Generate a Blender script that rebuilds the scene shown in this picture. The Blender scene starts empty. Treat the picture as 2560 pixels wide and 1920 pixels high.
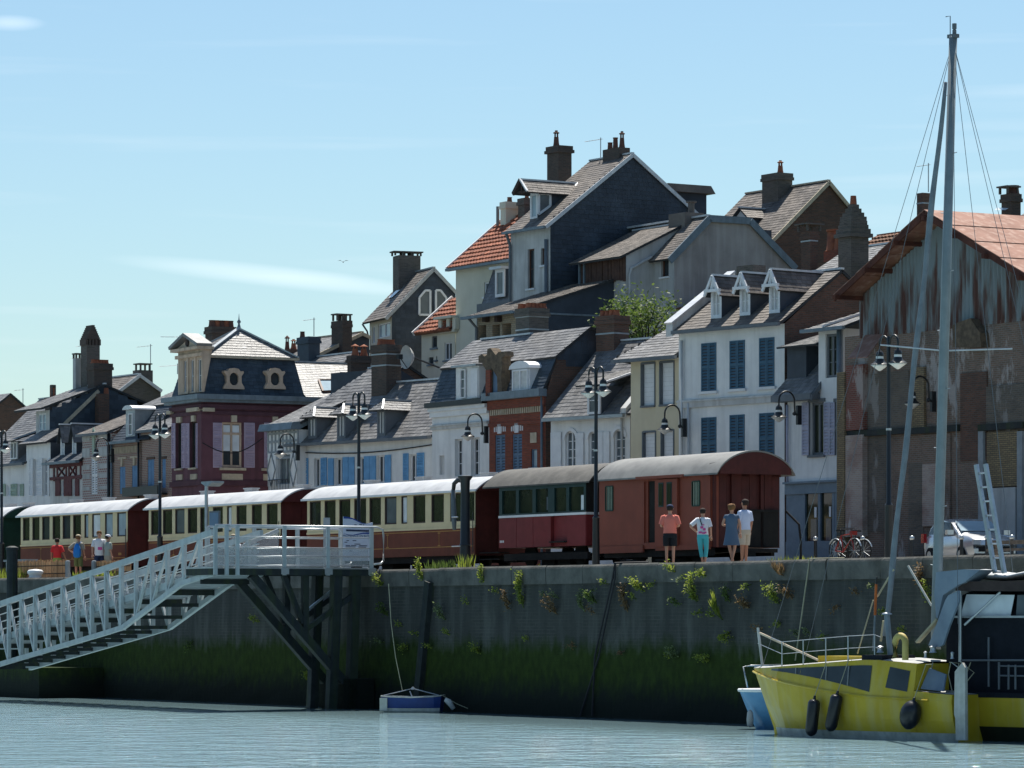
import bpy,math,random
from mathutils import Vector
random.seed(7)
sc = bpy.context.scene
COL = sc.collection
R = math.radians
# ------------------------------------------------------------------ camera
F = 9873.0; CX = 1280.0; HY = 1552.0; CZ = 2.9          # focal length, centre, horizon (px of a 2560 wide frame), eye height
cam = bpy.data.objects.new('camera',bpy.data.cameras.new('camera'))
COL.objects.link(cam); sc.camera = cam
cam.location = (0,0,CZ); cam.rotation_euler = (R(90),0,0)
cam.data.sensor_width = 36; cam.data.lens = F*36/2560
cam.data.shift_y = (HY-960)/2560; cam.data.clip_start = 1; cam.data.clip_end = 20000
# ------------------------------------------------------------------ sky, sun, exposure
SUN = Vector((0.06,0.464,0.885)).normalized()
w = bpy.data.worlds.new('World'); sc.world = w; w.use_nodes = True
nt = w.node_tree; nt.nodes.clear()
def wn(t,**k):
    n = nt.nodes.new(t)
    for a,b in k.items(): setattr(n,a,b)
    return n
sky = wn('ShaderNodeTexSky',sky_type='NISHITA'); sky.sun_disc = False
sky.sun_elevation = math.asin(SUN.z); sky.sun_rotation = math.atan2(SUN.x,SUN.y)
sky.altitude = 0; sky.air_density = 1.0; sky.dust_density = 0.6; sky.ozone_density = 2.2
bg = wn('ShaderNodeBackground'); bg.inputs['Strength'].default_value = 0.066
out = wn('ShaderNodeOutputWorld')
# thin high cirrus: noise over the whole dome, stretched along the horizon
tc = wn('ShaderNodeTexCoord'); mp = wn('ShaderNodeMapping'); mp.inputs['Scale'].default_value = (9,9,150)
mp.inputs['Rotation'].default_value = (0,R(-1.6),0); mp.inputs['Location'].default_value = (0.9,0.0,2.6)
nz = wn('ShaderNodeTexNoise'); nz.inputs['Scale'].default_value = 1.0; nz.inputs['Detail'].default_value = 4; nz.inputs['Roughness'].default_value = 0.45
rp = wn('ShaderNodeValToRGB'); rp.color_ramp.elements[0].position = 0.56; rp.color_ramp.elements[1].position = 0.85
mx = wn('ShaderNodeMixRGB'); mx.inputs['Color2'].default_value = (9.0,9.6,10.0,1)
ml = wn('ShaderNodeMath',operation='MULTIPLY'); ml.inputs[1].default_value = 0.22
tint = wn('ShaderNodeMixRGB',blend_type='MULTIPLY'); tint.inputs['Fac'].default_value = 1; tint.inputs['Color2'].default_value = (0.86,0.99,1.0,1)
L = nt.links.new
L(tc.outputs['Generated'],mp.inputs['Vector']); L(mp.outputs['Vector'],nz.inputs['Vector']); L(nz.outputs['Fac'],rp.inputs['Fac'])
L(rp.outputs['Color'],ml.inputs[0]); L(ml.outputs[0],mx.inputs['Fac']); L(sky.outputs['Color'],tint.inputs['Color1'])
L(tint.outputs['Color'],mx.inputs['Color1'])
# the one longer streak of cirrus low on the left, broken up by the same noise
sx = wn('ShaderNodeSeparateXYZ'); L(tc.outputs['Generated'],sx.inputs[0])
def wm(op,a,b):
    n = wn('ShaderNodeMath',operation=op)
    for i,c in ((0,a),(1,b)):
        if isinstance(c,(int,float)): n.inputs[i].default_value = c
        else: L(c,n.inputs[i])
    return n.outputs[0]
def wisp(x,z,lx,lz,s):
    cx_ = wm('SUBTRACT',sx.outputs[0],x); ex = wm('POWER',wm('ABSOLUTE',wm('DIVIDE',cx_,lx),0),2)
    ez = wm('POWER',wm('ABSOLUTE',wm('DIVIDE',wm('ADD',wm('SUBTRACT',sx.outputs[2],z),wm('MULTIPLY',cx_,s)),lz),0),2)
    cl = wn('ShaderNodeMath',operation='SUBTRACT'); cl.use_clamp = True; cl.inputs[0].default_value = 1; L(wm('ADD',ex,ez),cl.inputs[1])
    return wm('POWER',cl.outputs[0],1.3)
cf = wm('MULTIPLY',wm('MULTIPLY',wm('ADD',wisp(-.060,.0868,.044,.0030,.1),wisp(-.1245,.1485,.009,.0022,0)),nz.outputs['Fac']),.4)
m2 = wn('ShaderNodeMixRGB'); m2.inputs['Color2'].default_value = (13.5,14.0,14.2,1); L(cf,m2.inputs['Fac'])
L(mx.outputs['Color'],m2.inputs['Color1']); L(m2.outputs['Color'],bg.inputs['Color']); L(bg.outputs[0],out.inputs[0])
sun = bpy.data.objects.new('sun',bpy.data.lights.new('sun','SUN')); COL.objects.link(sun)
sun.data.energy = 4.7; sun.data.angle = R(0.53); sun.data.color = (1.0,0.95,0.86)
sun.rotation_euler = SUN.to_track_quat('Z','Y').to_euler(); sun.location = (0,100,60)
sc.view_settings.view_transform = 'Standard'; sc.view_settings.look = 'None'
sc.view_settings.exposure = 0.85; sc.view_settings.gamma = 1.0; sc.view_settings.use_curve_mapping = False
sc.cycles.max_bounces = 6; sc.cycles.diffuse_bounces = 3; sc.cycles.glossy_bounces = 3; sc.cycles.transmission_bounces = 4
sc.cycles.use_denoising = True

# ------------------------------------------------------------------ materials
MATS = {}
def newmat(name):
    m = bpy.data.materials.new(name); m.use_nodes = True
    return m,m.node_tree,m.node_tree.nodes['Principled BSDF']
def c4(c): return (c[0],c[1],c[2],1)
def surf(name,c,c2=None,scale=3.0,rough=0.8,bump=0.15,metal=0.0,spec=0.25,streak=0.0,cs=None,fine=25.0,island=0.0):
    """painted or plain surface: two tones through noise, optional vertical run marks, fine relief"""
    m,t,b = newmat(name); n = t.nodes; l = t.links.new
    c2 = c2 or tuple(x*0.72 for x in c)
    tc = n.new('ShaderNodeTexCoord'); nz = n.new('ShaderNodeTexNoise'); nz.inputs['Scale'].default_value = scale
    nz.inputs['Detail'].default_value = 6; nz.inputs['Roughness'].default_value = 0.6
    l(tc.outputs['Object'],nz.inputs['Vector'])
    rp = n.new('ShaderNodeValToRGB'); rp.color_ramp.elements[0].position = 0.35; rp.color_ramp.elements[1].position = 0.7
    rp.color_ramp.elements[0].color = c4(c2); rp.color_ramp.elements[1].color = c4(c)
    l(nz.outputs['Fac'],rp.inputs['Fac']); col = rp.outputs['Color']
    if streak:
        mp = n.new('ShaderNodeMapping'); mp.inputs['Scale'].default_value = (2.2,2.2,0.18); l(tc.outputs['Object'],mp.inputs['Vector'])
        s = n.new('ShaderNodeTexNoise'); s.inputs['Scale'].default_value = 1.6; s.inputs['Detail'].default_value = 5; l(mp.outputs['Vector'],s.inputs['Vector'])
        r2 = n.new('ShaderNodeValToRGB'); r2.color_ramp.elements[0].position = 0.48; r2.color_ramp.elements[1].position = 0.66
        l(s.outputs['Fac'],r2.inputs['Fac'])
        mu = n.new('ShaderNodeMath'); mu.operation = 'MULTIPLY'; mu.inputs[1].default_value = streak; l(r2.outputs['Color'],mu.inputs[0])
        mx = n.new('ShaderNodeMixRGB'); mx.inputs['Color2'].default_value = c4(cs or tuple(x*0.35 for x in c)); l(mu.outputs[0],mx.inputs['Fac']); l(col,mx.inputs['Color1'])
        col = mx.outputs['Color']
    if island:
        g = n.new('ShaderNodeNewGeometry'); hs = n.new('ShaderNodeHueSaturation'); mr = n.new('ShaderNodeMapRange')
        mr.inputs['To Min'].default_value = 1-island; mr.inputs['To Max'].default_value = 1+island
        l(g.outputs['Random Per Island'],mr.inputs['Value']); l(mr.outputs[0],hs.inputs['Value']); l(col,hs.inputs['Color']); col = hs.outputs['Color']
    l(col,b.inputs['Base Color'])
    b.inputs['Roughness'].default_value = rough; b.inputs['Metallic'].default_value = metal; b.inputs['Specular IOR Level'].default_value = spec
    if bump:
        f = n.new('ShaderNodeTexNoise'); f.inputs['Scale'].default_value = fine; f.inputs['Detail'].default_value = 4; l(tc.outputs['Object'],f.inputs['Vector'])
        bp = n.new('ShaderNodeBump'); bp.inputs['Strength'].default_value = bump; bp.inputs['Distance'].default_value = 0.03
        l(f.outputs['Fac'],bp.inputs['Height']); l(bp.outputs['Normal'],b.inputs['Normal'])
    MATS[name] = m; return m
def brick(name,c1,c2,mortar,w=0.22,h=0.065,ms=0.012,stain=0.35,cs=(0.05,0.045,0.04),bump=0.5,wash=None):
    m,t,b = newmat(name); n = t.nodes; l = t.links.new
    tc = n.new('ShaderNodeTexCoord'); sp = n.new('ShaderNodeSeparateXYZ'); l(tc.outputs['Object'],sp.inputs[0])
    ad = n.new('ShaderNodeMath'); ad.operation = 'ADD'; l(sp.outputs[0],ad.inputs[0]); l(sp.outputs[1],ad.inputs[1])
    cb = n.new('ShaderNodeCombineXYZ'); l(ad.outputs[0],cb.inputs[0]); l(sp.outputs[2],cb.inputs[1])
    br = n.new('ShaderNodeTexBrick'); br.inputs['Scale'].default_value = 1; br.inputs['Brick Width'].default_value = w; br.inputs['Row Height'].default_value = h
    br.inputs['Mortar Size'].default_value = ms; br.inputs['Mortar Smooth'].default_value = 0.3
    br.inputs['Color1'].default_value = c4(c1); br.inputs['Color2'].default_value = c4(c2); br.inputs['Mortar'].default_value = c4(mortar)
    l(cb.outputs[0],br.inputs['Vector'])
    nz = n.new('ShaderNodeTexNoise'); nz.inputs['Scale'].default_value = 0.9; nz.inputs['Detail'].default_value = 8; nz.inputs['Roughness'].default_value = 0.65; l(tc.outputs['Object'],nz.inputs['Vector'])
    rp = n.new('ShaderNodeValToRGB'); rp.color_ramp.elements[0].position = 0.45; rp.color_ramp.elements[1].position = 0.72; l(nz.outputs['Fac'],rp.inputs['Fac'])
    mu = n.new('ShaderNodeMath'); mu.operation = 'MULTIPLY'; mu.inputs[1].default_value = stain; l(rp.outputs['Color'],mu.inputs[0])
    mx = n.new('ShaderNodeMixRGB'); mx.inputs['Color2'].default_value = c4(cs); l(mu.outputs[0],mx.inputs['Fac']); l(br.outputs['Color'],mx.inputs['Color1'])
    col = mx.outputs['Color']
    if wash:
        n2 = n.new('ShaderNodeTexNoise'); n2.inputs['Scale'].default_value = 0.55; n2.inputs['Detail'].default_value = 9; n2.inputs['Roughness'].default_value = 0.7
        mp = n.new('ShaderNodeMapping'); mp.inputs['Scale'].default_value = (1.3,1.3,0.45); mp.inputs['Location'].default_value = (4.2,1,3.3); l(tc.outputs['Object'],mp.inputs['Vector']); l(mp.outputs[0],n2.inputs['Vector'])
        r2 = n.new('ShaderNodeValToRGB'); r2.color_ramp.elements[0].position = 0.56; r2.color_ramp.elements[1].position = 0.60; l(n2.outputs['Fac'],r2.inputs['Fac'])
        m2 = n.new('ShaderNodeMixRGB'); m2.inputs['Color2'].default_value = c4(wash); l(r2.outputs['Color'],m2.inputs['Fac']); l(col,m2.inputs['Color1']); col = m2.outputs['Color']
    l(col,b.inputs['Base Color']); b.inputs['Roughness'].default_value = 0.9; b.inputs['Specular IOR Level'].default_value = 0.2
    bp = n.new('ShaderNodeBump'); bp.inputs['Strength'].default_value = bump; bp.inputs['Distance'].default_value = 0.02; bp.invert = True
    l(br.outputs['Fac'],bp.inputs['Height']); l(bp.outputs['Normal'],b.inputs['Normal'])
    MATS[name] = m; return m
def glass(name,c,rough=0.06,c2=None):
    m,t,b = newmat(name); n = t.nodes; l = t.links.new
    tc = n.new('ShaderNodeTexCoord'); nz = n.new('ShaderNodeTexNoise'); nz.inputs['Scale'].default_value = 1.7; l(tc.outputs['Object'],nz.inputs['Vector'])
    mx = n.new('ShaderNodeMixRGB'); mx.inputs['Color1'].default_value = c4(c); mx.inputs['Color2'].default_value = c4(c2 or tuple(x*2.2+0.01 for x in c)); l(nz.outputs['Fac'],mx.inputs['Fac'])
    l(mx.outputs[0],b.inputs['Base Color']); b.inputs['Roughness'].default_value = rough; b.inputs['Specular IOR Level'].default_value = 0.3
    bp = n.new('ShaderNodeBump'); bp.inputs['Strength'].default_value = 0.06; bp.inputs['Distance'].default_value = 0.05; l(nz.outputs['Fac'],bp.inputs['Height']); l(bp.outputs['Normal'],b.inputs['Normal'])
    MATS[name] = m; return m
surf('slab',(0.05,0.055,0.06),rough=0.9)
surf('slate',(0.19,0.185,0.18),(0.10,0.10,0.105),scale=1.2,rough=0.5,spec=0.5,bump=0.3,island=0.3)
surf('slate_brown',(0.19,0.165,0.145),(0.10,0.09,0.085),scale=1.0,rough=0.62,bump=0.3,island=0.28)
surf('slate_pale',(0.22,0.22,0.22),(0.13,0.13,0.135),scale=1.4,rough=0.5,spec=0.4,bump=0.3,island=0.3)
surf('slate_dark',(0.052,0.068,0.09),(0.03,0.04,0.055),scale=0.9,rough=0.6,spec=0.35,bump=0.3,island=0.16)
surf('slate_blue',(0.06,0.085,0.11),(0.035,0.05,0.07),scale=0.9,rough=0.6,spec=0.3,bump=0.3,island=0.22)
surf('tile_red',(0.36,0.13,0.075),(0.20,0.075,0.05),scale=2.2,rough=0.85,island=0.3)
surf('tile_brown',(0.20,0.10,0.06),(0.11,0.06,0.04),scale=2.2,rough=0.85,island=0.3)
surf('terracotta',(0.34,0.12,0.06),(0.2,0.07,0.045),rough=0.8)
surf('terracotta_dark',(0.16,0.075,0.055),(0.09,0.05,0.04),rough=0.85)
surf('zinc',(0.40,0.43,0.45),(0.28,0.31,0.33),rough=0.42,metal=0.35,spec=0.6,bump=0.05)
surf('zinc_blue',(0.20,0.25,0.29),(0.14,0.18,0.21),rough=0.5,metal=0.1,bump=0.05,streak=0.3)
surf('ridge_white',(0.62,0.64,0.66),(0.45,0.47,0.5),rough=0.4,metal=0.2,spec=0.6,bump=0.05)
surf('white_wall',(0.80,0.80,0.79),(0.68,0.69,0.69),scale=1.3,rough=0.9,streak=0.25,cs=(0.42,0.42,0.41))
surf('white_dirty',(0.66,0.66,0.65),(0.46,0.46,0.45),scale=0.9,rough=0.9,streak=0.5,cs=(0.33,0.32,0.30))
surf('white_paint',(0.76,0.77,0.78),(0.66,0.67,0.69),rough=0.5,bump=0.04)
surf('cream_wall',(0.64,0.57,0.42),(0.56,0.49,0.35),scale=1.0,rough=0.9,streak=0.15,cs=(0.42,0.37,0.27))
surf('pale_wall',(0.64,0.62,0.52),(0.56,0.54,0.44),scale=0.8,rough=0.9,streak=0.15,cs=(0.42,0.41,0.34))
surf('grey_plaster',(0.40,0.375,0.355),(0.27,0.25,0.24),scale=0.55,rough=0.95,streak=0.45,cs=(0.46,0.44,0.43))
surf('grey_wall',(0.50,0.51,0.51),(0.38,0.39,0.39),scale=0.9,rough=0.95,streak=0.5,cs=(0.28,0.28,0.27))
surf('purple',(0.155,0.07,0.09),(0.115,0.052,0.068),scale=1.5,rough=0.8,streak=0.35,cs=(0.055,0.03,0.035))
surf('purple_trim',(0.105,0.05,0.065),(0.075,0.035,0.047),rough=0.8)
surf('stone_cream',(0.58,0.50,0.38),(0.42,0.36,0.27),scale=4,rough=0.9,streak=0.3,cs=(0.25,0.21,0.16))
surf('dormer_stone',(0.62,0.48,0.36),(0.50,0.38,0.29),scale=3,rough=0.85,streak=0.5,cs=(0.28,0.21,0.16))
surf('ruin_stone',(0.17,0.13,0.09),(0.08,0.065,0.05),scale=5,rough=0.95,bump=0.8,fine=9)
surf('lilac',(0.44,0.36,0.46),(0.36,0.29,0.38),rough=0.7,bump=0.05)
surf('lilac_blue',(0.44,0.45,0.56),(0.36,0.37,0.47),rough=0.7,bump=0.05)
surf('blue_shutter',(0.065,0.145,0.215),(0.05,0.11,0.165),rough=0.6,bump=0.05)
surf('sky_shutter',(0.16,0.37,0.62),(0.12,0.29,0.5),rough=0.6,bump=0.05)
surf('slateblue_shutter',(0.14,0.22,0.32),(0.11,0.17,0.25),rough=0.6,bump=0.05)
surf('mid_blue',(0.12,0.25,0.43),(0.09,0.19,0.34),rough=0.6,bump=0.05)
surf('green_shutter',(0.36,0.45,0.37),(0.29,0.37,0.3),rough=0.7,bump=0.05)
surf('ox_red',(0.13,0.045,0.05),(0.09,0.03,0.035),rough=0.7)
surf('timber_dark',(0.07,0.05,0.045),(0.045,0.033,0.03),rough=0.85)
surf('timber_grey',(0.33,0.36,0.38),(0.24,0.27,0.29),rough=0.85)
surf('wood_boards',(0.105,0.06,0.045),(0.06,0.036,0.03),scale=4,rough=0.9,streak=0.5)
surf('grey_frame',(0.15,0.17,0.19),(0.12,0.135,0.15),rough=0.6,bump=0.05)
surf('shop_blue',(0.17,0.23,0.29),(0.13,0.18,0.23),rough=0.5,bump=0.05)
surf('curtain',(0.62,0.63,0.62),(0.5,0.51,0.5),scale=6,rough=0.95,bump=0)
surf('brown_window',(0.14,0.07,0.05),rough=0.6)
surf('rust_sheet',(0.29,0.155,0.115),(0.21,0.105,0.075),scale=1.1,rough=0.8,metal=0.1,streak=0.5,cs=(0.42,0.30,0.25))
surf('rust_dark',(0.12,0.045,0.03),(0.06,0.025,0.02),scale=2,rough=0.9)
surf('black_iron',(0.012,0.015,0.018),(0.008,0.01,0.012),rough=0.45,spec=0.5,bump=0.05)
surf('lamp_white',(0.75,0.76,0.74),(0.68,0.69,0.67),rough=0.35,bump=0)
surf('alu',(0.47,0.52,0.53),(0.37,0.415,0.43),rough=0.45,metal=0.15,spec=0.6,bump=0.05,streak=0.25)
surf('galva',(0.50,0.53,0.55),(0.38,0.41,0.43),rough=0.35,metal=0.6,spec=0.6,bump=0.04)
surf('steel_dark',(0.03,0.037,0.04),(0.018,0.023,0.025),rough=0.7,streak=0.4,cs=(0.05,0.07,0.02))
surf('cable',(0.03,0.03,0.035),rough=0.7,bump=0)
surf('rope',(0.42,0.40,0.28),rough=0.9,bump=0.1)
glass('pane',(0.020,0.026,0.030)); glass('pane_mid',(0.07,0.085,0.095)); glass('pane_sky',(0.20,0.26,0.30),0.12)  # pane_sky has a bright sky reflection put into its colour
glass('pane_green',(0.010,0.016,0.012),0.05,(0.035,0.042,0.028)); glass('pane_white',(0.42,0.45,0.47),0.2)  # pane_white: pale colour standing in for curtains and for bright reflections
brick('brick_red',(0.29,0.075,0.045),(0.19,0.055,0.038),(0.17,0.085,0.065),stain=0.3)
brick('brick_brown',(0.17,0.085,0.06),(0.10,0.06,0.048),(0.12,0.10,0.085),stain=0.5)
brick('brick_pinkgrey',(0.32,0.17,0.14),(0.24,0.13,0.11),(0.34,0.31,0.27),stain=0.15,h=0.08,ms=0.02)
brick('brick_stripe',(0.30,0.14,0.14),(0.24,0.11,0.11),(0.42,0.40,0.38),stain=0.1,h=0.11,ms=0.035)
brick('brick_chimney',(0.12,0.08,0.065),(0.075,0.058,0.052),(0.10,0.095,0.085),stain=0.45)
brick('brick_chimney_grey',(0.15,0.13,0.115),(0.095,0.085,0.078),(0.14,0.13,0.12),stain=0.4,cs=(0.06,0.065,0.04))
brick('brick_cream',(0.46,0.38,0.27),(0.36,0.28,0.19),(0.28,0.25,0.2),stain=0.25,h=0.09,ms=0.02)
brick('brick_ware',(0.23,0.15,0.115),(0.155,0.115,0.09),(0.22,0.20,0.175),stain=0.45,wash=(0.36,0.33,0.31))
brick('brick_washed',(0.42,0.33,0.28),(0.34,0.27,0.24),(0.40,0.37,0.34),stain=0.75,cs=(0.17,0.055,0.04),wash=(0.52,0.50,0.47))
brick('brick_ware_red',(0.25,0.08,0.06),(0.18,0.065,0.05),(0.22,0.16,0.14),stain=0.4,wash=(0.36,0.31,0.29))
brick('brick_ware_dark',(0.175,0.14,0.11),(0.12,0.105,0.09),(0.16,0.155,0.14),stain=0.45,wash=(0.25,0.235,0.22))
brick('brick_ware_ochre',(0.31,0.235,0.13),(0.22,0.165,0.10),(0.11,0.095,0.075),stain=0.4)
def corrug():
    m,t,b = newmat('corrugated'); n = t.nodes; l = t.links.new
    tc = n.new('ShaderNodeTexCoord'); mp = n.new('ShaderNodeMapping'); mp.inputs['Scale'].default_value = (1.9,1.9,0.26); l(tc.outputs['Object'],mp.inputs['Vector'])
    nz = n.new('ShaderNodeTexNoise'); nz.inputs['Scale'].default_value = 1.5; nz.inputs['Detail'].default_value = 7; l(mp.outputs[0],nz.inputs['Vector'])
    sp = n.new('ShaderNodeSeparateXYZ'); l(tc.outputs['Object'],sp.inputs[0])
    mr = n.new('ShaderNodeMapRange'); mr.inputs['From Min'].default_value = 11.5; mr.inputs['From Max'].default_value = 6.5; mr.inputs['To Min'].default_value = -0.16; mr.inputs['To Max'].default_value = 0.12; l(sp.outputs[2],mr.inputs['Value'])
    ad = n.new('ShaderNodeMath'); ad.operation = 'ADD'; l(nz.outputs['Fac'],ad.inputs[0]); l(mr.outputs[0],ad.inputs[1])
    rp = n.new('ShaderNodeValToRGB'); e = rp.color_ramp.elements
    e[0].position = 0.46; e[0].color = (0.20,0.245,0.26,1); e[1].position = 0.60; e[1].color = (0.085,0.035,0.025,1); x = rp.color_ramp.elements.new(0.52); x.color = (0.15,0.15,0.145,1)
    l(ad.outputs[0],rp.inputs['Fac']); l(rp.outputs[0],b.inputs['Base Color']); b.inputs['Roughness'].default_value = 0.7; b.inputs['Metallic'].default_value = 0.15
    MATS['corrugated'] = m
corrug()
def M(n): return MATS[n] if isinstance(n,str) else n

# ------------------------------------------------------------------ mesh collecting
def vadd(a,b,k=1.0): return (a[0]+b[0]*k,a[1]+b[1]*k,a[2]+b[2]*k)
def vsub(a,b): return (a[0]-b[0],a[1]-b[1],a[2]-b[2])
def lerp(a,b,t): return tuple(a[i]+(b[i]-a[i])*t for i in range(3))
class MB:
    def __init__(s): s.v = []; s.f = []
    def add(s,vs,fs):
        o = len(s.v); s.v += [tuple(x) for x in vs]; s.f += [tuple(i+o for i in f) for f in fs]; return s
    def poly(s,pts): return s.add(pts,[range(len(pts))])
    def box(s,x0,x1,y0,y1,z0,z1):
        return s.add([(x0,y0,z0),(x1,y0,z0),(x1,y1,z0),(x0,y1,z0),(x0,y0,z1),(x1,y0,z1),(x1,y1,z1),(x0,y1,z1)],
                     [(0,3,2,1),(4,5,6,7),(0,1,5,4),(1,2,6,5),(2,3,7,6),(3,0,4,7)])
    def prism(s,pts,off):
        n = len(pts); q = [vadd(p,off) for p in pts]
        return s.add(list(pts)+q,[tuple(range(n)),tuple(range(2*n-1,n-1,-1))]+[((i+1) % n,i,n+i,n+(i+1) % n) for i in range(n)])
    def beam(s,p,q,w,h=None,up=(0,0,1)):
        h = h or w; p = Vector(p); q = Vector(q); d = (q-p).normalized(); u = Vector(up)
        if abs(d.dot(u)) > 0.98: u = Vector((0,1,0))
        a = d.cross(u).normalized(); b = a.cross(d).normalized(); a *= w/2; b *= h/2
        vs = [p-a-b,p+a-b,p+a+b,p-a+b,q-a-b,q+a-b,q+a+b,q-a+b]
        return s.add(vs,[(0,1,2,3),(7,6,5,4),(0,4,5,1),(1,5,6,2),(2,6,7,3),(3,7,4,0)])
    def tube(s,pts,r,n=8,caps=True):
        pts = [Vector(p) for p in pts]; m = len(pts); vs = []; fs = []
        rr = r if isinstance(r,(list,tuple)) else [r]*m
        ref = Vector((0,0,1))
        if abs((pts[-1]-pts[0]).normalized().dot(ref)) > 0.9: ref = Vector((0.3,1,0))
        for i,p in enumerate(pts):
            d = (pts[min(i+1,m-1)]-pts[max(i-1,0)]).normalized(); a = d.cross(ref)
            if a.length < 1e-4: a = d.cross(Vector((1,0,0.2)))
            a.normalize(); b = a.cross(d).normalized()
            for k in range(n):
                t = 2*math.pi*k/n; vs.append(p+(a*math.cos(t)+b*math.sin(t))*rr[i])
        for i in range(m-1):
            for k in range(n): fs.append((i*n+k,i*n+(k+1) % n,(i+1)*n+(k+1) % n,(i+1)*n+k))
        if caps: fs += [tuple(range(n-1,-1,-1)),tuple(range((m-1)*n,m*n))]
        return s.add(vs,fs)
    def lathe(s,cx,cy,prof,n=16,sx=1.0,sy=1.0):
        vs = []; fs = []; m = len(prof)
        for r,z in prof:
            for k in range(n):
                t = 2*math.pi*k/n; vs.append((cx+r*sx*math.cos(t),cy+r*sy*math.sin(t),z))
        for i in range(m-1):
            for k in range(n): fs.append((i*n+k,i*n+(k+1) % n,(i+1)*n+(k+1) % n,(i+1)*n+k))
        fs += [tuple(range(n-1,-1,-1)),tuple(range((m-1)*n,m*n))]
        return s.add(vs,fs)
    def loft(s,rings,cap=True,closed=True):
        n = len(rings[0]); vs = [p for r in rings for p in r]; fs = []
        for i in range(len(rings)-1):
            for k in range(n if closed else n-1): fs.append((i*n+k,i*n+(k+1) % n,(i+1)*n+(k+1) % n,(i+1)*n+k))
        if cap and closed: fs += [tuple(range(n-1,-1,-1)),tuple(range((len(rings)-1)*n,len(rings)*n))]
        return s.add(vs,fs)
    def mesh(s,name,off=(0,0,0)):
        me = bpy.data.meshes.new(name); me.from_pydata([(x-off[0],y-off[1],z-off[2]) for x,y,z in s.v],[],s.f); return me

class Frame:
    """a spot on the quay side: local x runs along the facade (to the right, towards the eye), y inland, z up"""
    def __init__(s,px,v,ang=60.0):
        a = R(60); k = (px-CX)/F
        u = (k*(112.2+math.cos(a)*v)-5.91-math.sin(a)*v)/(math.cos(a)+k*math.sin(a))
        s.ox = 5.91+math.cos(a)*u+math.sin(a)*v; s.oy = 112.2-math.sin(a)*u+math.cos(a)*v
        s.ang = R(ang); s.c = math.cos(s.ang); s.s = math.sin(s.ang)
    def W(s,p): return (s.ox+s.c*p[0]+s.s*p[1],s.oy-s.s*p[0]+s.c*p[1],p[2])
    def depth(s,x,y): return s.oy-s.s*x+s.c*y
    def f(s,p,y=0.0):                     # a sight line meets the plane y = const
        k = (p[0]-CX)/F; x = (k*(s.oy+s.c*y)-s.ox-s.s*y)/(s.c+k*s.s)
        return x,CZ+(HY-p[1])/F*s.depth(x,y)
    def sd(s,p,x=0.0):                    # ... the plane x = const
        k = (p[0]-CX)/F; y = (k*(s.oy-s.s*x)-s.ox-s.c*x)/(s.s-k*s.c)
        return y,CZ+(HY-p[1])/F*s.depth(x,y)
    def sl(s,p,y0,z0,m):                # ... the slope z = z0+m*(y-y0)
        g = lambda y: s.f(p,y)[1]-(z0+m*(y-y0))
        a,b = 0.0,3.0
        for _ in range(30):
            ga,gb = g(a),g(b)
            if abs(gb-ga) < 1e-9: break
            a,b = b,b-gb*(b-a)/(gb-ga)
        x,z = s.f(p,b); return (x,b,z)
QF = Frame(1800,0.0,60.0)
G = 4.55                                     # street level
def fin(o,label=None,cat=None,group=None,kind=None):
    if label: o['label'] = label
    if cat: o['category'] = cat
    if group: o['group'] = group
    if kind: o['kind'] = kind
    return o
class T:
    """a thing: an Empty at its base with parts below; coordinates are those of its frame"""
    def __init__(s,name,label,cat,fr,base=(0,0,G),group=None):
        s.fr = fr; s.b = base; o = bpy.data.objects.new(name,None); COL.objects.link(o); s.o = o
        o.empty_display_size = 0.3; o.location = fr.W(base); o.rotation_euler = (0,0,-fr.ang); fin(o,label,cat,group)
    def p(s,name,mb,mat,parent=None,smooth=False,kind=None,label=None):
        me = mb.mesh(name,s.b); o = bpy.data.objects.new(name,me); COL.objects.link(o)
        me.materials.append(M(mat)); o.parent = parent or s.o
        if smooth:
            me.polygons.foreach_set('use_smooth',[True]*len(me.polygons))
            if smooth == 'auto': me.set_sharp_from_angle(angle=R(40))
        return fin(o,label,None,None,kind)
def one(name,mb,mat,fr,label,cat,base,group=None,kind=None,smooth=False):
    """a thing that is a single mesh"""
    me = mb.mesh(name,base); o = bpy.data.objects.new(name,me); COL.objects.link(o); me.materials.append(M(mat))
    o.location = fr.W(base); o.rotation_euler = (0,0,-fr.ang)
    if smooth: me.polygons.foreach_set('use_smooth',[True]*len(me.polygons))
    return fin(o,label,cat,group,kind)
def zm(x0,y0,sc_): return lambda x,y: (x0+x*sc_,y0+y*sc_)
A1 = zm(0,780,.2773); A2 = zm(400,760,.3014); A3 = zm(640,740,.3135); A4 = zm(1040,780,.2893)
B1 = zm(880,460,.2653); B2 = zm(1180,300,.3375); B3 = zm(1540,380,.2893); B4 = zm(1540,660,.3497); B5 = zm(1940,440,.3014); B6 = zm(1940,900,.3134)
C1 = zm(0,1180,.2532); C2 = zm(500,1160,.2984); C3 = zm(1100,1120,.2712); C4 = zm(1460,1120,.2712); C5 = zm(1800,1380,.3436)
C6 = zm(0,1380,.2984); C7 = zm(560,1380,.3165); C8 = zm(1160,1380,.3345); D1 = zm(2180,1380,.1929); D4 = zm(2280,1290,.12658); D6 = zm(0,1300,.14467)

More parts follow.
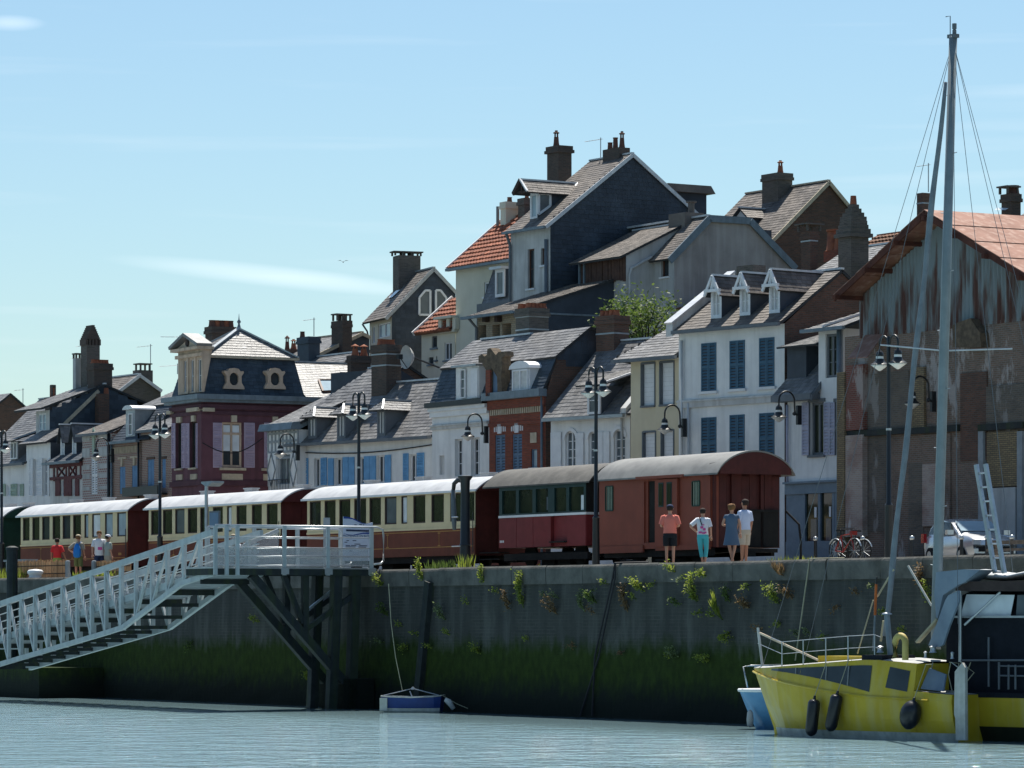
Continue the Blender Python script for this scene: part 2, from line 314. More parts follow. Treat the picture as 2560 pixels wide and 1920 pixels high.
# ------------------------------------------------------------------ walls, windows, roofs
def PL(pl,a,d,z): return (a,pl[1]+d,z) if pl[0] == 'f' else (pl[1]-d,a,z)
def pbox(mb,pl,a0,a1,d0,d1,z0,z1):
    if pl[0] == 'f': return mb.box(a0,a1,pl[1]+d0,pl[1]+d1,z0,z1)
    return mb.box(pl[1]-d1,pl[1]-d0,a0,a1,z0,z1)
def wallgrid(mb,pl,a0,a1,z0,z1,holes=(),depth=0.22):
    hs = [h for h in holes if h[1] > a0 and h[0] < a1]
    A = sorted(set([a0,a1]+[min(max(x,a0),a1) for h in hs for x in h[:2]])); Z = sorted(set([z0,z1]+[min(max(x,z0),z1) for h in hs for x in h[2:4]]))
    fl = pl[0] != 'f'
    for i in range(len(A)-1):
        for j in range(len(Z)-1):
            am = (A[i]+A[i+1])/2; zm_ = (Z[j]+Z[j+1])/2
            if any(h[0] < am < h[1] and h[2] < zm_ < h[3] for h in hs): continue
            mb.poly([PL(pl,A[i],0,Z[j]),PL(pl,A[i+1],0,Z[j]),PL(pl,A[i+1],0,Z[j+1]),PL(pl,A[i],0,Z[j+1])])
    for h in hs:
        b0,b1,y0,y1 = h[:4]
        for p,q in (((b0,y0),(b0,y1)),((b0,y1),(b1,y1)),((b1,y1),(b1,y0)),((b1,y0),(b0,y0))):
            mb.poly([PL(pl,p[0],0,p[1]),PL(pl,q[0],0,q[1]),PL(pl,q[0],depth,q[1]),PL(pl,p[0],depth,p[1])])
        mb.poly([PL(pl,b0,depth,y0),PL(pl,b1,depth,y0),PL(pl,b1,depth,y1),PL(pl,b0,depth,y1)])
def body(t,x0,x1,y0,y1,z0,z1,mat,fh=(),sh=(),name='wall',gable=None,smat=None,gx=True):
    """four walls; gable = (y ridge, z ridge) closes both ends up to a roof with its ridge along x"""
    mb = MB(); wallgrid(mb,('f',y0),x0,x1,z0,z1,fh)
    mb.poly([(x0,y1,z0),(x0,y1,z1),(x1,y1,z1),(x1,y1,z0)]); mb.poly([(x0,y0,z0),(x0,y0,z1),(x0,y1,z1),(x0,y1,z0)])
    sd = MB() if smat else mb
    wallgrid(sd,('s',x1),y0,y1,z0,z1,sh)
    if gable:
        for xx,q in ((x0,mb),(x1,sd)): q.poly([(xx,y0,z1),(xx,y1,z1),(xx,gable[0],gable[1])])
    w = t.p(name,mb,mat)
    if smat: t.p('side_wall',sd,smat)
    return w
def win(t,pl,r,fm='white_paint',gm='pane',rows=3,cols=2,rec=0.12,sill=None,fw=0.06,parent=None,bw=0.03,name='window',pmats=None):
    a0,a1,z0,z1 = r; mb = MB()
    if a1-a0 < 0.5: fw *= 0.7
    pbox(mb,pl,a0,a0+fw,rec-.05,rec+.02,z0,z1); pbox(mb,pl,a1-fw,a1,rec-.05,rec+.02,z0,z1)
    pbox(mb,pl,a0+fw,a1-fw,rec-.05,rec+.02,z0,z0+fw); pbox(mb,pl,a0+fw,a1-fw,rec-.05,rec+.02,z1-fw,z1)
    cw = (a1-a0-2*fw)/cols; rh = (z1-z0-2*fw)/rows
    for i in range(1,cols): pbox(mb,pl,a0+fw+cw*i-fw*.5,a0+fw+cw*i+fw*.5,rec-.045,rec+.015,z0+fw,z1-fw)
    for j in range(1,rows): pbox(mb,pl,a0+fw,a1-fw,rec-.03,rec+.012,z0+fw+rh*j-bw/2,z0+fw+rh*j+bw/2)
    o = t.p(name,mb,fm,parent); pp = o if parent is None else parent
    for i in range(cols):
        for j in range(rows):
            g = MB(); pbox(g,pl,a0+fw+cw*i,a0+fw+cw*(i+1),rec,rec+.008,z0+fw+rh*j,z0+fw+rh*(j+1))
            mm = gm if not pmats else pmats[(i*rows+j) % len(pmats)]
            t.p('pane',g,mm,pp)
    if sill:
        g = MB(); pbox(g,pl,a0-.08,a1+.08,-.08,rec,z0-.08,z0); t.p('sill',g,sill,pp)
    return o
def shut(t,pl,r,mat,d=-.05,slats=True,th=.035,nm='shutter',rails=(0.5,)):
    a0,a1,z0,z1 = r; mb = MB(); f = min(.06,(a1-a0)*.16)
    if not slats:
        pbox(mb,pl,a0,a1,d,d+th,z0,z1)
        for zz in (z0+(z1-z0)*.16,z0+(z1-z0)*.84): pbox(mb,pl,a0+.02,a1-.02,d-.012,d,zz-.05,zz+.05)
        return t.p(nm,mb,mat)
    pbox(mb,pl,a0,a0+f,d,d+th,z0,z1); pbox(mb,pl,a1-f,a1,d,d+th,z0,z1)
    zs = [z0]+[z0+(z1-z0)*q for q in rails]+[z1]
    for i,z in enumerate(zs): pbox(mb,pl,a0+f,a1-f,d,d+th,z-(0 if i == 0 else f*.6),z+(0 if i == len(zs)-1 else f*.9))
    o = t.p(nm,mb,mat); s = MB(); n = max(4,int((z1-z0)/.105)); st = (z1-z0)/n; k_ = MB(); pbox(k_,pl,a0+f,a1-f,d+th,d+th+.004,z0,z1); t.p('shade_backing',k_,'timber_dark' if d > -.045 else mat,o)  # added backing; on closed shutters its dark colour paints the shade between slats
    for k in range(n):
        z = z0+st*k
        s.poly([PL(pl,a0+f,d+th*.9,z+st*.75),PL(pl,a1-f,d+th*.9,z+st*.75),PL(pl,a1-f,d,z+.01),PL(pl,a0+f,d,z+.01)])
        s.poly([PL(pl,a0+f,d,z+.01),PL(pl,a1-f,d,z+.01),PL(pl,a1-f,d+.01,z),PL(pl,a0+f,d+.01,z)])
    t.p('louvre_slats',s,mat,o,kind='stuff'); return o
def pair(t,pl,r,mat,**k):
    a0,a1,z0,z1 = r; m = (a0+a1)/2
    shut(t,pl,(a0,m-.006,z0,z1),mat,**k); shut(t,pl,(m+.006,a1,z0,z1),mat,**k)
def slates(mb,pts,sw=.24,sh=.17,lift=.018,tile=False):
    """courses of single slates over a planar patch; pts[0] to pts[1] is its lower edge"""
    P = [Vector(p) for p in pts]; e1 = (P[1]-P[0]).normalized(); n = e1.cross(P[2]-P[0])
    n.normalize(); e2 = n.cross(e1)
    if e2.z < 0: e2 = -e2; n = -n
    q = [((p-P[0]).dot(e1),(p-P[0]).dot(e2)) for p in P]; lo = min(b for a,b in q); hi = max(b for a,b in q)
    if n.z < 0 or (abs(n.z) < .02): pass
    rows = max(1,int(round((hi-lo)/sh))); st = (hi-lo)/rows
    for j in range(rows):
        y0 = lo+j*st; y1 = min(hi,y0+st*1.12); ym = y0+st*.5; xs = []
        for i in range(len(q)):
            a,b = q[i],q[(i+1) % len(q)]
            if (a[1]-ym)*(b[1]-ym) < 0: xs.append(a[0]+(b[0]-a[0])*(ym-a[1])/(b[1]-a[1]))
        if len(xs) < 2: continue
        xs.sort()
        for h in range(0,len(xs)-1,2):
            x = xs[h]-random.random()*sw*.9
            while x < xs[h+1]:
                xa = max(x+.004,xs[h]); xb = min(x+sw-.004,xs[h+1]); x += sw
                if xb-xa < .02: continue
                l0 = lift*(.8+.5*random.random()); dy = random.uniform(-.012,.012)*(0 if j == 0 else 1)
                def pt(X,Y,H): return P[0]+e1*X+e2*Y+n*H
                if tile:
                    k = 4; vs = []
                    for i in range(k+1):
                        X = xa+(xb-xa)*i/k; w_ = math.sin(math.pi*i/k)*.045
                        vs += [pt(X,y0+dy,l0+.06+w_),pt(X,y1,.0+w_),pt(X,y0+dy,.0)]
                    mb.add(vs,[(3*i,3*i+3,3*i+4,3*i+1) for i in range(k)]+[(3*i+2,3*i+5,3*i+3,3*i) for i in range(k)])
                else:
                    mb.add([pt(xa,y0+dy,l0),pt(xb,y0+dy,l0),pt(xb,y1,.004),pt(xa,y1,.004),pt(xa,y0+dy,.0),pt(xb,y0+dy,.0)],[(0,1,2,3),(4,5,1,0)])
def roof(t,slopes,mat='slate',parent=None,name='roof',ridge=(),rmat='zinc',rw=.16,sw=.24,sh=.17,tile=False,slab='slab',th=.09,cname=None):
    mb = MB(); sl = MB()
    for pts in slopes:
        P = [Vector(p) for p in pts]; n = (P[1]-P[0]).cross(P[2]-P[0]).normalized()
        if n.z < 0: n = -n
        mb.prism([tuple(p) for p in pts],tuple(n*-th)); slates(sl,pts,sw,sh,tile=tile)
    o = t.p(name,mb,slab,parent); pp = o if parent is None else parent
    t.p(cname or ('roof_tiles' if tile else 'slates'),sl,mat,pp,kind='stuff')
    for a,b in ridge:
        g = MB(); a = vadd(a,(0,0,.03)); b = vadd(b,(0,0,.03)); g.beam(a,b,rw,.07); t.p('ridge_cap',g,rmat,pp)
    return o
def gableroof(t,x0,x1,ye,ze,yr,zr,yb=None,mat='slate',bmat=None,**k):
    """ridge along x: front slope (ye,ze)-(yr,zr), back slope mirrored"""
    yb = yb if yb is not None else 2*yr-ye
    return roof(t,[[(x0,ye,ze),(x1,ye,ze),(x1,yr,zr),(x0,yr,zr)],[(x1,yb,ze),(x0,yb,ze),(x0,yr,zr),(x1,yr,zr)]],mat,ridge=[((x0,yr,zr),(x1,yr,zr))],**k)
def chimney(t,x0,x1,y0,y1,z0,z1,mat='brick_chimney',cap=.1,bands=(),pots=(),slabs=False,capmat=None,crown=True):
    mb = MB(); mb.box(x0,x1,y0,y1,z0,z1)
    if crown: mb.box(x0-cap*.6,x1+cap*.6,y0-cap*.6,y1+cap*.6,z1-.28,z1-.14); mb.box(x0-cap*.3,x1+cap*.3,y0-cap*.3,y1+cap*.3,z1-.14,z1+.04)
    o = t.p('chimney',mb,mat)
    for z in bands:
        g = MB(); g.box(x0-.015,x1+.015,y0-.015,y1+.015,z-.03,z+.03); t.p('band',g,'zinc',o)
    for pt in pots:
        kind,fx,fy,h = pt[:4]; r = pt[4] if len(pt) > 4 else .13
        cx = x0+(x1-x0)*fx; cy = y0+(y1-y0)*fy; zt = z1+(.04 if crown else 0); g = MB()
        if kind == 'pot': g.lathe(cx,cy,[(r*1.15,zt),(r,zt+.06),(r*.85,zt+h*.9),(r*1.05,zt+h*.92),(r*1.05,zt+h)],12); t.p('chimney_pot',g,'terracotta',o,smooth='auto')
        if kind == 'dark': g.lathe(cx,cy,[(r*1.2,zt),(r,zt+.06),(r*.85,zt+h*.9),(r,zt+h*.92),(r,zt+h)],12); t.p('chimney_pot',g,'terracotta_dark',o,smooth='auto')
        if kind in ('lantern','cone'):
            m_ = 'terracotta' if len(pt) < 6 else pt[5]
            g.lathe(cx,cy,[(r*1.2,zt),(r*.95,zt+h*.25),(r*.8,zt+h*.6)],12)
            for q in range(4): a = q*math.pi/2+.4; g.box(cx+r*.6*math.cos(a)-.02,cx+r*.6*math.cos(a)+.02,cy+r*.6*math.sin(a)-.02,cy+r*.6*math.sin(a)+.02,zt+h*.6,zt+h*.82)
            g.lathe(cx,cy,[(r*1.25,zt+h*.82),(r*1.2,zt+h*.85),(r*.3,zt+h),(0.01,zt+h+.02)] if kind == 'cone' else [(r*1.1,zt+h*.82),(r*1.1,zt+h*.87),(r*.5,zt+h*.93),(r*.5,zt+h)],12)
            t.p('chimney_pot',g,m_,o,smooth='auto')
        if kind == 'table':          # slab on little piers
            w_ = r
            for sx in (-1,1):
                for sy in (-1,1): g.box(cx+sx*w_*.8-.04,cx+sx*w_*.8+.04,cy+sy*w_*.8-.04,cy+sy*w_*.8+.04,zt,zt+h)
            g.box(cx-w_*1.15,cx+w_*1.15,cy-w_*1.15,cy+w_*1.15,zt+h,zt+h+.06); t.p('chimney_cowl',g,capmat or 'brick_chimney_grey',o)
    if slabs:                        # one long slab on piers, over the whole stack
        g = MB(); zt = z1+.04; k = 4
        for i in range(k):
            for yy in (y0+.08,y1-.08): g.box(x0+(x1-x0)*(i+.3)/k-.0,x0+(x1-x0)*(i+.3)/k+.1,yy-.05,yy+.05,zt,zt+.22)
        g.box(x0-.03,x1+.03,y0-.03,y1+.03,zt+.22,zt+.29); t.p('chimney_cowl',g,'brick_chimney_grey',o)
    return o
def gdormer(t,x0,x1,yf,z0,ze,zp,yb,face='white_paint',cheek='slate_dark',rmat='slate',over=.12,gm='curtain',rows=2,pedi=True,side_glass=None,zb=None):
    """dormer with its own little gable roof; front at y=yf, roof runs back to yb"""
    xm = (x0+x1)/2; mb = MB(); zb = z0 if zb is None else zb
    mb.poly([(x1,yf,z0),(x1,yb,zb),(x1,yb,ze),(x1,yf,ze)]); mb.poly([(x0,yf,z0),(x0,yf,ze),(x0,yb,ze),(x0,yb,zb)])
    o = t.p('dormer',mb,cheek)
    g = MB(); wallgrid(g,('f',yf),x0,x1,z0,ze,[(x0+.08,x1-.08,z0+.1,ze-.05)],.1); g.poly([(x0,yf,ze),(x1,yf,ze),(xm,yf,zp)])
    t.p('dormer_front',g,face,o)
    win(t,('f',yf),(x0+.08,x1-.08,z0+.1,ze-.05),'white_paint',gm,rows,2,.06,parent=o,fw=.05)
    sl = (zp-ze)/(x1-xm); dx = over; zo = ze-sl*dx
    roof(t,[[(x1+dx,yf-over*1.4,zo),(x1+dx,yb,zo),(xm,yb,zp),(xm,yf-over*1.4,zp)],[(x0-dx,yb,zo),(x0-dx,yf-over*1.4,zo),(xm,yf-over*1.4,zp),(xm,yb,zp)]],
         rmat,parent=o,name='dormer_roof',ridge=[((xm,yf-over*1.4,zp),(xm,yb,zp))],th=.05,rmat='ridge_white')
    if pedi:
        g = MB(); y_ = yf-.14
        for s_ in (-1,1): g.beam((xm+s_*(x1-xm+dx),y_-.06,zo+.02),(xm,y_-.06,zp-.01),.06,.1)
        g.box(x0-dx,x1+dx,y_-.1,y_,ze-.07,ze+.03); g.box(xm-.03,xm+.03,y_-.06,y_,ze,zp-.08)
        for s_ in (-1,1): g.beam((xm+s_*(x1-x0)*.22,y_-.03,ze),(xm,y_-.03,zp-.15),.035,.04)
        t.p('dormer_gable_trim',g,'white_paint',o)
    return o
def antenna(fr,p,y,top,arm,name='roof_antenna',label='',n=6,side=-1,mat='zinc',tilt=0.0,base=None):
    """mast from pixel p (its foot) up to the height of pixel top, with one yagi arm"""
    x,z = fr.f(p,y); dz = fr.f((p[0],top[1]),y)[1]-z; g = MB(); g.tube([(x,y,z),(x,y,z+dz)],.022,6)
    e = (x+side*arm,y+side*arm*.1,z+dz-.08+tilt); s_ = (x-side*arm*.12,y,z+dz-.08); g.tube([s_,e],.014,5)
    for i in range(n):
        c = lerp(s_,e,(i+.5)/n); g.tube([vadd(c,(0,-.13,-.02)),vadd(c,(0,.13,.02))],.006,4)
    return one(name,g,mat,fr,label,'antenna',(x,y,z),'roof antennas')

# ================================================================== houses along the quay
def rc(t,zf,x0,x1,y0,y1,y=0.0):
    f = t.fr; xm = (x0+x1)/2; a0 = f.f(zf(x0,y0),y)[0]; a1 = f.f(zf(x1,y0),y)[0]
    return (a0,a1,f.f(zf(xm,y1),y)[1],f.f(zf(xm,y0),y)[1])
def rs(t,zf,x0,x1,y0,y1,x=0.0):
    f = t.fr; xm = (x0+x1)/2; a0 = f.sd(zf(x0,y0),x)[0]; a1 = f.sd(zf(x1,y0),x)[0]
    return (a0,a1,f.sd(zf(xm,y1),x)[1],f.sd(zf(xm,y0),x)[1])
def gutter(t,x0,x1,y,z,mat='grey_frame',w=.14):
    g = MB(); g.box(x0,x1,y-w*.6,y+w*.4,z-.1,z+.02); return t.p('gutter',g,mat)
def pipe(t,x,y,z0,z1,mat='grey_frame',r=.05):
    g = MB(); g.tube([(x,y,z0),(x,y,z1)],r,8); return t.p('downpipe',g,mat,smooth=True)
FP = ('f',0.0)
# ---- white three-storey house, blue louvred shutters, three dormers
def house_o():
    fr = Frame(1704,14.0,51); t = T('town_house','white three-storey house with six blue louvred shutter pairs and three gabled dormers','house',fr,(3,3,G),'houses along the quay')
    xr = fr.f(B4(1205,425))[0]; x0 = -.15; xe = fr.f(B4(1250,900))[0]
    ze = (fr.f(B4(470,485))[1]+fr.f(B4(1205,428))[1])/2
    yr,zr = fr.sd(B3(1945,1015),xr); m = (zr-ze)/(yr+.25); yb = 2*yr+.25
    up = [rc(t,B4,*q) for q in ((612,718,565,910),(815,922,547,893),(1026,1133,527,878))]
    lo = [rc(t,B4,*q) for q in ((612,718,1097,1470),(815,920,1078,1450),(1026,1133,1065,1435))]
    body(t,x0,xr,0,yb-.25,G-.3,ze,'white_wall',up+lo,gable=(yr,zr-.06),smat='brick_brown')
    for r in up: pair(t,FP,r,'blue_shutter',d=-.03)
    for r in lo: pair(t,FP,r,'blue_shutter',d=-.03)
    for r in up+lo:
        g = MB(); g.box(r[0]-.1,r[1]+.1,-.1,0,r[2]-.09,r[2]); t.p('sill',g,'white_paint')
    zs = fr.f(B4(850,975))[1]; g = MB(); g.box(x0,xr,-.09,0,zs-.16,zs+.12); g.box(x0,xr,-.13,-.091,zs+.04,zs+.1); t.p('string_course',g,'white_dirty')
    gutter(t,x0,xr+.05,-.3,ze+.02); pipe(t,.12,-.1,G,ze-.3,'white_dirty'); pipe(t,.45,-.08,G,zs,'white_dirty')
    P = lambda X,Y: (X,Y,ze+m*(Y+.25))
    gableroof(t,x0,xr+.08,-.25,ze+.05,yr,zr,mat='slate_brown',rmat='ridge_white',sh=.2)
    g = MB(); g.prism([(x0-.35,-.3,ze-.15),(x0-.35,yr,zr+.05),(x0-.35,yr,zr+.28),(x0-.35,-.3,ze+.3)],(.35,0,0)); t.p('parapet',g,'white_dirty')
    g = MB(); g.beam((x0-.18,-.35,ze+.32),(x0-.18,yr,zr+.31),.42,.06); t.p('parapet_cap',g,'ridge_white')
    for a,b,zb_,ze_,zp_ in ((820,912,1440,1195,1065),(1068,1160,1415,1172,1040),(1322,1416,1395,1148,1012)):
        q = fr.sl(B3((a+b)/2,zb_),-.25,ze+.05,m); yf = q[1]
        X0 = fr.f(B3(a,zb_),yf)[0]; X1 = fr.f(B3(b,zb_),yf)[0]; Z1 = fr.f(B3((a+b)/2,ze_),yf)[1]; Z2 = fr.f(B3((a+b)/2,zp_),yf-.2)[1]
        gdormer(t,X0,X1,yf,q[2],Z1,Z2,min(yr,yf+(Z2-q[2])/m+.1),rmat='slate_brown',zb=Z1)
    xa = fr.f(B3(1095,1000),yr)[0]; xb = fr.f(B3(1240,1000),yr)[0]
    chimney(t,xa,xb,yr-.3,yr+.3,zr-.6,fr.f(B3(1160,985),yr)[1],'brick_chimney_grey',crown=False)
house_o()
# ---- cream house with grey window reveals
def house_n():
    fr = Frame(1577,14.0,51); t = T('town_house','narrow cream rendered house with four tall grey framed windows and slate roof','house',fr,(1.5,3,G),'houses along the quay')
    x1 = fr.f(B4(495,800))[0]; ze = fr.f(B4(250,685))[1]
    rr = [rc(t,B4,*q) for q in ((185,276,715,1012),(318,413,705,1003),(195,281,1205,1445),(328,411,1195,1440))]
    body(t,0,x1,0,5,G-.3,ze,'cream_wall',rr)
    for r in rr:
        g = MB(); a0,a1,z0,z1 = r; w_ = .05
        g.box(a0-w_,a0,-.03,.2,z0-w_,z1+w_); g.box(a1,a1+w_,-.03,.05,z0-w_,z1+w_); g.box(a0,a1,-.03,.2,z1,z1+w_*1.4); g.box(a0-.03,a1+.03,-.07,.2,z0-.07,z0)
        g.box(a0,a0+.02,-.0,.2,z0,z1); o = t.p('window',g,'grey_frame')
        g = MB(); g.box(a0+.02,a1,.1,.13,z0,z1); t.p('blind',g,'white_paint',o)
        g = MB()
        for k in range(1,9): z = z0+(z1-z0)*k/9; g.box(a0+.02,a1,.092,.1,z-.006,z+.006)
        t.p('blind_seams',g,'curtain',o)
    gutter(t,-.5,x1,-.45,ze+.03)
    m = .62; q = [fr.sl(B4(*c),-.45,ze+.05,m) for c in ((28,672),(470,640),(486,488),(300,545))]
    roof(t,[[(-.5,-.45,ze+.05),(x1-.1,-.45,ze+.05),(x1-.1,3.2,ze+.05+m*3.65),(1.2,3.2,ze+.05+m*3.65)],[(-.5,5.2,ze-.4),(-.5,-.45,ze+.05),(1.2,3.2,ze+.05+m*3.65)]],'slate',sh=.2)
house_n()
# ---- low white house with arched windows
def house_m():
    fr = Frame(1377,14.3,50); t = T('town_house','low white house with three arched windows, white shutters and a shed dormer','house',fr,(2.5,3,G),'houses along the quay')
    x1 = fr.f(A4(1850,1000))[0]; ze = (fr.f(A4(1160,925))[1]+fr.f(A4(1780,902))[1])/2
    ws = [rc(t,A4,*q) for q in ((1290,1385,1030,1345),(1490,1572,1035,1335),(1708,1805,1015,1330))]
    body(t,0,x1,0,6,G-.3,ze,'white_wall',ws)
    for r in ws:
        win(t,FP,(r[0],r[1],r[2],r[3]-.0),rows=4,cols=2,gm='pane_mid',rec=.13,sill='white_dirty')
        g = MB(); xm = (r[0]+r[1])/2; w_ = (r[1]-r[0])/2+.12; n = 10
        ring = [(xm+w_*math.cos(math.pi*k/n),-.05,r[3]-.28+.42*math.sin(math.pi*k/n)) for k in range(n+1)]; rin = [(xm+(w_-.13)*math.cos(math.pi*k/n),-.05,r[3]-.28+.29*math.sin(math.pi*k/n)) for k in range(n+1)]
        for k in range(n): g.prism([ring[k],ring[k+1],rin[k+1],rin[k]],(0,.06,0))
        t.p('arch_surround',g,'white_paint')
        f = MB()                      # spandrels that round off the opening
        for sgn in (-1,1):
            pts = [(xm+sgn*(w_-.12),.1,r[3])]+[(xm+sgn*(w_-.12)*math.cos(math.pi/2*k/6),.1,r[3]-.24+.235*math.sin(math.pi/2*k/6)) for k in range(7)]
            f.prism(pts,(0,-.09,0))
        t.p('arch_spandrel',f,'white_wall')
    for q in ((1172,1262,1040,1350),(1388,1455,1045,1338),(1576,1624,1035,1335),(1628,1680,1035,1335)): shut(t,FP,rc(t,A4,*q),'white_paint',slats=False,d=-.06)
    m = .98; Z = lambda y: ze+.05+m*(y+.25)
    gutter(t,-.1,x1,-.3,ze+.02,'zinc')
    yr = fr.sl(A4(1860,245),-.25,ze+.05,m)[1]
    gableroof(t,-.2,x1+3.2,-.25,ze+.05,yr,Z(yr),mat='slate',rmat='ridge_white',sh=.2)
    # shed dormer
    q = fr.sl(A4(1545,895),-.25,ze+.05,m); yf = q[1]; d0 = fr.f(A4(1492,800),yf)[0]; d1 = fr.f(A4(1600,800),yf)[0]; zt = fr.f(A4(1545,640),yf)[1]
    g = MB(); g.box(d0,d1,yf,yf+2.3,q[2],zt); o = t.p('dormer',g,'slate_dark')
    win(t,('f',yf-.08),(d0,d1,q[2]+.05,zt-.02),'white_paint','pane_mid',2,1,.06,parent=o,fw=.09)
    yk = yf+2.1; roof(t,[[(d0-.35,yf-.35,zt+.02),(d1+.5,yf-.35,zt+.02),(d1+.45,yk,zt+.75),(d0-.35,yk,zt+.75)]],'slate',parent=o,name='dormer_roof',ridge=[((d1+.5,yf-.35,zt+.03),(d1+.45,yk,zt+.76))],th=.05,rmat='ridge_white',rw=.08)
    # leaning verge wall towards the cream house
    g = MB(); g.prism([(x1-.25,-.25,ze-.1),(x1-.25,1.2,ze+1.35),(x1-.25,1.2,ze+1.6),(x1-.25,-.25,ze+.25)],(.3,0,0)); t.p('verge_wall',g,'white_dirty')
    pipe(t,x1-.35,-.1,G,ze-.1,'white_dirty')
    ca,cb = fr.f(A4(1625,300),yr)[0],fr.f(A4(1780,300),yr)[0]
    chimney(t,ca,cb,yr-.4,yr+.35,Z(yr)-1.4,fr.f(A4(1720,45),yr)[1],'brick_brown',bands=(fr.f(A4(1720,190),yr)[1],),pots=(('pot',.15,.3,.22),('pot',.4,.3,.2),('pot',.65,.3,.22),('pot',.88,.3,.2)))
house_m()
# ---- red brick house and white neighbour under one mansard
def house_kl():
    fr = Frame(1085,14.3,58)
    k = T('town_house','white house with tall recessed windows and slate mansard beside the red brick house','house',fr,(2,3,G),'houses along the quay')
    xa = -.15; xb = fr.f(A4(632,1000))[0]; xc = fr.f(A4(1120,1000))[0]
    zc = (fr.f(A4(150,815))[1]+fr.f(A4(600,790))[1])/2
    ws = [rc(k,A4,*q) for q in ((335,405,1098,1420),(475,550,1085,1415),(203,245,1240,1405))]
    body(k,xa,xb,0,7,G-.3,zc,'white_wall',ws)
    for r in ws[:2]: win(k,FP,r,gm='pane',rows=3,rec=.2)
    g = MB(); g.box(ws[2][0],ws[2][1],.08,.1,ws[2][2],ws[2][3]); k.p('blind_window',g,'white_dirty')
    z1 = fr.f(A4(400,980))[1]; z2 = fr.f(A4(400,900))[1]
    g = MB(); g.box(xa,xb,-.08,0,z1-.1,z1+.1); g.box(xa,xb,-.13,-.081,z1+.02,z1+.08); k.p('string_course',g,'white_dirty')
    g = MB(); g.box(xa,xb,-.12,0,zc-.42,zc-.2); g.box(xa,xb,-.22,0,zc-.2,zc-.05); k.p('cornice',g,'white_paint')
    g = MB(); g.box(xa-.05,xb,-.34,0,zc-.05,zc+.15); k.p('gutter',g,'black_iron')
    l = T('town_house','red brick house with blue shutters, white curved dormer and mansard roof','house',fr,(5,3,G),'houses along the quay')
    zl = (fr.f(A4(610,760))[1]+fr.f(A4(1110,720))[1])/2
    sh = [rc(l,A4,*q) for q in ((684,770,1062,1410),(834,916,1055,1410),(994,1046,1185,1345))]
    # depths of the shared mansard
    yb_,zb_ = fr.sd(A4(1165,385),xc); yb_ = max(.5,yb_); yr,zr = fr.sd(A4(1500,128),xc)
    l0 = MB(); wallgrid(l0,FP,xb+.002,xc,G-.3,zl,sh); l.p('wall',l0,'brick_red')
    g = MB(); g.poly([(xc,0,G-.3),(xc,7.5,G-.3),(xc,7.5,zb_),(xc,yr,zr-.05),(xc,yb_,zb_-.03),(xc,0,zl)]); g.poly([(xb,7.5,G),(xc,7.5,G),(xc,7.5,zb_),(xb,7.5,zb_)]); l.p('side_wall',g,'brick_brown')
    g = MB(); slates(g,[(xc+.01,yb_+.6,zb_-.35),(xc+.01,7.4,zb_-.2),(xc+.01,yr,zr-.08),(xc+.01,yb_,zb_)],.3,.25); l.p('slate_hanging',g,'slate_dark',kind='stuff')
    for r in sh[:2]: pair(l,FP,r,'slateblue_shutter',d=.03)
    win(l,FP,sh[2],'slateblue_shutter','pane_sky',1,1,.1,sill='white_paint')
    for r in sh[:2]:
        xm = (r[0]+r[1])/2
        g = MB()
        for j in range(-3,4):
            if abs(j) < 1: continue
            g.box(xm+j*.13-.03,xm+j*.13+.03,-.02,0,r[3]+.12,r[3]+.3+.03*(3-abs(j)))
        g.box(xm-.13,xm+.13,-.05,0,r[3]+.05,r[3]+.42); l.p('keystone',g,'white_paint')
    q = rc(l,A4,992,1045,1042,1130); g = MB(); g.box(q[0],q[1],-.03,0,q[2],q[3]); l.p('stone_plaque',g,'stone_cream')
    g = MB(); zd = fr.f(A4(860,855))[1]; n = 24
    for j in range(n):
        x = xb+.15+(xc-xb-.35)*j/n; g.box(x,x+.07,-.06,0,zd-.11,zd+.11)
    l.p('dentils',g,'stone_cream',kind='stuff')
    g = MB(); g.box(xb+.003,xc+.02,-.1,0,zl-.4,zl-.05); g.box(xb+.003,xc+.02,-.05,0,zd-.55,zd-.42); l.p('cornice',g,'brick_red')
    g = MB(); g.box(xb-.02,xc+.08,-.36,0,zl-.05,zl+.24); l.p('gutter',g,'zinc_blue')
    pipe(l,xc-.12,-.1,G,zl,'zinc_blue')
    # mansard: steep lower slopes, shallow upper ones
    ybk = yb_
    Zb = lambda x: zb_
    roof(k,[[(xa,-.1,zc+.15),(xb-.02,-.1,zc+.15),(xb-.02,ybk,zb_),(xa+.0,ybk,zb_)]],'slate_blue',name='mansard',sh=.15)
    ma = (zr-zb_)/(yr-ybk); xk = fr.f(A4(862,300),yr)[0]; zk = fr.f(A4(700,215),yr-.4)[1]
    yk = ybk+(zk-zb_)/ma
    roof(k,[[(xa-.05,ybk-.12,zb_),(xb,ybk-.12,zb_),(xb,yk,zk),(xa-.05,yk,zk)],[(xb,2*yk-ybk,zb_),(xa,2*yk-ybk,zb_),(xa,yk,zk),(xb,yk,zk)]],'slate',ridge=[((xa+.6,yk,zk),(xb,yk,zk))],rmat='ridge_white',sh=.2)
    roof(l,[[(xb+.02,-.1,zl+.24),(xc-.0,-.1,zl+.24),(xc-.0,ybk,zb_),(xb+.02,ybk,zb_)]],'slate_blue',name='mansard',sh=.15)
    roof(l,[[(xb+.02,ybk-.12,zb_),(xc+.08,ybk-.12,zb_),(xc+.08,yr,zr),(xb+.02,yr,zr)],[(xc+.08,7.6,zb_),(xb+.02,7.6,zb_),(xb+.02,yr,zr),(xc+.08,yr,zr)]],'slate',sh=.2)
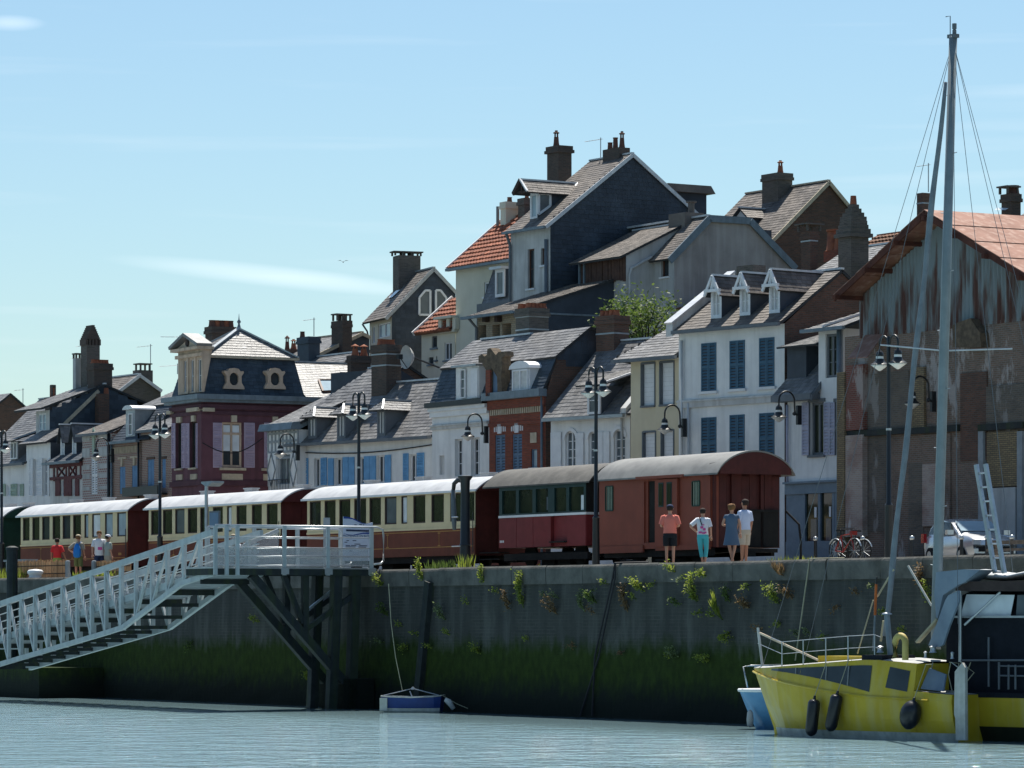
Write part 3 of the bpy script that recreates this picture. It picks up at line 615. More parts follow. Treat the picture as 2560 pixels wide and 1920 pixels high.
    # white flat dormer of the white house
    yf = -.14; d = rc(k,A4,345,545,470,752,yf); g = MB(); g.box(d[0],d[1],yf,yf+1.2,d[2],d[3]); o = k.p('dormer',g,'white_wall')
    w_ = rc(k,A4,398,440,495,745,yf); win(k,('f',yf-.1),w_,gm='pane_mid',rows=3,cols=1,rec=.05,parent=o)
    w2 = rc(k,A4,482,540,485,740,yf); g = MB(); g.box(w2[0],w2[1],yf-.05,yf,w2[2],w2[3]); k.p('shutter',g,'white_paint',o)
    g = MB(); g.box(d[0]-.06,d[1]+.06,yf-.2,yf+1.3,d[3]-.02,d[3]+.06); k.p('dormer_roof',g,'zinc',o)
    # white curved dormer of the brick house
    d = rc(l,A4,833,985,490,700,-.13); n = 8
    g = MB(); g.box(d[0],d[1],-.13,1.3,d[2],d[3]); o = l.p('dormer',g,'white_paint')
    xm = (d[0]+d[1])/2; hw = (d[1]-d[0])/2
    g = MB(); g.prism([(xm+hw*1.2*math.cos(math.pi*j/n),-.22,d[3]+.3*math.sin(math.pi*j/n)) for j in range(n+1)],(0,1.4,0)); l.p('dormer_roof',g,'white_paint',o)
    win(l,('f',-.19),(d[0]+.07,d[1]-.07,d[2]+.08,d[3]-.03),'white_paint','curtain',1,2,.04,parent=o)
    # broken ornamental stone gablet between the two
    yy = -.3; pts = [(540,440),(540,380),(570,365),(590,385),(612,370),(616,320),(640,310),(668,345),(690,372),(712,345),(765,340),(770,378),(742,395),(745,450),(735,560),(745,720),(705,720),(700,560),(650,480),(645,730),(602,730),(602,500),(570,440)]
    g = MB(); P3 = []
    for q in pts: x,z = fr.f(A4(*q),yy); P3.append((x,yy,z))
    g.prism(P3[::-1],(0,.4,0)); l.p('stone_gablet',g,'ruin_stone')
    q = rc(l,A4,603,640,500,728,yy-.05); g = MB(); g.box(q[0],q[1],-.36,-.28,q[2],q[3]); l.p('brick_pier',g,'brick_red')
    q = rc(l,A4,648,702,480,722,-.2); g = MB(); g.box(q[0],q[1],-.2,-.14,q[2],q[3]); l.p('blocked_window',g,'slateblue_shutter')
    # tall banded chimney behind the ridge
    cy = yk+.1; c0,c1 = fr.f(A4(862,200),cy)[0],fr.f(A4(1140,200),cy)[0]; zt = fr.f(B1(1700,1110),cy)[1]
    w_ = (c1-c0)*.42
    y2 = fr.sd(A4(1145,200),c0+w_)[0]
    chimney(l,c0,c0+w_,cy,max(cy+.6,y2),zk-1.2,zt-.25,'brick_chimney_grey',bands=(fr.f(B1(1700,1240),cy)[1],fr.f(B1(1700,1362),cy)[1]),pots=[('pot',.2+.6*(j % 2),.12+.19*(j//2),.2,.12) for j in range(10)])
house_kl()
# ---- long white house with sky blue shutters, three slate dormers, big chimney
def house_j():
    fr = Frame(741,14.6,51); t = T('town_house','long low white house with sky blue shutters and three hipped slate dormers','house',fr,(5,3,G),'houses along the quay')
    x1 = fr.f(A3(1440,1200))[0]; ze = (fr.f(A3(330,1185))[1]+fr.f(A3(1400,1130))[1])/2
    wl = [rc(t,A3,*q) for q in ((462,512,1295,1520),(628,694,1292,1510),(822,865,1288,1500),(965,1030,1270,1490),(1222,1285,1262,1480))]
    body(t,0,x1,0,7,G-.3,ze,'white_wall',wl)
    for r in wl: win(t,FP,r,gm='pane',rows=1,cols=2,rec=.16)
    for q in ((342,420,1295,1520),(522,568,1290,1510),(580,624,1295,1512),(697,741,1285,1505),(744,788,1285,1505),(866,912,1278,1497),(914,960,1276,1495),(1033,1080,1268,1490),(1178,1220,1255,1470),(1288,1345,1250,1465)):
        r = rc(t,A3,*q)
        if q[0] == 342: pair(t,FP,r,'sky_shutter')
        else: shut(t,FP,r,'sky_shutter',slats=(q[0] in (522,1178,1288)))
    gutter(t,-.3,x1,-.35,ze+.02,'grey_frame',.2); m = .95; S = lambda q: fr.sl(A3(*q),-.3,ze+.04,m)
    g = MB(); zz = ze-.3
    pts = [(x1*k/14,-.06,zz-.18*math.sin(math.pi*k/14)) for k in range(15)]; g.tube(pts,.025,5); t.p('facade_cable',g,'cable')
    pk = S((905,590)); r1 = S((1060,690)); r2 = S((1440,672)); yrR = (r1[1]+r2[1])/2; zR = (r1[2]+r2[2])/2
    xs = S((935,800))[0]
    L0 = S((225,1035))
    roof(t,[[(-.3,-.3,ze+.04),(xs,-.3,ze+.04),(xs,pk[1],pk[2]),(pk[0],pk[1],pk[2]),(L0[0],L0[1],L0[2])]],'slate',sh=.2)
    roof(t,[[(xs,-.3,ze+.04),(x1,-.3,ze+.04),(x1,yrR,zR),(xs,yrR,zR)],[(x1,yrR+3,zR-2.8),(xs,yrR+3,zR-2.8),(xs,yrR,zR),(x1,yrR,zR)]],'slate',sh=.2,ridge=[((S((1040,690))[0],yrR,zR),(x1,yrR,zR))],rmat='ridge_white')
    g = MB(); g.poly([(xs+.01,yrR-.4,zR-.45),(xs+.01,pk[1]+2.5,zR-.5),(xs+.01,pk[1]+.02,pk[2]-.05)]); g.poly([(L0[0],pk[1],pk[2]),(xs,pk[1],pk[2]-.02),(xs,pk[1]+.01,zR-2),(L0[0],pk[1]+.01,zR-2)]); t.p('gable',g,'slate_dark')
    c0 = fr.f(A3(920,700),yrR-.6)[0]; c1 = fr.f(A3(1040,700),yrR-.6)[0]
    y2 = fr.sd(A3(1158,600),c1)[0]
    chimney(t,c0,c1,yrR-.6,y2,zR-2.2,fr.f(A3(1000,395),yrR-.6)[1],'brick_chimney',bands=(fr.f(A3(980,465),yrR-.6)[1],fr.f(A3(980,555),yrR-.6)[1]),pots=[('pot',.5,.1+.13*j,.24,.13) for j in range(7)])
    for (a,b,zb,zt,za,xa2,xb2) in ((415,482,1140,970,895,365,660),(645,712,1140,945,880,612,955),(965,1030,1120,912,850,935,1300)):
        q = S(((a+b)/2,zb)); yf = q[1]; X0 = fr.f(A3(a,zb),yf)[0]; X1 = fr.f(A3(b,zb),yf)[0]; Z1 = fr.f(A3((a+b)/2,zt),yf)[1]; Z2 = Z1+.42
        yb = min(yf+(Z2-q[2])/m,4.4); yc = yf+(Z1-q[2])/m
        g = MB(); g.poly([(X1,yf,q[2]),(X1,yc,Z1),(X1,yf,Z1)]); g.poly([(X0,yf,q[2]),(X0,yf,Z1),(X0,yc,Z1)]); o = t.p('dormer',g,'grey_frame')
        g = MB(); wallgrid(g,('f',yf),X0,X1,q[2],Z1,[(X0+.08,X1-.08,q[2]+.1,Z1-.05)],.1); t.p('dormer_front',g,'grey_frame',o)
        win(t,('f',yf),(X0+.08,X1-.08,q[2]+.1,Z1-.05),'grey_frame','curtain',1,2,.05,parent=o,fw=.04)
        xm = (X0+X1)/2; e = .22; xf = yf-.3
        roof(t,[[(X1+e,xf,Z1),(X1+e,yc+.1,Z1),(xm,yb,Z2),(xm,xf+.45,Z2)],[(X0-e,yc+.1,Z1),(X0-e,xf,Z1),(xm,xf+.45,Z2),(xm,yb,Z2)],[(X0-e,xf,Z1),(X1+e,xf,Z1),(xm,xf+.45,Z2)]],'slate',parent=o,name='dormer_roof',th=.05,ridge=[((xm,xf+.45,Z2),(xm,yb,Z2)),((X1+e,xf,Z1),(xm,xf+.45,Z2))],rw=.07)
house_j()
# ---- narrow timber-framed house with zinc eaves
def house_i():
    fr = Frame(671,14.2,58); t = T('town_house','narrow white and grey timber-framed house with plank shutters beside the purple house','house',fr,(1.2,2,G),'houses along the quay')
    x1 = fr.f(A3(335,1200))[0]; ze = fr.f(A3(200,1075))[1]; zm_ = fr.f(A3(200,1245))[1]
    w_ = rc(t,A3,170,275,1265,1500)
    body(t,0,x1,0,5,G-.3,ze,'white_wall',[w_])
    win(t,FP,w_,'timber_grey','pane_mid',1,2,.18)
    g = MB()
    for k in range(9): x = x1*k/8; g.box(x-.05,x+.05,-.03,0,zm_,ze)
    for z in (zm_,(zm_+ze)/2,ze-.1,zm_-.25): g.box(-.05,x1+.05,-.045,-.031,z-.05,z+.05)
    t.p('timber_frame',g,'timber_grey')
    for a,b in ((102,165),(282,335)):
        r = rc(t,A3,a,b,1255,1520); shut(t,FP,r,'white_wall',slats=False); g = MB(); xm = (r[0]+r[1])/2; zc = (r[2]+r[3])/2
        for s_ in (-1,1):
            g.beam((r[0],-.075,zc),(xm,-.075,zc+s_*(r[3]-zc)),.05,.02); g.beam((r[1],-.075,zc),(xm,-.075,zc+s_*(r[3]-zc)),.05,.02)
        t.p('shutter_braces',g,'timber_grey')
    g = MB(); g.prism([(-.15,-.45,ze),(-.15,0,ze),(-.15,.9,ze+.45),(-.15,-.35,ze+.3)],(x1+.3,0,0)); t.p('zinc_eaves',g,'zinc_blue')
    zr = fr.f(A3(600,810),3.6)[1]
    roof(t,[[(-.1,.0,ze+.3),(x1+.2,0,ze+.3),(x1+.6,4.2,zr+.6),(-.1,4.2,zr+.6)]],'slate_pale')
    g = MB(); r = rc(t,A3,118,280,1465,1520)
    for z in (r[3],r[3]-.5): g.tube([(r[0],-.12,z),(r[1],-.12,z)],.02,5)
    for k in range(14): x = r[0]+(r[1]-r[0])*k/13; g.tube([(x,-.12,r[3]-.5),(x,-.12,r[3])],.012,4)
    t.p('window_guard',g,'black_iron',kind='stuff')
house_i()
# ---- purple house with mansard, round windows and pedimented dormer
def house_h():
    fr = Frame(505,14.0,62); t = T('corner_house','purple corner house with slate mansard, two oval windows and a pedimented stone dormer','house',fr,(-1.5,4,G),'houses along the quay')
    xl = fr.f(A2(98,900))[0]; zc = fr.f(A2(345,790))[1]; y1 = fr.sd(A2(1200,900),0)[0]; y2 = y1+5
    SP = ('s',0.0)
    fw = [rc(t,A2,*q) for q in ((135,184,985,1365),(250,304,975,1358))]
    sw = [rs(t,A2,*q) for q in ((516,682,982,1352),(935,1100,985,1360))]
    mb = MB(); wallgrid(mb,FP,xl,0,G-.3,zc,fw); wallgrid(mb,SP,0,y2,G-.3,zc,sw)
    mb.poly([(xl,0,G),(xl,0,zc),(xl,y2,zc),(xl,y2,G)]); mb.poly([(xl,y2,G),(xl,y2,zc),(0,y2,zc),(0,y2,G)]); t.p('wall',mb,'purple')
    for r in fw: win(t,FP,r,'timber_dark','pane',2,2,.15,sill='stone_cream')
    for r in sw:
        o = win(t,SP,r,'dormer_stone','pane',1,2,.14,fw=.09)
        z_ = r[3]-(r[3]-r[2])*.25; g = MB(); pbox(g,SP,r[0],r[1],.06,.13,z_-.05,z_+.05); t.p('transom',g,'dormer_stone',o)
        for a,b in ((r[0]+.1,(r[0]+r[1])/2-.06),((r[0]+r[1])/2+.06,r[1]-.1)):
            g = MB(); pbox(g,SP,a,b,.118,.128,r[2]+(r[3]-r[2])*.36,r[3]-.12); t.p('curtain',g,'pane_white',o)
    for q in ((435,512),(695,783),(862,925)): shut(t,SP,rs(t,A2,q[0],q[1],985,1358),'lilac',rails=(.35,.7))
    for q in ((103,133),(186,214),(219,249),(304,326)): shut(t,FP,rc(t,A2,q[0],q[1],990,1362),'lilac',rails=(.35,.7))
    def blk(pl,r,d,name='stone_block',mat='stone_cream'):
        g = MB(); pbox(g,pl,r[0],r[1],-d,0,r[2],r[3]); t.p(name,g,mat)
    for q in ((512,684,1408,1460),(855,1000,1412,1465)): blk(SP,rs(t,A2,*q),.05)
    for q in ((490,705,1358,1380),(838,1060,1365,1386)): blk(SP,rs(t,A2,*q),.14,'sill')
    for q in ((588,632,925,980),(930,972,935,988)): blk(SP,rs(t,A2,*q),.1,'keystone')
    for q in ((140,192,1415,1460),(258,312,1410,1455)): blk(FP,rc(t,A2,*q),.05)
    for q in ((150,185,938,985),(273,300,925,975)): blk(FP,rc(t,A2,*q),.1,'keystone')
    for q in ((320,440,862,893),(1125,1192,885,916),(320,455,765,806),(1115,1200,792,832)): blk(SP,rs(t,A2,max(q[0],346),q[1],q[2],q[3]),.2,'corner_block')
    for q in ((250,345,862,893),(255,345,768,806),(80,110,790,830),(85,118,888,915)): blk(FP,rc(t,A2,*q),.2,'corner_block')
    g = MB()
    for z,d,h in ((fr.f(A2(345,850))[1],.12,.1),(fr.f(A2(345,1480))[1],.1,.12),(fr.f(A2(345,900))[1],.07,.08)):
        pbox(g,SP,0,y2,-d,0,z-h,z+h); g.box(xl-.05,d,-d,0,z-h,z+h)
    t.p('string_course',g,'purple_trim')
    p0,p1 = fr.f(A2(355,1000))[0],0; g = MB(); g.box(-.35,.06,-.06,.5,G,zc-.5); t.p('corner_pilaster',g,'purple')
    g = MB(); g.box(xl-.3,.4,-.4,y2+.2,zc,zc+.22); g.box(xl-.2,.28,-.3,y2+.1,zc-.12,zc); t.p('cornice',g,'zinc_blue')
    # mansard
    zb = zc+.22; ya_,za_ = fr.sd(A2(400,425),-.35); zt = za_; i = .42; q0 = (xl+.1,-.05); yE = y1
    lo = [(xl+.1,-.05,zb),(-.02,-.05,zb),(-.02,yE,zb),(xl+.1,yE,zb)]; hi = [(xl+.5,i,zt),(-.45,i,zt),(-.45,yE-.35,zt),(xl+.5,yE-.35,zt)]
    roof(t,[[lo[j],lo[(j+1) % 4],hi[(j+1) % 4],hi[j]] for j in range(4)],'slate_blue',name='mansard',sh=.16)
    xm = (xl+.05)/2; ap = fr.sd(A2(655,205),xm); ax = (xm,ap[0]); za = ap[1]; e = .18
    H = [(hi[0][0]-e,hi[0][1]-e,zt),(hi[1][0]+e,hi[1][1]-e,zt),(hi[2][0]+e,hi[2][1]+e,zt),(hi[3][0]-e,hi[3][1]+e,zt)]; A = (ax[0],ax[1],za)
    A_ = [(ax[0],ax[1],za)]*4
    roof(t,[[H[j],H[(j+1) % 4],A] for j in range(4)],'slate_pale',sh=.18,ridge=[(H[1],A),(H[2],A),(H[0],A)],rw=.2,rmat='zinc')
    g = MB(); g.box(H[0][0],H[1][0]+.03,H[0][1]-.03,H[2][1]+.03,zt-.1,zt-.01); t.p('mansard_kerb',g,'stone_cream')
    g = MB(); g.lathe(A[0],A[1],[(.14,za-.1),(.08,za+.08),(.04,za+.22),(.08,za+.28),(.085,za+.34),(.03,za+.4),(.015,za+.55),(.004,za+.68)],12); t.p('finial',g,'zinc_blue',smooth=True)
    # oval windows on the side
    sl = -.43/(zt-zb)
    for cx_,cy_,a,b in ((610,625,525,697),(952,630,865,1040)):
        r = rs(t,A2,a,b,530,705,-.02); ym = (r[0]+r[1])/2; hw = (r[1]-r[0])/2; hh = r[3]-r[2]; X = .04
        out = [(-.25,0),(-.6,0),(-1,0),(-.98,.1),(-.72,.3),(-.72,.62),(-.95,.78),(-.9,.86),(-.62,.84),(-.42,.96),(0,1),(.42,.96),(.62,.84),(.9,.86),(.95,.78),(.72,.62),(.72,.3),(.98,.1),(1,0),(.6,0),(.25,0)]
        n = len(out); g = MB(); ring = [(X,ym+hw*p[0],r[2]+hh*p[1]) for p in out]
        oz = r[2]+hh*.47; inn = []
        for p in ring:
            a_ = math.atan2(p[2]-oz,p[1]-ym); inn.append((X,ym+math.cos(a_)*hw*.46,oz+math.sin(a_)*hh*.31))
        back = [vadd(p,(-.6,0,0)) for p in ring]; ib = [vadd(p,(-.3,0,0)) for p in inn]
        for j in range(n):
            k = (j+1) % n; g.poly([ring[j],ring[k],inn[k],inn[j]]); g.poly([ring[k],ring[j],back[j],back[k]]); g.poly([inn[j],inn[k],ib[k],ib[j]])
        o = t.p('oval_dormer',g,'dormer_stone'); gl = MB(); gl.poly([vadd(p,(-.12,0,0)) for p in inn]); t.p('pane',gl,'pane',o)
    # pedimented stone dormer on the front
    d = rc(t,A2,150,350,380,742,-.1); yf = -.1; ws = [rc(t,A2,*q,yf) for q in ((196,224,470,730),(254,282,465,728),(314,342,460,722))]
    g = MB(); wallgrid(g,('f',yf),d[0],d[1],d[2],d[3],ws,.15); g.poly([(d[1],yf,d[2]),(d[1],0,d[2]),(d[1],.4,d[3]),(d[1],yf,d[3])]); g.poly([(d[0],yf,d[2]),(d[0],yf,d[3]),(d[0],.4,d[3]),(d[0],0,d[2])]); o = t.p('dormer',g,'dormer_stone')
    for r in ws:
        win(t,('f',yf),r,'white_paint','pane_mid',2,1,.1,parent=o,fw=.03)
    g = MB()
    for q in (235,295): x = fr.f(A2(q,600),yf)[0]; g.box(x-.1,x+.1,yf-.05,yf,d[2],d[3]-.3)
    g.box(d[0]-.1,d[1]+.1,yf-.12,yf,d[3]-.35,d[3]-.2); g.box(d[0]-.2,d[1]+.12,yf-.3,.42,d[3]-.05,d[3]+.08); t.p('dormer_entablature',g,'dormer_stone',o)
    zp = fr.f(A2(205,275),yf)[1]; xm2 = (d[0]+d[1])/2; e0,e1 = d[0]-.25,d[1]+.15
    g = MB(); g.prism([(e0+.2,yf-.1,d[3]+.08),(e1-.2,yf-.1,d[3]+.08),(xm2,yf-.1,zp-.15)],(0,.3,0)); t.p('pediment',g,'dormer_stone',o)
    g = MB(); g.lathe(0,0,[(.16,0),(.16,.05)],12); g.v = [(xm2+a,yf-.12-c,(d[3]+zp)/2+b) for a,b,c in g.v]; t.p('pediment_medallion',g,'timber_dark',o)
    g = MB()
    for s_,xe in ((1,e1),(-1,e0)): g.prism([(xe,yf-.35,d[3]+.08),(xm2,yf-.35,zp),(xm2,yf-.35,zp+.14),(xe+s_*.08,yf-.35,d[3]+.2)],(0,.75,0))
    t.p('dormer_roof',g,'slate_pale',o)
    # chimneys
    c0,c1 = fr.f(A2(375,250),1.9)[0],fr.f(A2(432,250),1.9)[0]
    cy1 = fr.sd(A2(640,200),c1)[0]
    chimney(t,c0,c1,1.9,min(cy1,6.0),zt,fr.f(A2(440,190),1.9)[1],'brick_chimney',pots=[('pot' if j in (1,3) else 'dark',.5,.14+.18*j,.3,.16) for j in range(5)])
    # lower wing behind, slope towards us with a roof light
    yw = y1+.02; S = lambda q,x=-.2: fr.sd(A2(*q),x)
    zw0 = zb; zw1 = fr.sd(A2(1165,485),-3.0)[1]; xr_ = -3.0
    yR = y2+1.5
    roof(t,[[(.1,yw,zw0),(.1,yR,zw0),(xr_,yR,zw1),(xr_,yw,zw1)],[(2*xr_,yR,zw0),(2*xr_,yw,zw0),(xr_,yw,zw1),(xr_,yR,zw1)]],'slate_pale',name='wing_roof',ridge=[((xr_,yw,zw1),(xr_,yR,zw1))],sh=.18)
    mw = (zw1-zw0)/(-xr_+.1)
    def onw(q):
        a,b = 0.0,-2.0; g_ = lambda x: fr.sd(A2(*q),x)[1]-(zw0+mw*(.1-x))
        for _ in range(25):
            if abs(g_(b)-g_(a)) < 1e-9: break
            a,b = b,b-g_(b)*(b-a)/(g_(b)-g_(a))
        return (b,fr.sd(A2(*q),b)[0],fr.sd(A2(*q),b)[1])
    P_ = [onw(q) for q in ((1350,735),(1472,728),(1440,640),(1315,640))]; nrm = Vector((mw,0,1)).normalized()
    g = MB()
    for j in range(4): g.beam(vadd(P_[j],nrm,.05),vadd(P_[(j+1) % 4],nrm,.05),.09,.1)
    o = t.p('roof_light',g,'brown_window'); g = MB(); g.poly([vadd(p,nrm,.06) for p in P_]); t.p('pane',g,'pane_sky',o)
house_h()
# ---- brick house G with little roof, F with mansard dormer
def house_g():
    fr = Frame(352,14.6,60); t = T('brick_house','narrow brown brick house with two blue shuttered windows beside the purple house','house',fr,(1.3,2,G),'houses along the quay')
    x1 = fr.f(A1(1560,1200))[0]; ze = fr.f(A1(1380,1070))[1]
    ws = [rc(t,A1,*q) for q in ((1332,1390,1330,1590),(1462,1494,1325,1585))]
    body(t,0,x1,0,5,G-.3,ze,'brick_pinkgrey',ws)
    for r in ws: pair(t,FP,r,'mid_blue',d=.02,slats=False)
    for r in ws: g = MB(); g.box(r[0]-.1,r[1]+.1,-.03,0,r[3],r[3]+.12); t.p('lintel',g,'brick_brown')
    gutter(t,-.15,x1,-.2,ze+.03); zr = fr.f(A1(1450,1000),1.6)[1]
    roof(t,[[(-.15,-.2,ze+.04),(x1,-.2,ze+.04),(x1,2.2,zr+.9),(-.1,2.2,zr+.9)]],'slate_pale')
    pipe(t,-.05,-.1,G,ze,'black_iron')
    g = MB(); r = rc(t,A1,1190,1510,1575,1640)
    g.box(r[0],r[1],-.5,-.45,r[2],r[3]); g.box(r[0],r[1],-.5,0,r[2]-.08,r[2]); t.p('balcony',g,'black_iron')
house_g()
def house_f():
    fr = Frame(283,14.6,60); t = T('brick_house','pinkish brick house with two pale blue shutters and a tall arched zinc dormer','house',fr,(1.3,2,G),'houses along the quay')
    x1 = fr.f(A1(1280,1200))[0]; ze = fr.f(A1(1140,1175))[1]
    ws = [rc(t,A1,*q) for q in ((1080,1130,1395,1640),(1190,1240,1385,1620))]
    body(t,0,x1,0,5,G-.3,ze,'brick_pinkgrey',ws)
    for r in ws:
        pair(t,FP,r,'mid_blue',d=.02,slats=False); xm = (r[0]+r[1])/2; g = MB(); g.box(xm-.1,xm+.1,-.06,0,r[3]+.02,r[3]+.4); g.box(r[0]-.15,r[1]+.15,-.04,0,r[3]+.35,r[3]+.45); t.p('keystone',g,'stone_cream')
    zd = fr.f(A1(1150,1235))[1]; g = MB()
    for k in range(18): x = .1+(x1-.2)*k/18; g.box(x,x+.08,-.06,0,zd-.18,zd+.12)
    t.p('dentils',g,'stone_cream',kind='stuff')
    gutter(t,0,x1+.1,-.25,ze+.04,'zinc_blue',.2); pipe(t,.03,-.1,G,ze,'zinc_blue')
    zt = fr.f(A1(1300,855),1.2)[1]; roof(t,[[(0,-.15,ze+.05),(x1+1.0,-.15,ze+.05),(x1+1.0,1.2,zt),(.35,1.2,zt)]],'slate_dark',name='mansard',sh=.16)
    zr = fr.f(A1(1440,700),3.2)[1]; roof(t,[[(.3,1.1,zt),(x1+1.2,1.1,zt),(x1+1.2,3.4,zr),(.3,3.4,zr)]],'slate',ridge=[((.3,3.4,zr),(x1+1.2,3.4,zr))],rmat='ridge_white')
    g = MB(); g.poly([(x1+1.2,0,ze),(x1+1.2,5,ze),(x1+1.2,5,zt),(x1+1.2,3.4,zr),(x1+1.2,1.1,zt)]); t.p('gable',g,'slate_dark')
    d = rc(t,A1,1135,1215,880,1155,0.0); g = MB(); g.box(d[0],d[1],0,1.2,d[2],d[3]); o = t.p('dormer',g,'zinc'); w_ = rc(t,A1,1163,1200,915,1110,-.01); win(t,('f',-.06),w_,'white_paint','pane_mid',2,1,.05,parent=o)
    xm = (d[0]+d[1])/2; hw = (d[1]-d[0])/2+.1; g = MB(); g.prism([(xm+hw*math.cos(math.pi*j/8),-.15,d[3]+.2*math.sin(math.pi*j/8)) for j in range(9)],(0,1.8,0)); t.p('dormer_roof',g,'ridge_white',o)
house_f()
def house_e():
    fr = Frame(206,14.6,60); t = T('brick_house','house with banded red and grey brick front and one tall white shuttered window','house',fr,(1.3,2,G),'houses along the quay')
    x1 = fr.f(A1(1000,1200))[0]; ze = fr.f(A1(860,1105))[1]; w_ = rc(t,A1,822,878,1300,1640)
    body(t,0,x1,0,5,G-.3,ze,'brick_stripe',[w_])
    pair(t,FP,w_,'white_paint',d=.02)
    for a,b in ((1105,1150),(1225,1300),(1375,1415),(1460,1500),(1570,1600)):
        z0 = fr.f(A1(870,b))[1]; z1 = fr.f(A1(870,a))[1]
        for xa,xb in ((0,w_[0]-.15),(w_[1]+.15,x1)): g = MB(); g.box(xa,xb,-.02,0,z0,z1); t.p('stone_band',g,'grey_wall')
    g = MB(); xm = (w_[0]+w_[1])/2; zt = w_[3]; g.prism([(xm-.12,-.06,zt+.1),(xm+.12,-.06,zt+.1),(xm+.12,-.06,zt+.9),(xm+.3,-.06,zt+.9),(xm,-.06,zt+1.35),(xm-.3,-.06,zt+.9),(xm-.12,-.06,zt+.9)],(0,.06,0)); t.p('niche_ornament',g,'green_shutter')
    gutter(t,-.1,x1+.1,-.25,ze+.04); zr = fr.f(A1(1010,895),3.4)[1]; z2 = fr.f(A1(1130,870),3.4)[1]
    roof(t,[[(-.2,-.25,ze+.05),(x1+.1,-.25,ze+.05),(x1+.4,3.4,z2),(-.2,3.4,z2)]],'slate_brown',ridge=[((-.2,3.4,z2),(x1+.4,3.4,z2))],rmat='ridge_white')
    g = MB(); g.poly([(x1,0,ze),(x1,5,ze),(x1,3.3,z2)]); t.p('gable',g,'brick_brown')
    pipe(t,x1-.05,-.1,G,ze,'black_iron',.07)
house_e()
def house_d():
    fr = Frame(126,14.6,60); t = T('timber_house','half-timbered house with crossed braces, dark red shutters and two small gabled dormers','house',fr,(1.5,2,G),'houses along the quay')
    x1 = fr.f(A1(745,1400))[0]; ze = fr.f(A1(600,1360))[1]
    ws = [rc(t,A1,*q) for q in ((553,580,1510,1659),(655,682,1500,1659))]
    body(t,0,x1,0,5,G-.3,ze,'white_dirty',ws)
    for r in ws: win(t,FP,r,'white_paint','pane',2,1,.1)
    for q in ((505,550),(582,628),(628,652),(684,718)): shut(t,FP,rc(t,A1,q[0],q[1],1505,1659),'ox_red',slats=False)
    g = MB(); zt = fr.f(A1(600,1395))[1]; zb = fr.f(A1(600,1480))[1]
    for q in (490,520,600,625,690,730): x = fr.f(A1(q,1400))[0]; g.box(x-.07,x+.07,-.04,0,zb-.2,ze)
    for a,b in ((528,594),(632,690)):
        xa,xb = fr.f(A1(a,1400))[0],fr.f(A1(b,1400))[0]; g.beam((xa,-.03,zb),(xb,-.03,zt),.1,.05); g.beam((xa,-.03,zt),(xb,-.03,zb),.1,.05)
    g.box(0,x1,-.05,0,zb-.15,zb); g.box(0,x1,-.06,0,ze-.2,ze); t.p('timber_frame',g,'ox_red')
    gutter(t,-.1,x1+.1,-.3,ze+.04,'zinc_blue',.2); zr = fr.f(A1(640,1010),3.6)[1]
    gableroof(t,-.1,x1+.1,-.25,ze+.06,3.6,zr,mat='slate_dark'); m = (zr-ze)/3.85
    g = MB(); g.poly([(x1,0,ze),(x1,7,ze),(x1,3.6,zr-.05)]); t.p('gable',g,'slate_dark')
    for a,b,zb_,z1_,zp_ in ((545,582,1330,1130,1020),(650,688,1320,1125,1012)):
        yf = .35; X0 = fr.f(A1(a,zb_),yf)[0]; X1 = fr.f(A1(b,zb_),yf)[0]; Z0 = fr.f(A1(a,zb_),yf)[1]; Z1 = fr.f(A1(a,z1_),yf)[1]; Z2 = fr.f(A1(a,zp_),yf)[1]
        gdormer(t,X0,X1,yf,Z0,Z1,Z2,3.0,face='white_paint',rmat='slate',rows=2,gm='pane_sky',zb=Z1-.3,pedi=False)
house_d()
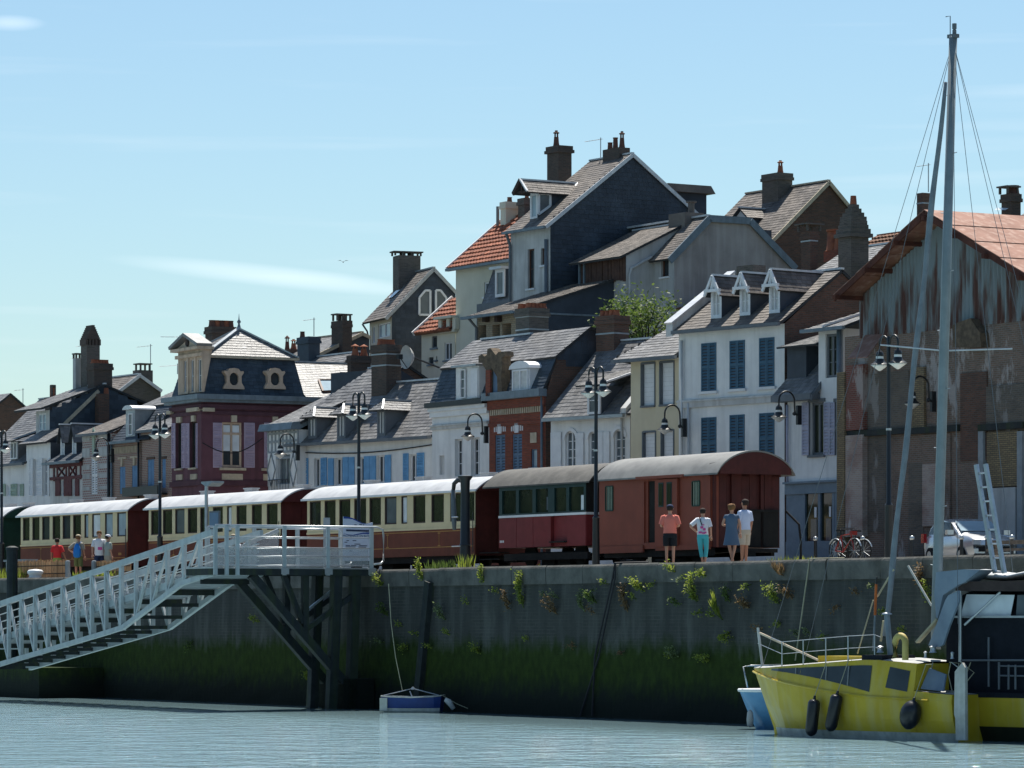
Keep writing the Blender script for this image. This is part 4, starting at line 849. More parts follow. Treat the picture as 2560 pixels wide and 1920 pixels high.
def house_c():
    fr = Frame(66,14.8,60); t = T('town_house','white house with closed white shutters below and tall slate-hung gable with big attic window','house',fr,(1.5,2,G),'houses along the quay')
    x1 = fr.f(A1(455,1300))[0]; ze = fr.f(A1(360,1185))[1]
    ws = [rc(t,A1,*q) for q in ((305,332,1325,1659),(390,428,1320,1659))]
    body(t,0,x1,0,8,G-.3,ze,'white_wall',ws,smat='slate_dark')
    for r in ws: win(t,FP,r,'white_paint','pane_mid',3,1,.12)
    for q in ((268,302),(335,388),(430,450)): shut(t,FP,rc(t,A1,q[0],q[1],1322,1659),'white_paint',rails=(.3,.65))
    # upper storey set back, roof sloping up to the right, slate gable
    z0 = fr.f(A1(270,1150))[1]; yf = .9; d = rc(t,A1,325,440,890,1090,yf)
    roof(t,[[(-.3,-.3,ze+.02),(x1+.1,-.3,ze+.02),(x1+.1,yf+.1,d[2]+.15),(-.3,yf+.1,d[2]+.15)]],'slate',name='eaves_roof')
    w_ = rc(t,A1,345,415,915,1075,yf)
    body(t,d[0],d[1]+.1,yf,9.0,ze,d[3],'white_dirty',[w_],name='attic_wall',smat='slate_dark'); win(t,('f',yf),w_,'white_paint','pane_sky',2,2,.08)
    xg = d[1]+.1
    e_ = fr.sd(A1(450,870),xg+.1); pk = fr.sd(A1(945,650),xg+.1); ye,ze2 = yf-.5,d[3]+.08; yr,zr = pk
    xl = d[0]-1.6
    roof(t,[[(xl,ye,ze2),(xg+.12,ye,ze2),(xg+.12,yr,zr),(xl,yr,zr)],[(xg+.12,2*yr-ye,ze2),(xl,2*yr-ye,ze2),(xl,yr,zr),(xg+.12,yr,zr)]],'slate',ridge=[((xl,yr,zr),(xg+.12,yr,zr))],rmat='ridge_white')
    g = MB(); P_ = [(xg+.02,yf,d[3]-.1),(xg+.02,2*yr-yf,d[3]-.1),(xg+.02,yr,zr-.06)]; g.poly(P_); g.poly([(xg+.015,yf,ze-2),(xg+.015,2*yr-yf,ze-2),(xg+.015,2*yr-yf,d[3]),(xg+.015,yf,d[3])]); o = t.p('gable',g,'slate_dark')
    s_ = MB(); slates(s_,[(xg+.025,yf,d[3]-1.5),(xg+.025,2*yr-yf,d[3]-1.5),(xg+.025,2*yr-yf,d[3]-.05),(xg+.025,yr,zr-.06),(xg+.025,yf,d[3]-.05)],.3,.24); t.p('slate_hanging',s_,'slate_blue',o,kind='stuff')
    yy = fr.sd(A1(870,900),xg+.1)[0]; g = MB(); g.box(xg+.02,xg+.5,yy-.05,fr.sd(A1(955,900),xg+.1)[0],ze,fr.sd(A1(910,740),xg+.1)[1]); o = t.p('side_chimney',g,'brick_brown')
    zt = fr.sd(A1(910,740),xg+.1)[1]; g = MB(); g.lathe(xg+.25,yy+.45,[(.13,zt),(.11,zt+.3)],12); t.p('chimney_pot',g,'terracotta',o,smooth='auto')
    a = fr.sd(A1(580,1010),xg+.12); b = fr.sd(A1(890,710),xg+.12); g = MB(); g.beam((xg+.12,a[0],a[1]),(xg+.12,b[0],b[1]),.1,.16); t.p('old_verge',g,'stone_cream')
    # chimney stack with arched pots on the ridge, brick stack before it
    c0,c1 = fr.f(A1(745,600),yr)[0],fr.f(A1(800,600),yr)[0]
    cy = fr.sd(A1(900,400),c1)[0]
    zt = fr.f(A1(780,300),yr)[1]
    o = chimney(t,c0,c1,yr-.1,cy,zr-.8,zt,'brick_chimney_grey',crown=False)
    g = MB(); n = 4; L_ = (cy-yr+.1)
    for j in range(n+1): y = yr-.1+L_*j/n; g.box(c0,c1,y-.06,y+.06,zt,zt+.3)
    for j in range(7): w_ = L_*(1-j/7.5)*.5; ym = yr-.1+L_/2; g.box(c0-.02,c1+.02,ym-w_,ym+w_,zt+.3+j*.1,zt+.4+j*.1)
    t.p('chimney_crown',g,'brick_chimney',o)
    c2,c3 = fr.f(A1(790,600),yr-.5)[0],fr.f(A1(850,600),yr-.5)[0]; cy2 = fr.sd(A1(1012,560),c3)[0]
    chimney(t,c2,c3,yr-.5,cy2,zr-1.2,fr.f(A1(830,470),yr-.5)[1],'brick_chimney',pots=[('pot',.5,.15+.17*j,.2,.14) for j in range(5)])
    c4_ = fr.f(A1(710,600),yr)[0]; chimney(t,c4_-.05,c4_+.3,yr-.3,yr+.1,zr-.8,fr.f(A1(720,420),yr)[1],'grey_wall',pots=(('table',.5,.5,.2,.2),),crown=False)
    xp = fr.f(A1(460,790),3.0)[0]; zp = fr.f(A1(460,800),3.0)[1]; chimney(t,xp-.3,xp+.3,2.8,3.4,zp-.5,zp+.1,'brick_chimney',pots=(('pot',.5,.5,.5,.14),('table',.5,.5,.6,.1)))
house_c()
def house_b():
    fr = Frame(-60,15.0,60); t = T('town_house','low white house with pale green shutters and one dormer at the left end','house',fr,(2.5,2,G),'houses along the quay')
    x1 = fr.f(A1(262,1400))[0]; ze = fr.f(A1(150,1375))[1]
    ws = [rc(t,A1,*q) for q in ((60,100,1560,1659),(160,185,1550,1659))]
    body(t,0,x1,0,7,G-.3,ze,'white_wall',ws)
    for r in ws: win(t,FP,r,'white_paint','pane_white',2,1,.1)
    for q in ((12,55),(103,158),(187,218)): shut(t,FP,rc(t,A1,q[0],q[1],1550,1659),'green_shutter')
    gutter(t,-.1,x1,-.3,ze+.03); m = .95; yr = 3.5; zr = ze+m*(yr+.25)
    gableroof(t,-.1,x1+.2,-.25,ze+.05,yr,zr,mat='slate')
    q = fr.sl(A1(130,1335),-.25,ze+.05,m); yf = q[1]; X0 = fr.f(A1(98,1330),yf)[0]; X1 = fr.f(A1(165,1330),yf)[0]; Z1 = fr.f(A1(130,1165),yf)[1]
    g = MB(); g.box(X0,X1,yf,yf+2,q[2],Z1); o = t.p('dormer',g,'slate'); win(t,('f',yf-.06),(X0+.05,X1-.05,q[2]+.05,Z1-.05),'white_paint','pane_mid',1,2,.05,parent=o)
    roof(t,[[(X0-.3,yf-.4,Z1),(X1+.3,yf-.4,Z1),(X1+.3,yf+2.2,Z1+.9),(X0-.3,yf+2.2,Z1+.9)]],'slate_pale',parent=o,name='dormer_roof',th=.05)
house_b()
# ---- narrow white house with lilac shutters and shop front
def house_p():
    fr = Frame(1973,14.4,58); t = T('shop_house','narrow white house with lilac louvred shutters and a blue-grey shop front','house',fr,(1.5,2,G),'houses along the quay')
    x1 = fr.f(B4(1625,900))[0]; zl = fr.f(B4(1300,940))[1]; xs = fr.f(B4(1448,700))[0]; zh = fr.f(B4(1520,470))[1]
    w1 = rc(t,B4,1388,1488,988,1365); w2 = rc(t,B4,1572,1620,985,1365); w3 = rc(t,B4,1498,1582,498,812); zs = fr.f(B4(1450,1565))[1]
    mb = MB(); wallgrid(mb,FP,-.1,x1,zs,zl,[w1,w2]); wallgrid(mb,FP,xs,x1,zl,zh,[w3])
    mb.poly([(xs,0,zl),(xs,0,zh),(xs,5,zh),(xs,5,zl)]); mb.poly([(x1,0,G),(x1,5,G),(x1,5,zh),(x1,0,zh)]); mb.poly([(-.1,0,G),(-.1,0,zl),(-.1,5,zl),(-.1,5,G)]); t.p('wall',mb,'white_wall')
    win(t,FP,w1,'grey_frame','pane_green',1,2,.15,sill='grey_frame',fw=.09); win(t,FP,w2,'grey_frame','pane_green',1,1,.12); win(t,FP,w3,'grey_frame','pane_green',3,2,.12,fw=.09)
    for r in (w1,w2):
        g = MB(); g.box(r[0]-.08,r[1]+.08,-.05,0,r[3],r[3]+.12); g.box(r[0]-.08,r[0],-.03,0,r[2],r[3]); t.p('window_surround',g,'grey_frame')
    for q in ((1335,1384),(1492,1530),(1532,1570)): shut(t,FP,rc(t,B4,q[0],q[1],990,1368),'lilac_blue')
    # low roof on the left with a slate-cheeked dormer
    m = .95; roof(t,[[(-.5,-.4,zl-.02),(xs+.1,-.4,zl-.02),(xs+.1,2.4,zl+m*2.8),(-.5,2.4,zl+m*2.8)]],'slate_pale',sh=.2)
    g = MB(); g.prism([(-.5,-.42,zl-.2),(-.5,-.42,zl+.02),(xs+.1,-.42,zl+.02),(xs+.1,-.42,zl-.2)],(0,.5,0)); g.prism([(xs+.1,-.4,zl-.05),(xs+.1,.6,zl+1.1),(xs+.1,.6,zl+.8),(xs+.1,-.4,zl-.25)],(.06,0,0)); t.p('eaves_board',g,'grey_frame')
    d0 = fr.f(B4(1240,800),.2)[0]; zd = fr.f(B4(1300,590),.2)[1]
    g = MB(); g.box(d0-.2,d0+.9,.25,3,zl+.2,zd); o = t.p('dormer',g,'slate_dark'); e = fr.f(B4(1222,575),.0)[0]
    roof(t,[[(d0-.35,-.1,zd),(xs,-.1,zd),(xs,1.6,zd+.5),(d0-.1,1.6,zd+.5)]],'slate_pale',parent=o,name='dormer_roof',th=.05,ridge=[((d0-.1,1.6,zd+.5),(xs,1.6,zd+.5))],rw=.1,rmat='ridge_white')
    zp = fr.f(B4(1560,375),1.2)[1]
    roof(t,[[(xs-.35,-.4,zh+.03),(x1+.6,-.4,zh+.03),(x1+.6,1.4,zp+.1),(xs+.7,1.4,zp+.1)],[(xs-.35,4,zh+.03),(xs-.35,-.4,zh+.03),(xs+.7,1.4,zp+.1),(xs+.7,3,zp+.1)]],'slate_pale',name='turret_roof',ridge=[((xs+.75,-.4,zh+.06),(xs+1.5,1.4,zp+.12))],rmat='ridge_white')
    gutter(t,xs-.4,x1+.6,-.42,zh+.02,'zinc_blue')
    # shop front
    g = MB(); g.box(-.1,x1,-.12,.1,zs-.35,zs); g.box(-.1,x1,-.22,.1,zs,zs+.07)
    zsill = fr.f(B6(300,1445))[1]; g.box(-.1,x1,-.08,.1,G,zsill); r = [fr.f(B6(q,1200))[0] for q in (105,240,355,468,490)]
    g.box(-.1,r[1],-.05,.1,zsill,zs-.35)
    for x in r[2:4]: g.box(x-.07,x+.07,-.06,.1,zsill,zs-.35)
    g.box(r[3],x1,-.05,.1,zsill,zs-.35); o = t.p('shop_front',g,'shop_blue')
    for a,b in ((r[1],r[2]-.07),(r[2]+.07,r[3]-.07)):
        g = MB(); g.box(a,b,.02,.05,zsill,zs-.35); t.p('pane',g,'pane_green',o)
        g = MB(); g.box(a+.35*(b-a),a+.8*(b-a),.0,.018,zsill+.02,zsill+.75); t.p('window_display',g,'pane_mid',o)
        g = MB(); g.box(a+.62*(b-a),a+.78*(b-a),.0,.018,zsill+.8,zsill+1.15); t.p('menu_card',g,'white_paint',o)
    pipe(t,fr.f(B4(1618,1000))[0]-.02,-.12,G,zh,'zinc_blue',.09); pipe(t,.02,-.1,zs,zl-.3,'lilac_blue',.05)
house_p()
# ---- brick warehouse with corrugated iron gable
def house_q():
    fr = Frame(2112,13.6,60); t = T('warehouse','derelict brick warehouse with rusty corrugated iron gable and roof','warehouse',fr,(4,2,G),'houses along the quay')
    x1 = fr.f((2620,1000))[0]; zb = fr.f(B5(900,1300))[1]
    mb = MB(); wallgrid(mb,FP,0,x1,G-.3,zb); mb.poly([(0,0,G),(0,0,zb),(0,12,zb),(0,12,G)]); mb.poly([(x1,0,G),(x1,12,G),(x1,12,zb),(x1,0,zb)]); t.p('wall',mb,'brick_ware')
    # pilasters, patched bays and band
    X = lambda q: fr.f(B6(q,800))[0]; z6 = lambda q: fr.f(B6(900,q))[1]
    for a,b,z0,z1,d,mt,nm in ((535,595,1560,100,.25,'brick_ware_ochre','pilaster'),(735,1065,560,100,.03,'brick_ware_dark','brick_panel'),(1090,1200,560,60,.10,'brick_ware_ochre','pilaster'),(735,880,1370,585,.02,'brick_ware_dark','brick_panel'),(1480,1690,800,100,.05,'brick_brown','brick_panel'),(1690,2000,520,200,.07,'brick_ware_dark','brick_panel'),(1700,1950,1010,570,.09,'brick_ware_ochre','brick_panel'),(1060,1180,1560,820,.02,'brick_ware_dark','brick_panel'),(1180,1400,1330,590,.05,'brick_ware','brick_panel'),(597,733,560,40,.2,'brick_ware_red','pilaster'),(597,733,1410,600,.22,'brick_washed','pilaster'),(1182,1290,1325,830,.08,'brick_washed','brick_panel')):
        g = MB(); g.box(X(a),X(b),-d,-.001,fr.f(B6((a+b)/2,z0))[1],fr.f(B6((a+b)/2,z1))[1]); t.p(nm,g,mt)
    for a,b,q in ((595,1065,578),(1065,1480,555),(1640,2000,530)):
        g = MB(); z = fr.f(B6((a+b)/2,q))[1]; g.box(X(a),X(b),-.16,0,z-.1,z+.1); t.p('ledge',g,'steel_dark')
    for a in (1640,1950): g = MB(); g.box(X(a),X(a+40),-.14,0,G,fr.f(B6(a,570))[1]); t.p('timber_post',g,'timber_grey')
    g = MB(); g.box(X(1720),X(1930),-.1,0,G,fr.f(B6(1800,1020))[1]); t.p('blocked_door',g,'grey_wall')
    # gable sheet: ribs as geometry
    xl = fr.f(B5(690,1100))[0]; zl = fr.f(B5(690,1020))[1]; apx,apz = fr.f(B5(1440,330)); xr_ = fr.f(B5(2300,900))[0]; mR = (apz-zl)/(apx-xl)
    g = MB(); n = 150; pv = None; xe = apx+(apx-xl)
    for k in range(n+1):
        x = xl+(xe-xl)*k/n; top = apz-abs(x-apx)*mR; dd = .035*math.cos(k*math.pi*.66); q = ((x,-.02+dd,zb-.1),(x,-.02+dd,max(top,zb+.05)))
        if pv: g.poly([pv[0],q[0],q[1],pv[1]])
        pv = q
    t.p('corrugated_gable',g,'corrugated')
    # roof sheets, overhanging the gable by a metre
    ov = -1.0; L_ = 12; a0 = (xl-1.4,zl-1.4*mR); 
    for side in (-1,1):
        for k in range(4):
            f0,f1 = k/4,(k+1)/4; ex = xl-.05 if side < 0 else xe+.3
            def pp(fq,y,dz=0): x = apx+(ex-apx)*fq; return (x,y,apz+.12-abs(x-apx)*mR+dz)
            for j in range(3):
                y0 = ov+(L_-ov)*j/3; y1_ = ov+(L_-ov)*(j+1)/3; g = MB()
                g.prism([pp(f0,y0,.03*(1-k*.3)),pp(f1,y0,.03*(1-k*.3)+.02),pp(f1,y1_,.03*(1-k*.3)+.02),pp(f0,y1_,.03*(1-k*.3))],(0,0,-.03))
                o = t.p('roof_sheet',g,'rust_sheet')
    for fq in (.02,.3,.62,.95):
        for side in (-1,1):
            ex = xl-.05 if side < 0 else xe+.3; x = apx+(ex-apx)*fq; z = apz+.0-abs(x-apx)*mR; g = MB(); g.box(x-.08,x+.08,ov-.15,.3,z-.16,z-.02); t.p('purlin',g,'rust_dark')
    for side in (-1,1):
        ex = xl-.05 if side < 0 else xe+.3; g = MB(); g.beam((apx,ov+.03,apz+.0),(ex,ov+.03,apz-abs(ex-apx)*mR),.05,.2); t.p('barge_board',g,'rust_dark')
    # bent rusty canopy sheet and stone stump
    q = [fr.f(B5(*p),-.9) for p in ((595,1510),(760,1500),(890,1310),(740,1320))]; y_ = [-1.2,-1.2,-.1,-.1]
    g = MB(); g.prism([(fr.f(B5(*p),y)[0],y,fr.f(B5(*p),y)[1]) for p,y in zip(((595,1510),(760,1500),(890,1310),(740,1318)),y_)],(0,0,-.03)); t.p('canopy_sheet',g,'rust_sheet')
    g = MB(); P_ = [(fr.f(B5(*p),-.35)[0],-.35,fr.f(B5(*p),-.35)[1]) for p in ((1470,1420),(1460,1240),(1520,1210),(1610,1180),(1690,1300),(1700,1420))]; g.prism(P_[::-1],(0,.5,0)); t.p('wall_stump',g,'ruin_stone')
house_q()

# ================================================================== houses up the slope behind
def hill(v): return G+min(max(v-20,0)*0.16,4.2)
def gable_house(label,pxc,v,ang,pe,pr,pb=None,W_=6,wall='white_dirty',side='slate_dark',rmat='slate',name='hill_house',fh=(),sh=(),over=.3,hang=False,ridge='zinc',sl=.2,tile=False,zdown=0):
    """house with its gable end (plane x=0) towards the right; pe, pr, pb: eave, ridge and back eave of that end in the photo"""
    fr = Frame(pxc,v,ang)
    if W_ > 50: W_ = -fr.f((W_,pe[1]))[0]
    t = T(name,label,'house',fr,(-W_/2,2,hill(v)),'houses on the slope behind the quay')
    ye,ze = fr.sd(pe,0); yr,zr = fr.sd(pr,0); m = (zr-ze)/(yr-ye)
    if pb: yb,zb = fr.sd(pb,0)
    else: yb,zb = 2*yr-ye,ze
    z0 = hill(v)-1.5; mb = MB(); fhh = [rc(t,*q) if callable(q[0]) else q for q in fh]
    wallgrid(mb,FP,-W_,0,z0,ze-m*ye if ye < 0 else ze,fhh)
    mb.poly([(-W_,0,z0),(-W_,0,ze),(-W_,yr,zr),(-W_,yb,zb),(-W_,yb,z0)]); mb.poly([(-W_,yb,z0),(-W_,yb,zb),(0,yb,zb),(0,yb,z0)])
    t.p('wall',mb,wall)
    g = MB(); g.poly([(0,0,z0),(0,yb,z0),(0,yb,zb),(0,yr,zr-.03),(0,0,ze-m*ye)]); o = t.p('gable_wall',g,side)
    if hang: g = MB(); slates(g,[(.01,0,z0+1),(.01,yb,z0+1),(.01,yb,zb),(.01,yr,zr-.05),(.01,0,ze-m*ye)],.26,.2); t.p('slate_hanging',g,hang,o,kind='stuff')
    ya = -over; za = zr-m*(yr-ya)
    roof(t,[[(-W_-.1,ya,za),(.1,ya,za),(.1,yr,zr),(-W_-.1,yr,zr)],[(.1,yb,zb),(-W_-.1,yb,zb),(-W_-.1,yr,zr),(.1,yr,zr)]],rmat,ridge=[((-W_-.1,yr,zr),(.1,yr,zr))],rmat=ridge,sh=sl,tile=tile,sw=.28 if tile else .24)
    g = MB(); g.beam((.12,ya,za-.06),(.12,yr,zr-.06),.06,.16); g.beam((.12,yr,zr-.06),(.12,yb,zb-.06),.06,.16); t.p('verge_board',g,ridge)
    return t,fr,dict(ya=ya,za=za,yr=yr,zr=zr,m=m,yb=yb,zb=zb,z0=z0)
# ---- dark slate gable with two cut-corner windows
def house_t():
    t,fr,d = gable_house('dark slate gabled house with two white cut-corner attic windows and broad chimney',979.5,29,70,B1(375,1195),B1(765,792),B1(975,1015),924,'pale_wall','slate_dark','slate_brown',
        fh=((B1,190,215,1340,1500),(B1,245,360,1310,1445)),hang='slate_dark',over=.35)
    for q in ((190,215,1340,1500),(245,360,1310,1445)): win(t,FP,rc(t,B1,*q),'white_paint','pane_sky',1,2 if q[0] > 200 else 1,.1)
    for a,b,flip in ((632,735,False),(788,886,True)):
        r = rs(t,B1,a,b,1003,1233,.03); y0,y1,z0,z1 = r; c = (y1-y0)*.55; cz = (z1-z0)*.3
        P_ = [(y0,z0),(y1,z0),(y1,z1),(y0+c,z1),(y0,z1-cz)] if not flip else [(y0,z0),(y1,z0),(y1,z1-cz),(y0+(y1-y0)*.45,z1),(y0,z1)]
        g = MB(); n = len(P_); pts = [(.05,p[0],p[1]) for p in P_]
        for k in range(n): g.beam(pts[k],pts[(k+1) % n],.1,.1)
        o = t.p('window',g,'white_paint'); g = MB(); g.poly([(.045,p[0],p[1]) for p in P_]); t.p('pane',g,'pane_mid',o)
    xl = fr.f(B1(170,1300))[0]; ya = fr.sd(B1(385,900),xl)[0]; yb = fr.sd(B1(615,800),xl)[0]
    # the stack stands on the left verge
    chimney(t,xl,xl+.9,ya,min(yb,d['yr']+.2),d['za'],fr.sd(B1(400,685),xl)[1],'brick_chimney_grey',slabs=False,crown=False,pots=(('table',.5,.12,.16,.3),('table',.5,.5,.16,.3),('table',.5,.86,.16,.3)))
    S = lambda p: fr.sl(B1(*p),d['ya'],d['za'],d['m'])
    P_ = [S(p) for p in ((350,1080),(385,1075),(460,1005),(425,1010))]; nrm = Vector((0,-d['m'],1)).normalized(); g = MB(); g.poly([vadd(p,nrm,.06) for p in P_]); o = t.p('roof_light',g,'pane_white')
    g = MB(); g.tube([(xl,-.4,d['za']-.05),(xl,-.15,d['za']-.4),(xl,-.08,d['za']-.7),(xl,-.08,d['z0'])],.05,6); t.p('downpipe',g,'grey_frame')
house_t()
# ---- pale house with red tiled roof, lower wing
def house_r():
    fr = Frame(1139.5,29,60); t = T('hill_house','tall pale cream house with large red tiled roof and white chimney','house',fr,(4,3,hill(34)),'houses on the slope behind the quay')
    x1 = fr.f((1310,700))[0]; ze = fr.f(B1(985,800))[1]; yr,zr = fr.sd(B1(1527,256),-.2); m = (zr-ze)/(yr+.3); w_ = rc(t,B1,1245,1300,925,1060)
    body(t,0,x1,0,2*yr,hill(29)-1,ze,'pale_wall',[w_],gable=(yr,zr-.1)); win(t,FP,w_,'white_paint','pane_mid',1,1,.1,sill='white_paint')
    gableroof(t,-.2,x1+.1,-.3,ze,yr,zr,mat='tile_red',tile=True,sh=.36,sw=.28,rmat='tile_red',slab='tile_brown')
    gutter(t,-.2,x1,-.35,ze-.02,'zinc_blue',.2)
    g = MB(); g.beam((-.24,-.35,ze),(-.24,yr,zr+.05),.08,.2); t.p('verge_board',g,'white_paint')
    S = lambda p: fr.sl(B1(*p),-.3,ze,m)
    q = S((1440,370)); c0 = fr.f(B1(1398,300),q[1]-.3)[0]; c1 = fr.f(B1(1450,300),q[1]-.3)[0]; c2 = fr.sd(B1(1495,300),c1)[0]
    chimney(t,c0,c1,q[1]-.3,max(c2,q[1]+.4),q[2]-.8,fr.f(B1(1420,178),q[1]-.3)[1],'pale_wall',pots=(('dark',.5,.5,.24,.12),))
    q = S((1374,410)); g = MB(); g.tube([(q[0],q[1],q[2]-.1),(q[0],q[1],fr.f(B1(1374,212),q[1])[1])],.08,8); t.p('flue_pipe',g,'grey_frame')
    q = S((1630,290)); chimney(t,q[0]-.3,q[0]+.3,q[1]-.2,q[1]+.4,q[2]-.5,fr.f(B1(1630,145),q[1])[1],'brick_chimney_grey',pots=(('pot',.5,.5,.2,.1),))
    s = T('hill_house','low pale cream house with red tiled roof and pierced brick loggia','house',fr,(-2,2,hill(33)),'houses on the slope behind the quay')
    yf = -.02; xl = fr.f(B1(655,1420),yf)[0]; xr_ = -.01; ze = fr.f(B1(800,1398),yf)[1]
    ws = [rc(s,B1,*q,yf) for q in ((752,802,1432,1545),(872,940,1492,1659),(722,768,1632,1700),(790,803,1625,1659))]
    mb = MB(); wallgrid(mb,('f',yf),xl,xr_,hill(33)-1,ze,ws); mb.poly([(xl,yf,G),(xl,yf,ze),(xl,4,ze+4),(xl,4,G)]); s.p('wall',mb,'pale_wall')
    for r in ws: win(s,('f',yf),r,'white_paint' if r is ws[1] else 'grey_frame','pane',1,2 if r is ws[1] else 1,.1,sill='zinc_blue')
    r = rc(s,B1,905,920,1495,1655,yf)
    yk,zk = fr.sd(B1(970,1078),xl); zk2 = ze+(zk-ze)
    roof(s,[[(xl-.15,yf-.3,ze),(xr_,yf-.3,ze),(xr_,yk,zk),(xl-.15,yk,zk)]],'tile_red',tile=True,sh=.36,sw=.28,slab='tile_brown')
    g = MB(); g.beam((xl-.2,yf-.35,ze+.02),(xl-.2,yk,zk+.05),.1,.22); s.p('verge_board',g,'white_paint')
    yd = yf-.2; d = rc(s,B1,810,965,1270,1400,yd); g = MB(); g.box(d[0],d[1],yd,yd+1.2,d[2],d[2]+.12); g.box(d[0]-.1,d[1],yd-.2,yd+1.4,d[3]+.0,d[3]+.12)
    for q in (812,888,945): x = fr.f(B1(q,1300),yd)[0]; g.box(x,x+.3,yd,yd+.2,d[2]+.12,d[3])
    o = s.p('loggia',g,'pale_wall'); g = MB()
    for a,b in ((835,890),(912,968)):
        r = rc(s,B1,a,b,1285,1395,yd+.05); nn = 7
        for k in range(nn):
            for j in range(nn): g.box(r[0]+(r[1]-r[0])*(k+.1)/nn,r[0]+(r[1]-r[0])*(k+.75)/nn,yd+.05,yd+.15,r[2]+(r[3]-r[2])*(j+.1)/nn,r[2]+(r[3]-r[2])*(j+.7)/nn)
    s.p('pierced_brick',g,'tile_red',o,kind='stuff')
house_r()
# ---- tall white house with the great black slate gable
def house_u():
    t,fr,d = gable_house('tall white house with huge black slate gable, glazed dormer and high brick chimney',1375.7,27.5,58,B2(580,748),B2(1182,250),B2(1665,695),1277,'white_dirty','slate_dark','slate_brown',
        fh=((B2,412,462,955,1248),(B2,512,541,950,1075)),hang='slate_dark',over=.3,ridge='ridge_white')
    for q in ((412,462,955,1248),(512,541,950,1075)): win(t,FP,rc(t,B2,*q),'brown_window','pane',2,1,.15,sill='white_paint')
    xw = fr.f((1277,600))[0]; gutter(t,xw-.1,.1,-.35,d['za']-.02,'zinc_blue'); g = MB(); g.tube([(xw+.1,-.3,d['za']-.1),(xw+.1,-.1,d['za']-.6),(xw+.1,-.1,d['z0'])],.07,6); t.p('downpipe',g,'grey_frame')
    pipe(t,-.2,-.1,d['z0'],fr.f(B2(560,885))[1],'grey_frame',.08)
    S = lambda p: fr.sl(B2(*p),d['ya'],d['za'],d['m'])
    q = S((455,735)); yf = q[1]; X0 = fr.f(B2(430,650),yf)[0]; X1 = fr.f(B2(484,650),yf)[0]; Z0 = q[2]; Z1 = fr.f(B2(455,540),yf)[1]; Z2 = fr.f(B2(415,440),yf-.5)[1]
    yb = yf+(Z2-Z0)/d['m']; xm = (X0+X1)/2; yc = yf+(Z1-Z0)/d['m']
    g = MB(); g.poly([(X1,yf,Z0),(X1,yc,Z1),(X1,yf,Z1)]); g.poly([(X0,yf,Z0),(X0,yf,Z1),(X0,yc,Z1)]); o = t.p('dormer',g,'slate_dark')
    win(t,('f',yf),(X0,X1,Z0,Z1),'white_paint','pane_sky',1,1,.05,parent=o,fw=.12)
    a = fr.sd(B2(575,650),X1)[0]; g = MB()
    zl = lambda y: max(Z0+.1,Z0+d['m']*(y-yf)+.12)
    pts = [(X1+.03,yf+.05,Z0+.2),(X1+.03,a,zl(a)),(X1+.03,a,Z1-.05),(X1+.03,yf+.05,Z1-.05)]
    for k in range(4): g.beam(pts[k],pts[(k+1) % 4],.1,.1)
    t.p('side_window_frame',g,'white_paint',o); g = MB(); g.poly([vadd(p,(-.01,0,0)) for p in pts]); t.p('pane',g,'pane_mid',o)
    e = .3; sl = (Z2-Z1)/(X1-xm); zo = Z1-.05
    roof(t,[[(X1+e,yf-.7,zo),(X1+e,yc+.2,zo),(xm,yb,Z2),(xm,yf-.7,Z2)],[(X0-e,yc+.2,zo),(X0-e,yf-.7,zo),(xm,yf-.7,Z2),(xm,yb,Z2)]],'slate_brown',parent=o,name='dormer_roof',th=.06,ridge=[((xm,yf-.7,Z2),(xm,yb,Z2)),((X1+e,yf-.72,zo),(xm,yf-.72,Z2)),((X1+e,yc+.25,zo),(xm,yb,Z2))],rmat='ridge_white',rw=.1)
    g = MB(); g.beam((X0-e,yf-.72,zo),(xm,yf-.72,Z2),.08,.18); g.beam((xm,yf-.6,Z2-.1),(xm,yf-.6,Z1),.08,.1); g.beam((X0,yf-.6,Z1),(X1,yf-.6,Z1),.08,.1); t.p('dormer_timber',g,'timber_dark',o)
    # chimneys
    yr,zr = d['yr'],d['zr']; c0,c1 = fr.f(B2(556,400),yr-1.2)[0],fr.f(B2(640,400),yr-1.2)[0]; y2 = fr.sd(B2(738,400),c1)[0]
    chimney(t,c0,c1,yr-1.2,y2,zr-3.5,fr.f(B2(600,200),yr-1.2)[1],'brick_chimney',cap=.16,pots=(('lantern',.35,.4,.75,.13,'terracotta_dark'),))
    c0,c1 = fr.f(B2(1002,250),yr)[0],-.05; chimney(t,c0,c1-.6,yr-.25,yr+.35,zr-.6,fr.f(B2(1100,232),yr)[1]+.15,'brick_chimney',pots=(('dark',.12,.5,.34,.12),('dark',.45,.5,.52,.12),('lantern',.85,.5,.75,.12,'terracotta_dark')),crown=False)
    # small dormer on the back slope
    yq,zq = fr.sd(B2(1560,500),-1.5); g = MB(); g.box(-2.6,-.6,yq-1.6,yq+.7,zq-2.2,zq-.25); o = t.p('back_dormer',g,'slate_dark'); g = MB(); g.prism([(-2.9,yq-1.6,zq),(-2.9,yq+.75,zq),(-2.9,yq+1.0,zq-.35),(-2.9,yq-1.6,zq-.35)],(2.6,0,0)); t.p('dormer_roof',g,'slate_brown',o)
    antenna(fr,B2(953,290),yr,B2(953,130),1.1,label='thin roof antenna on ridge of the black gabled house')
house_u()
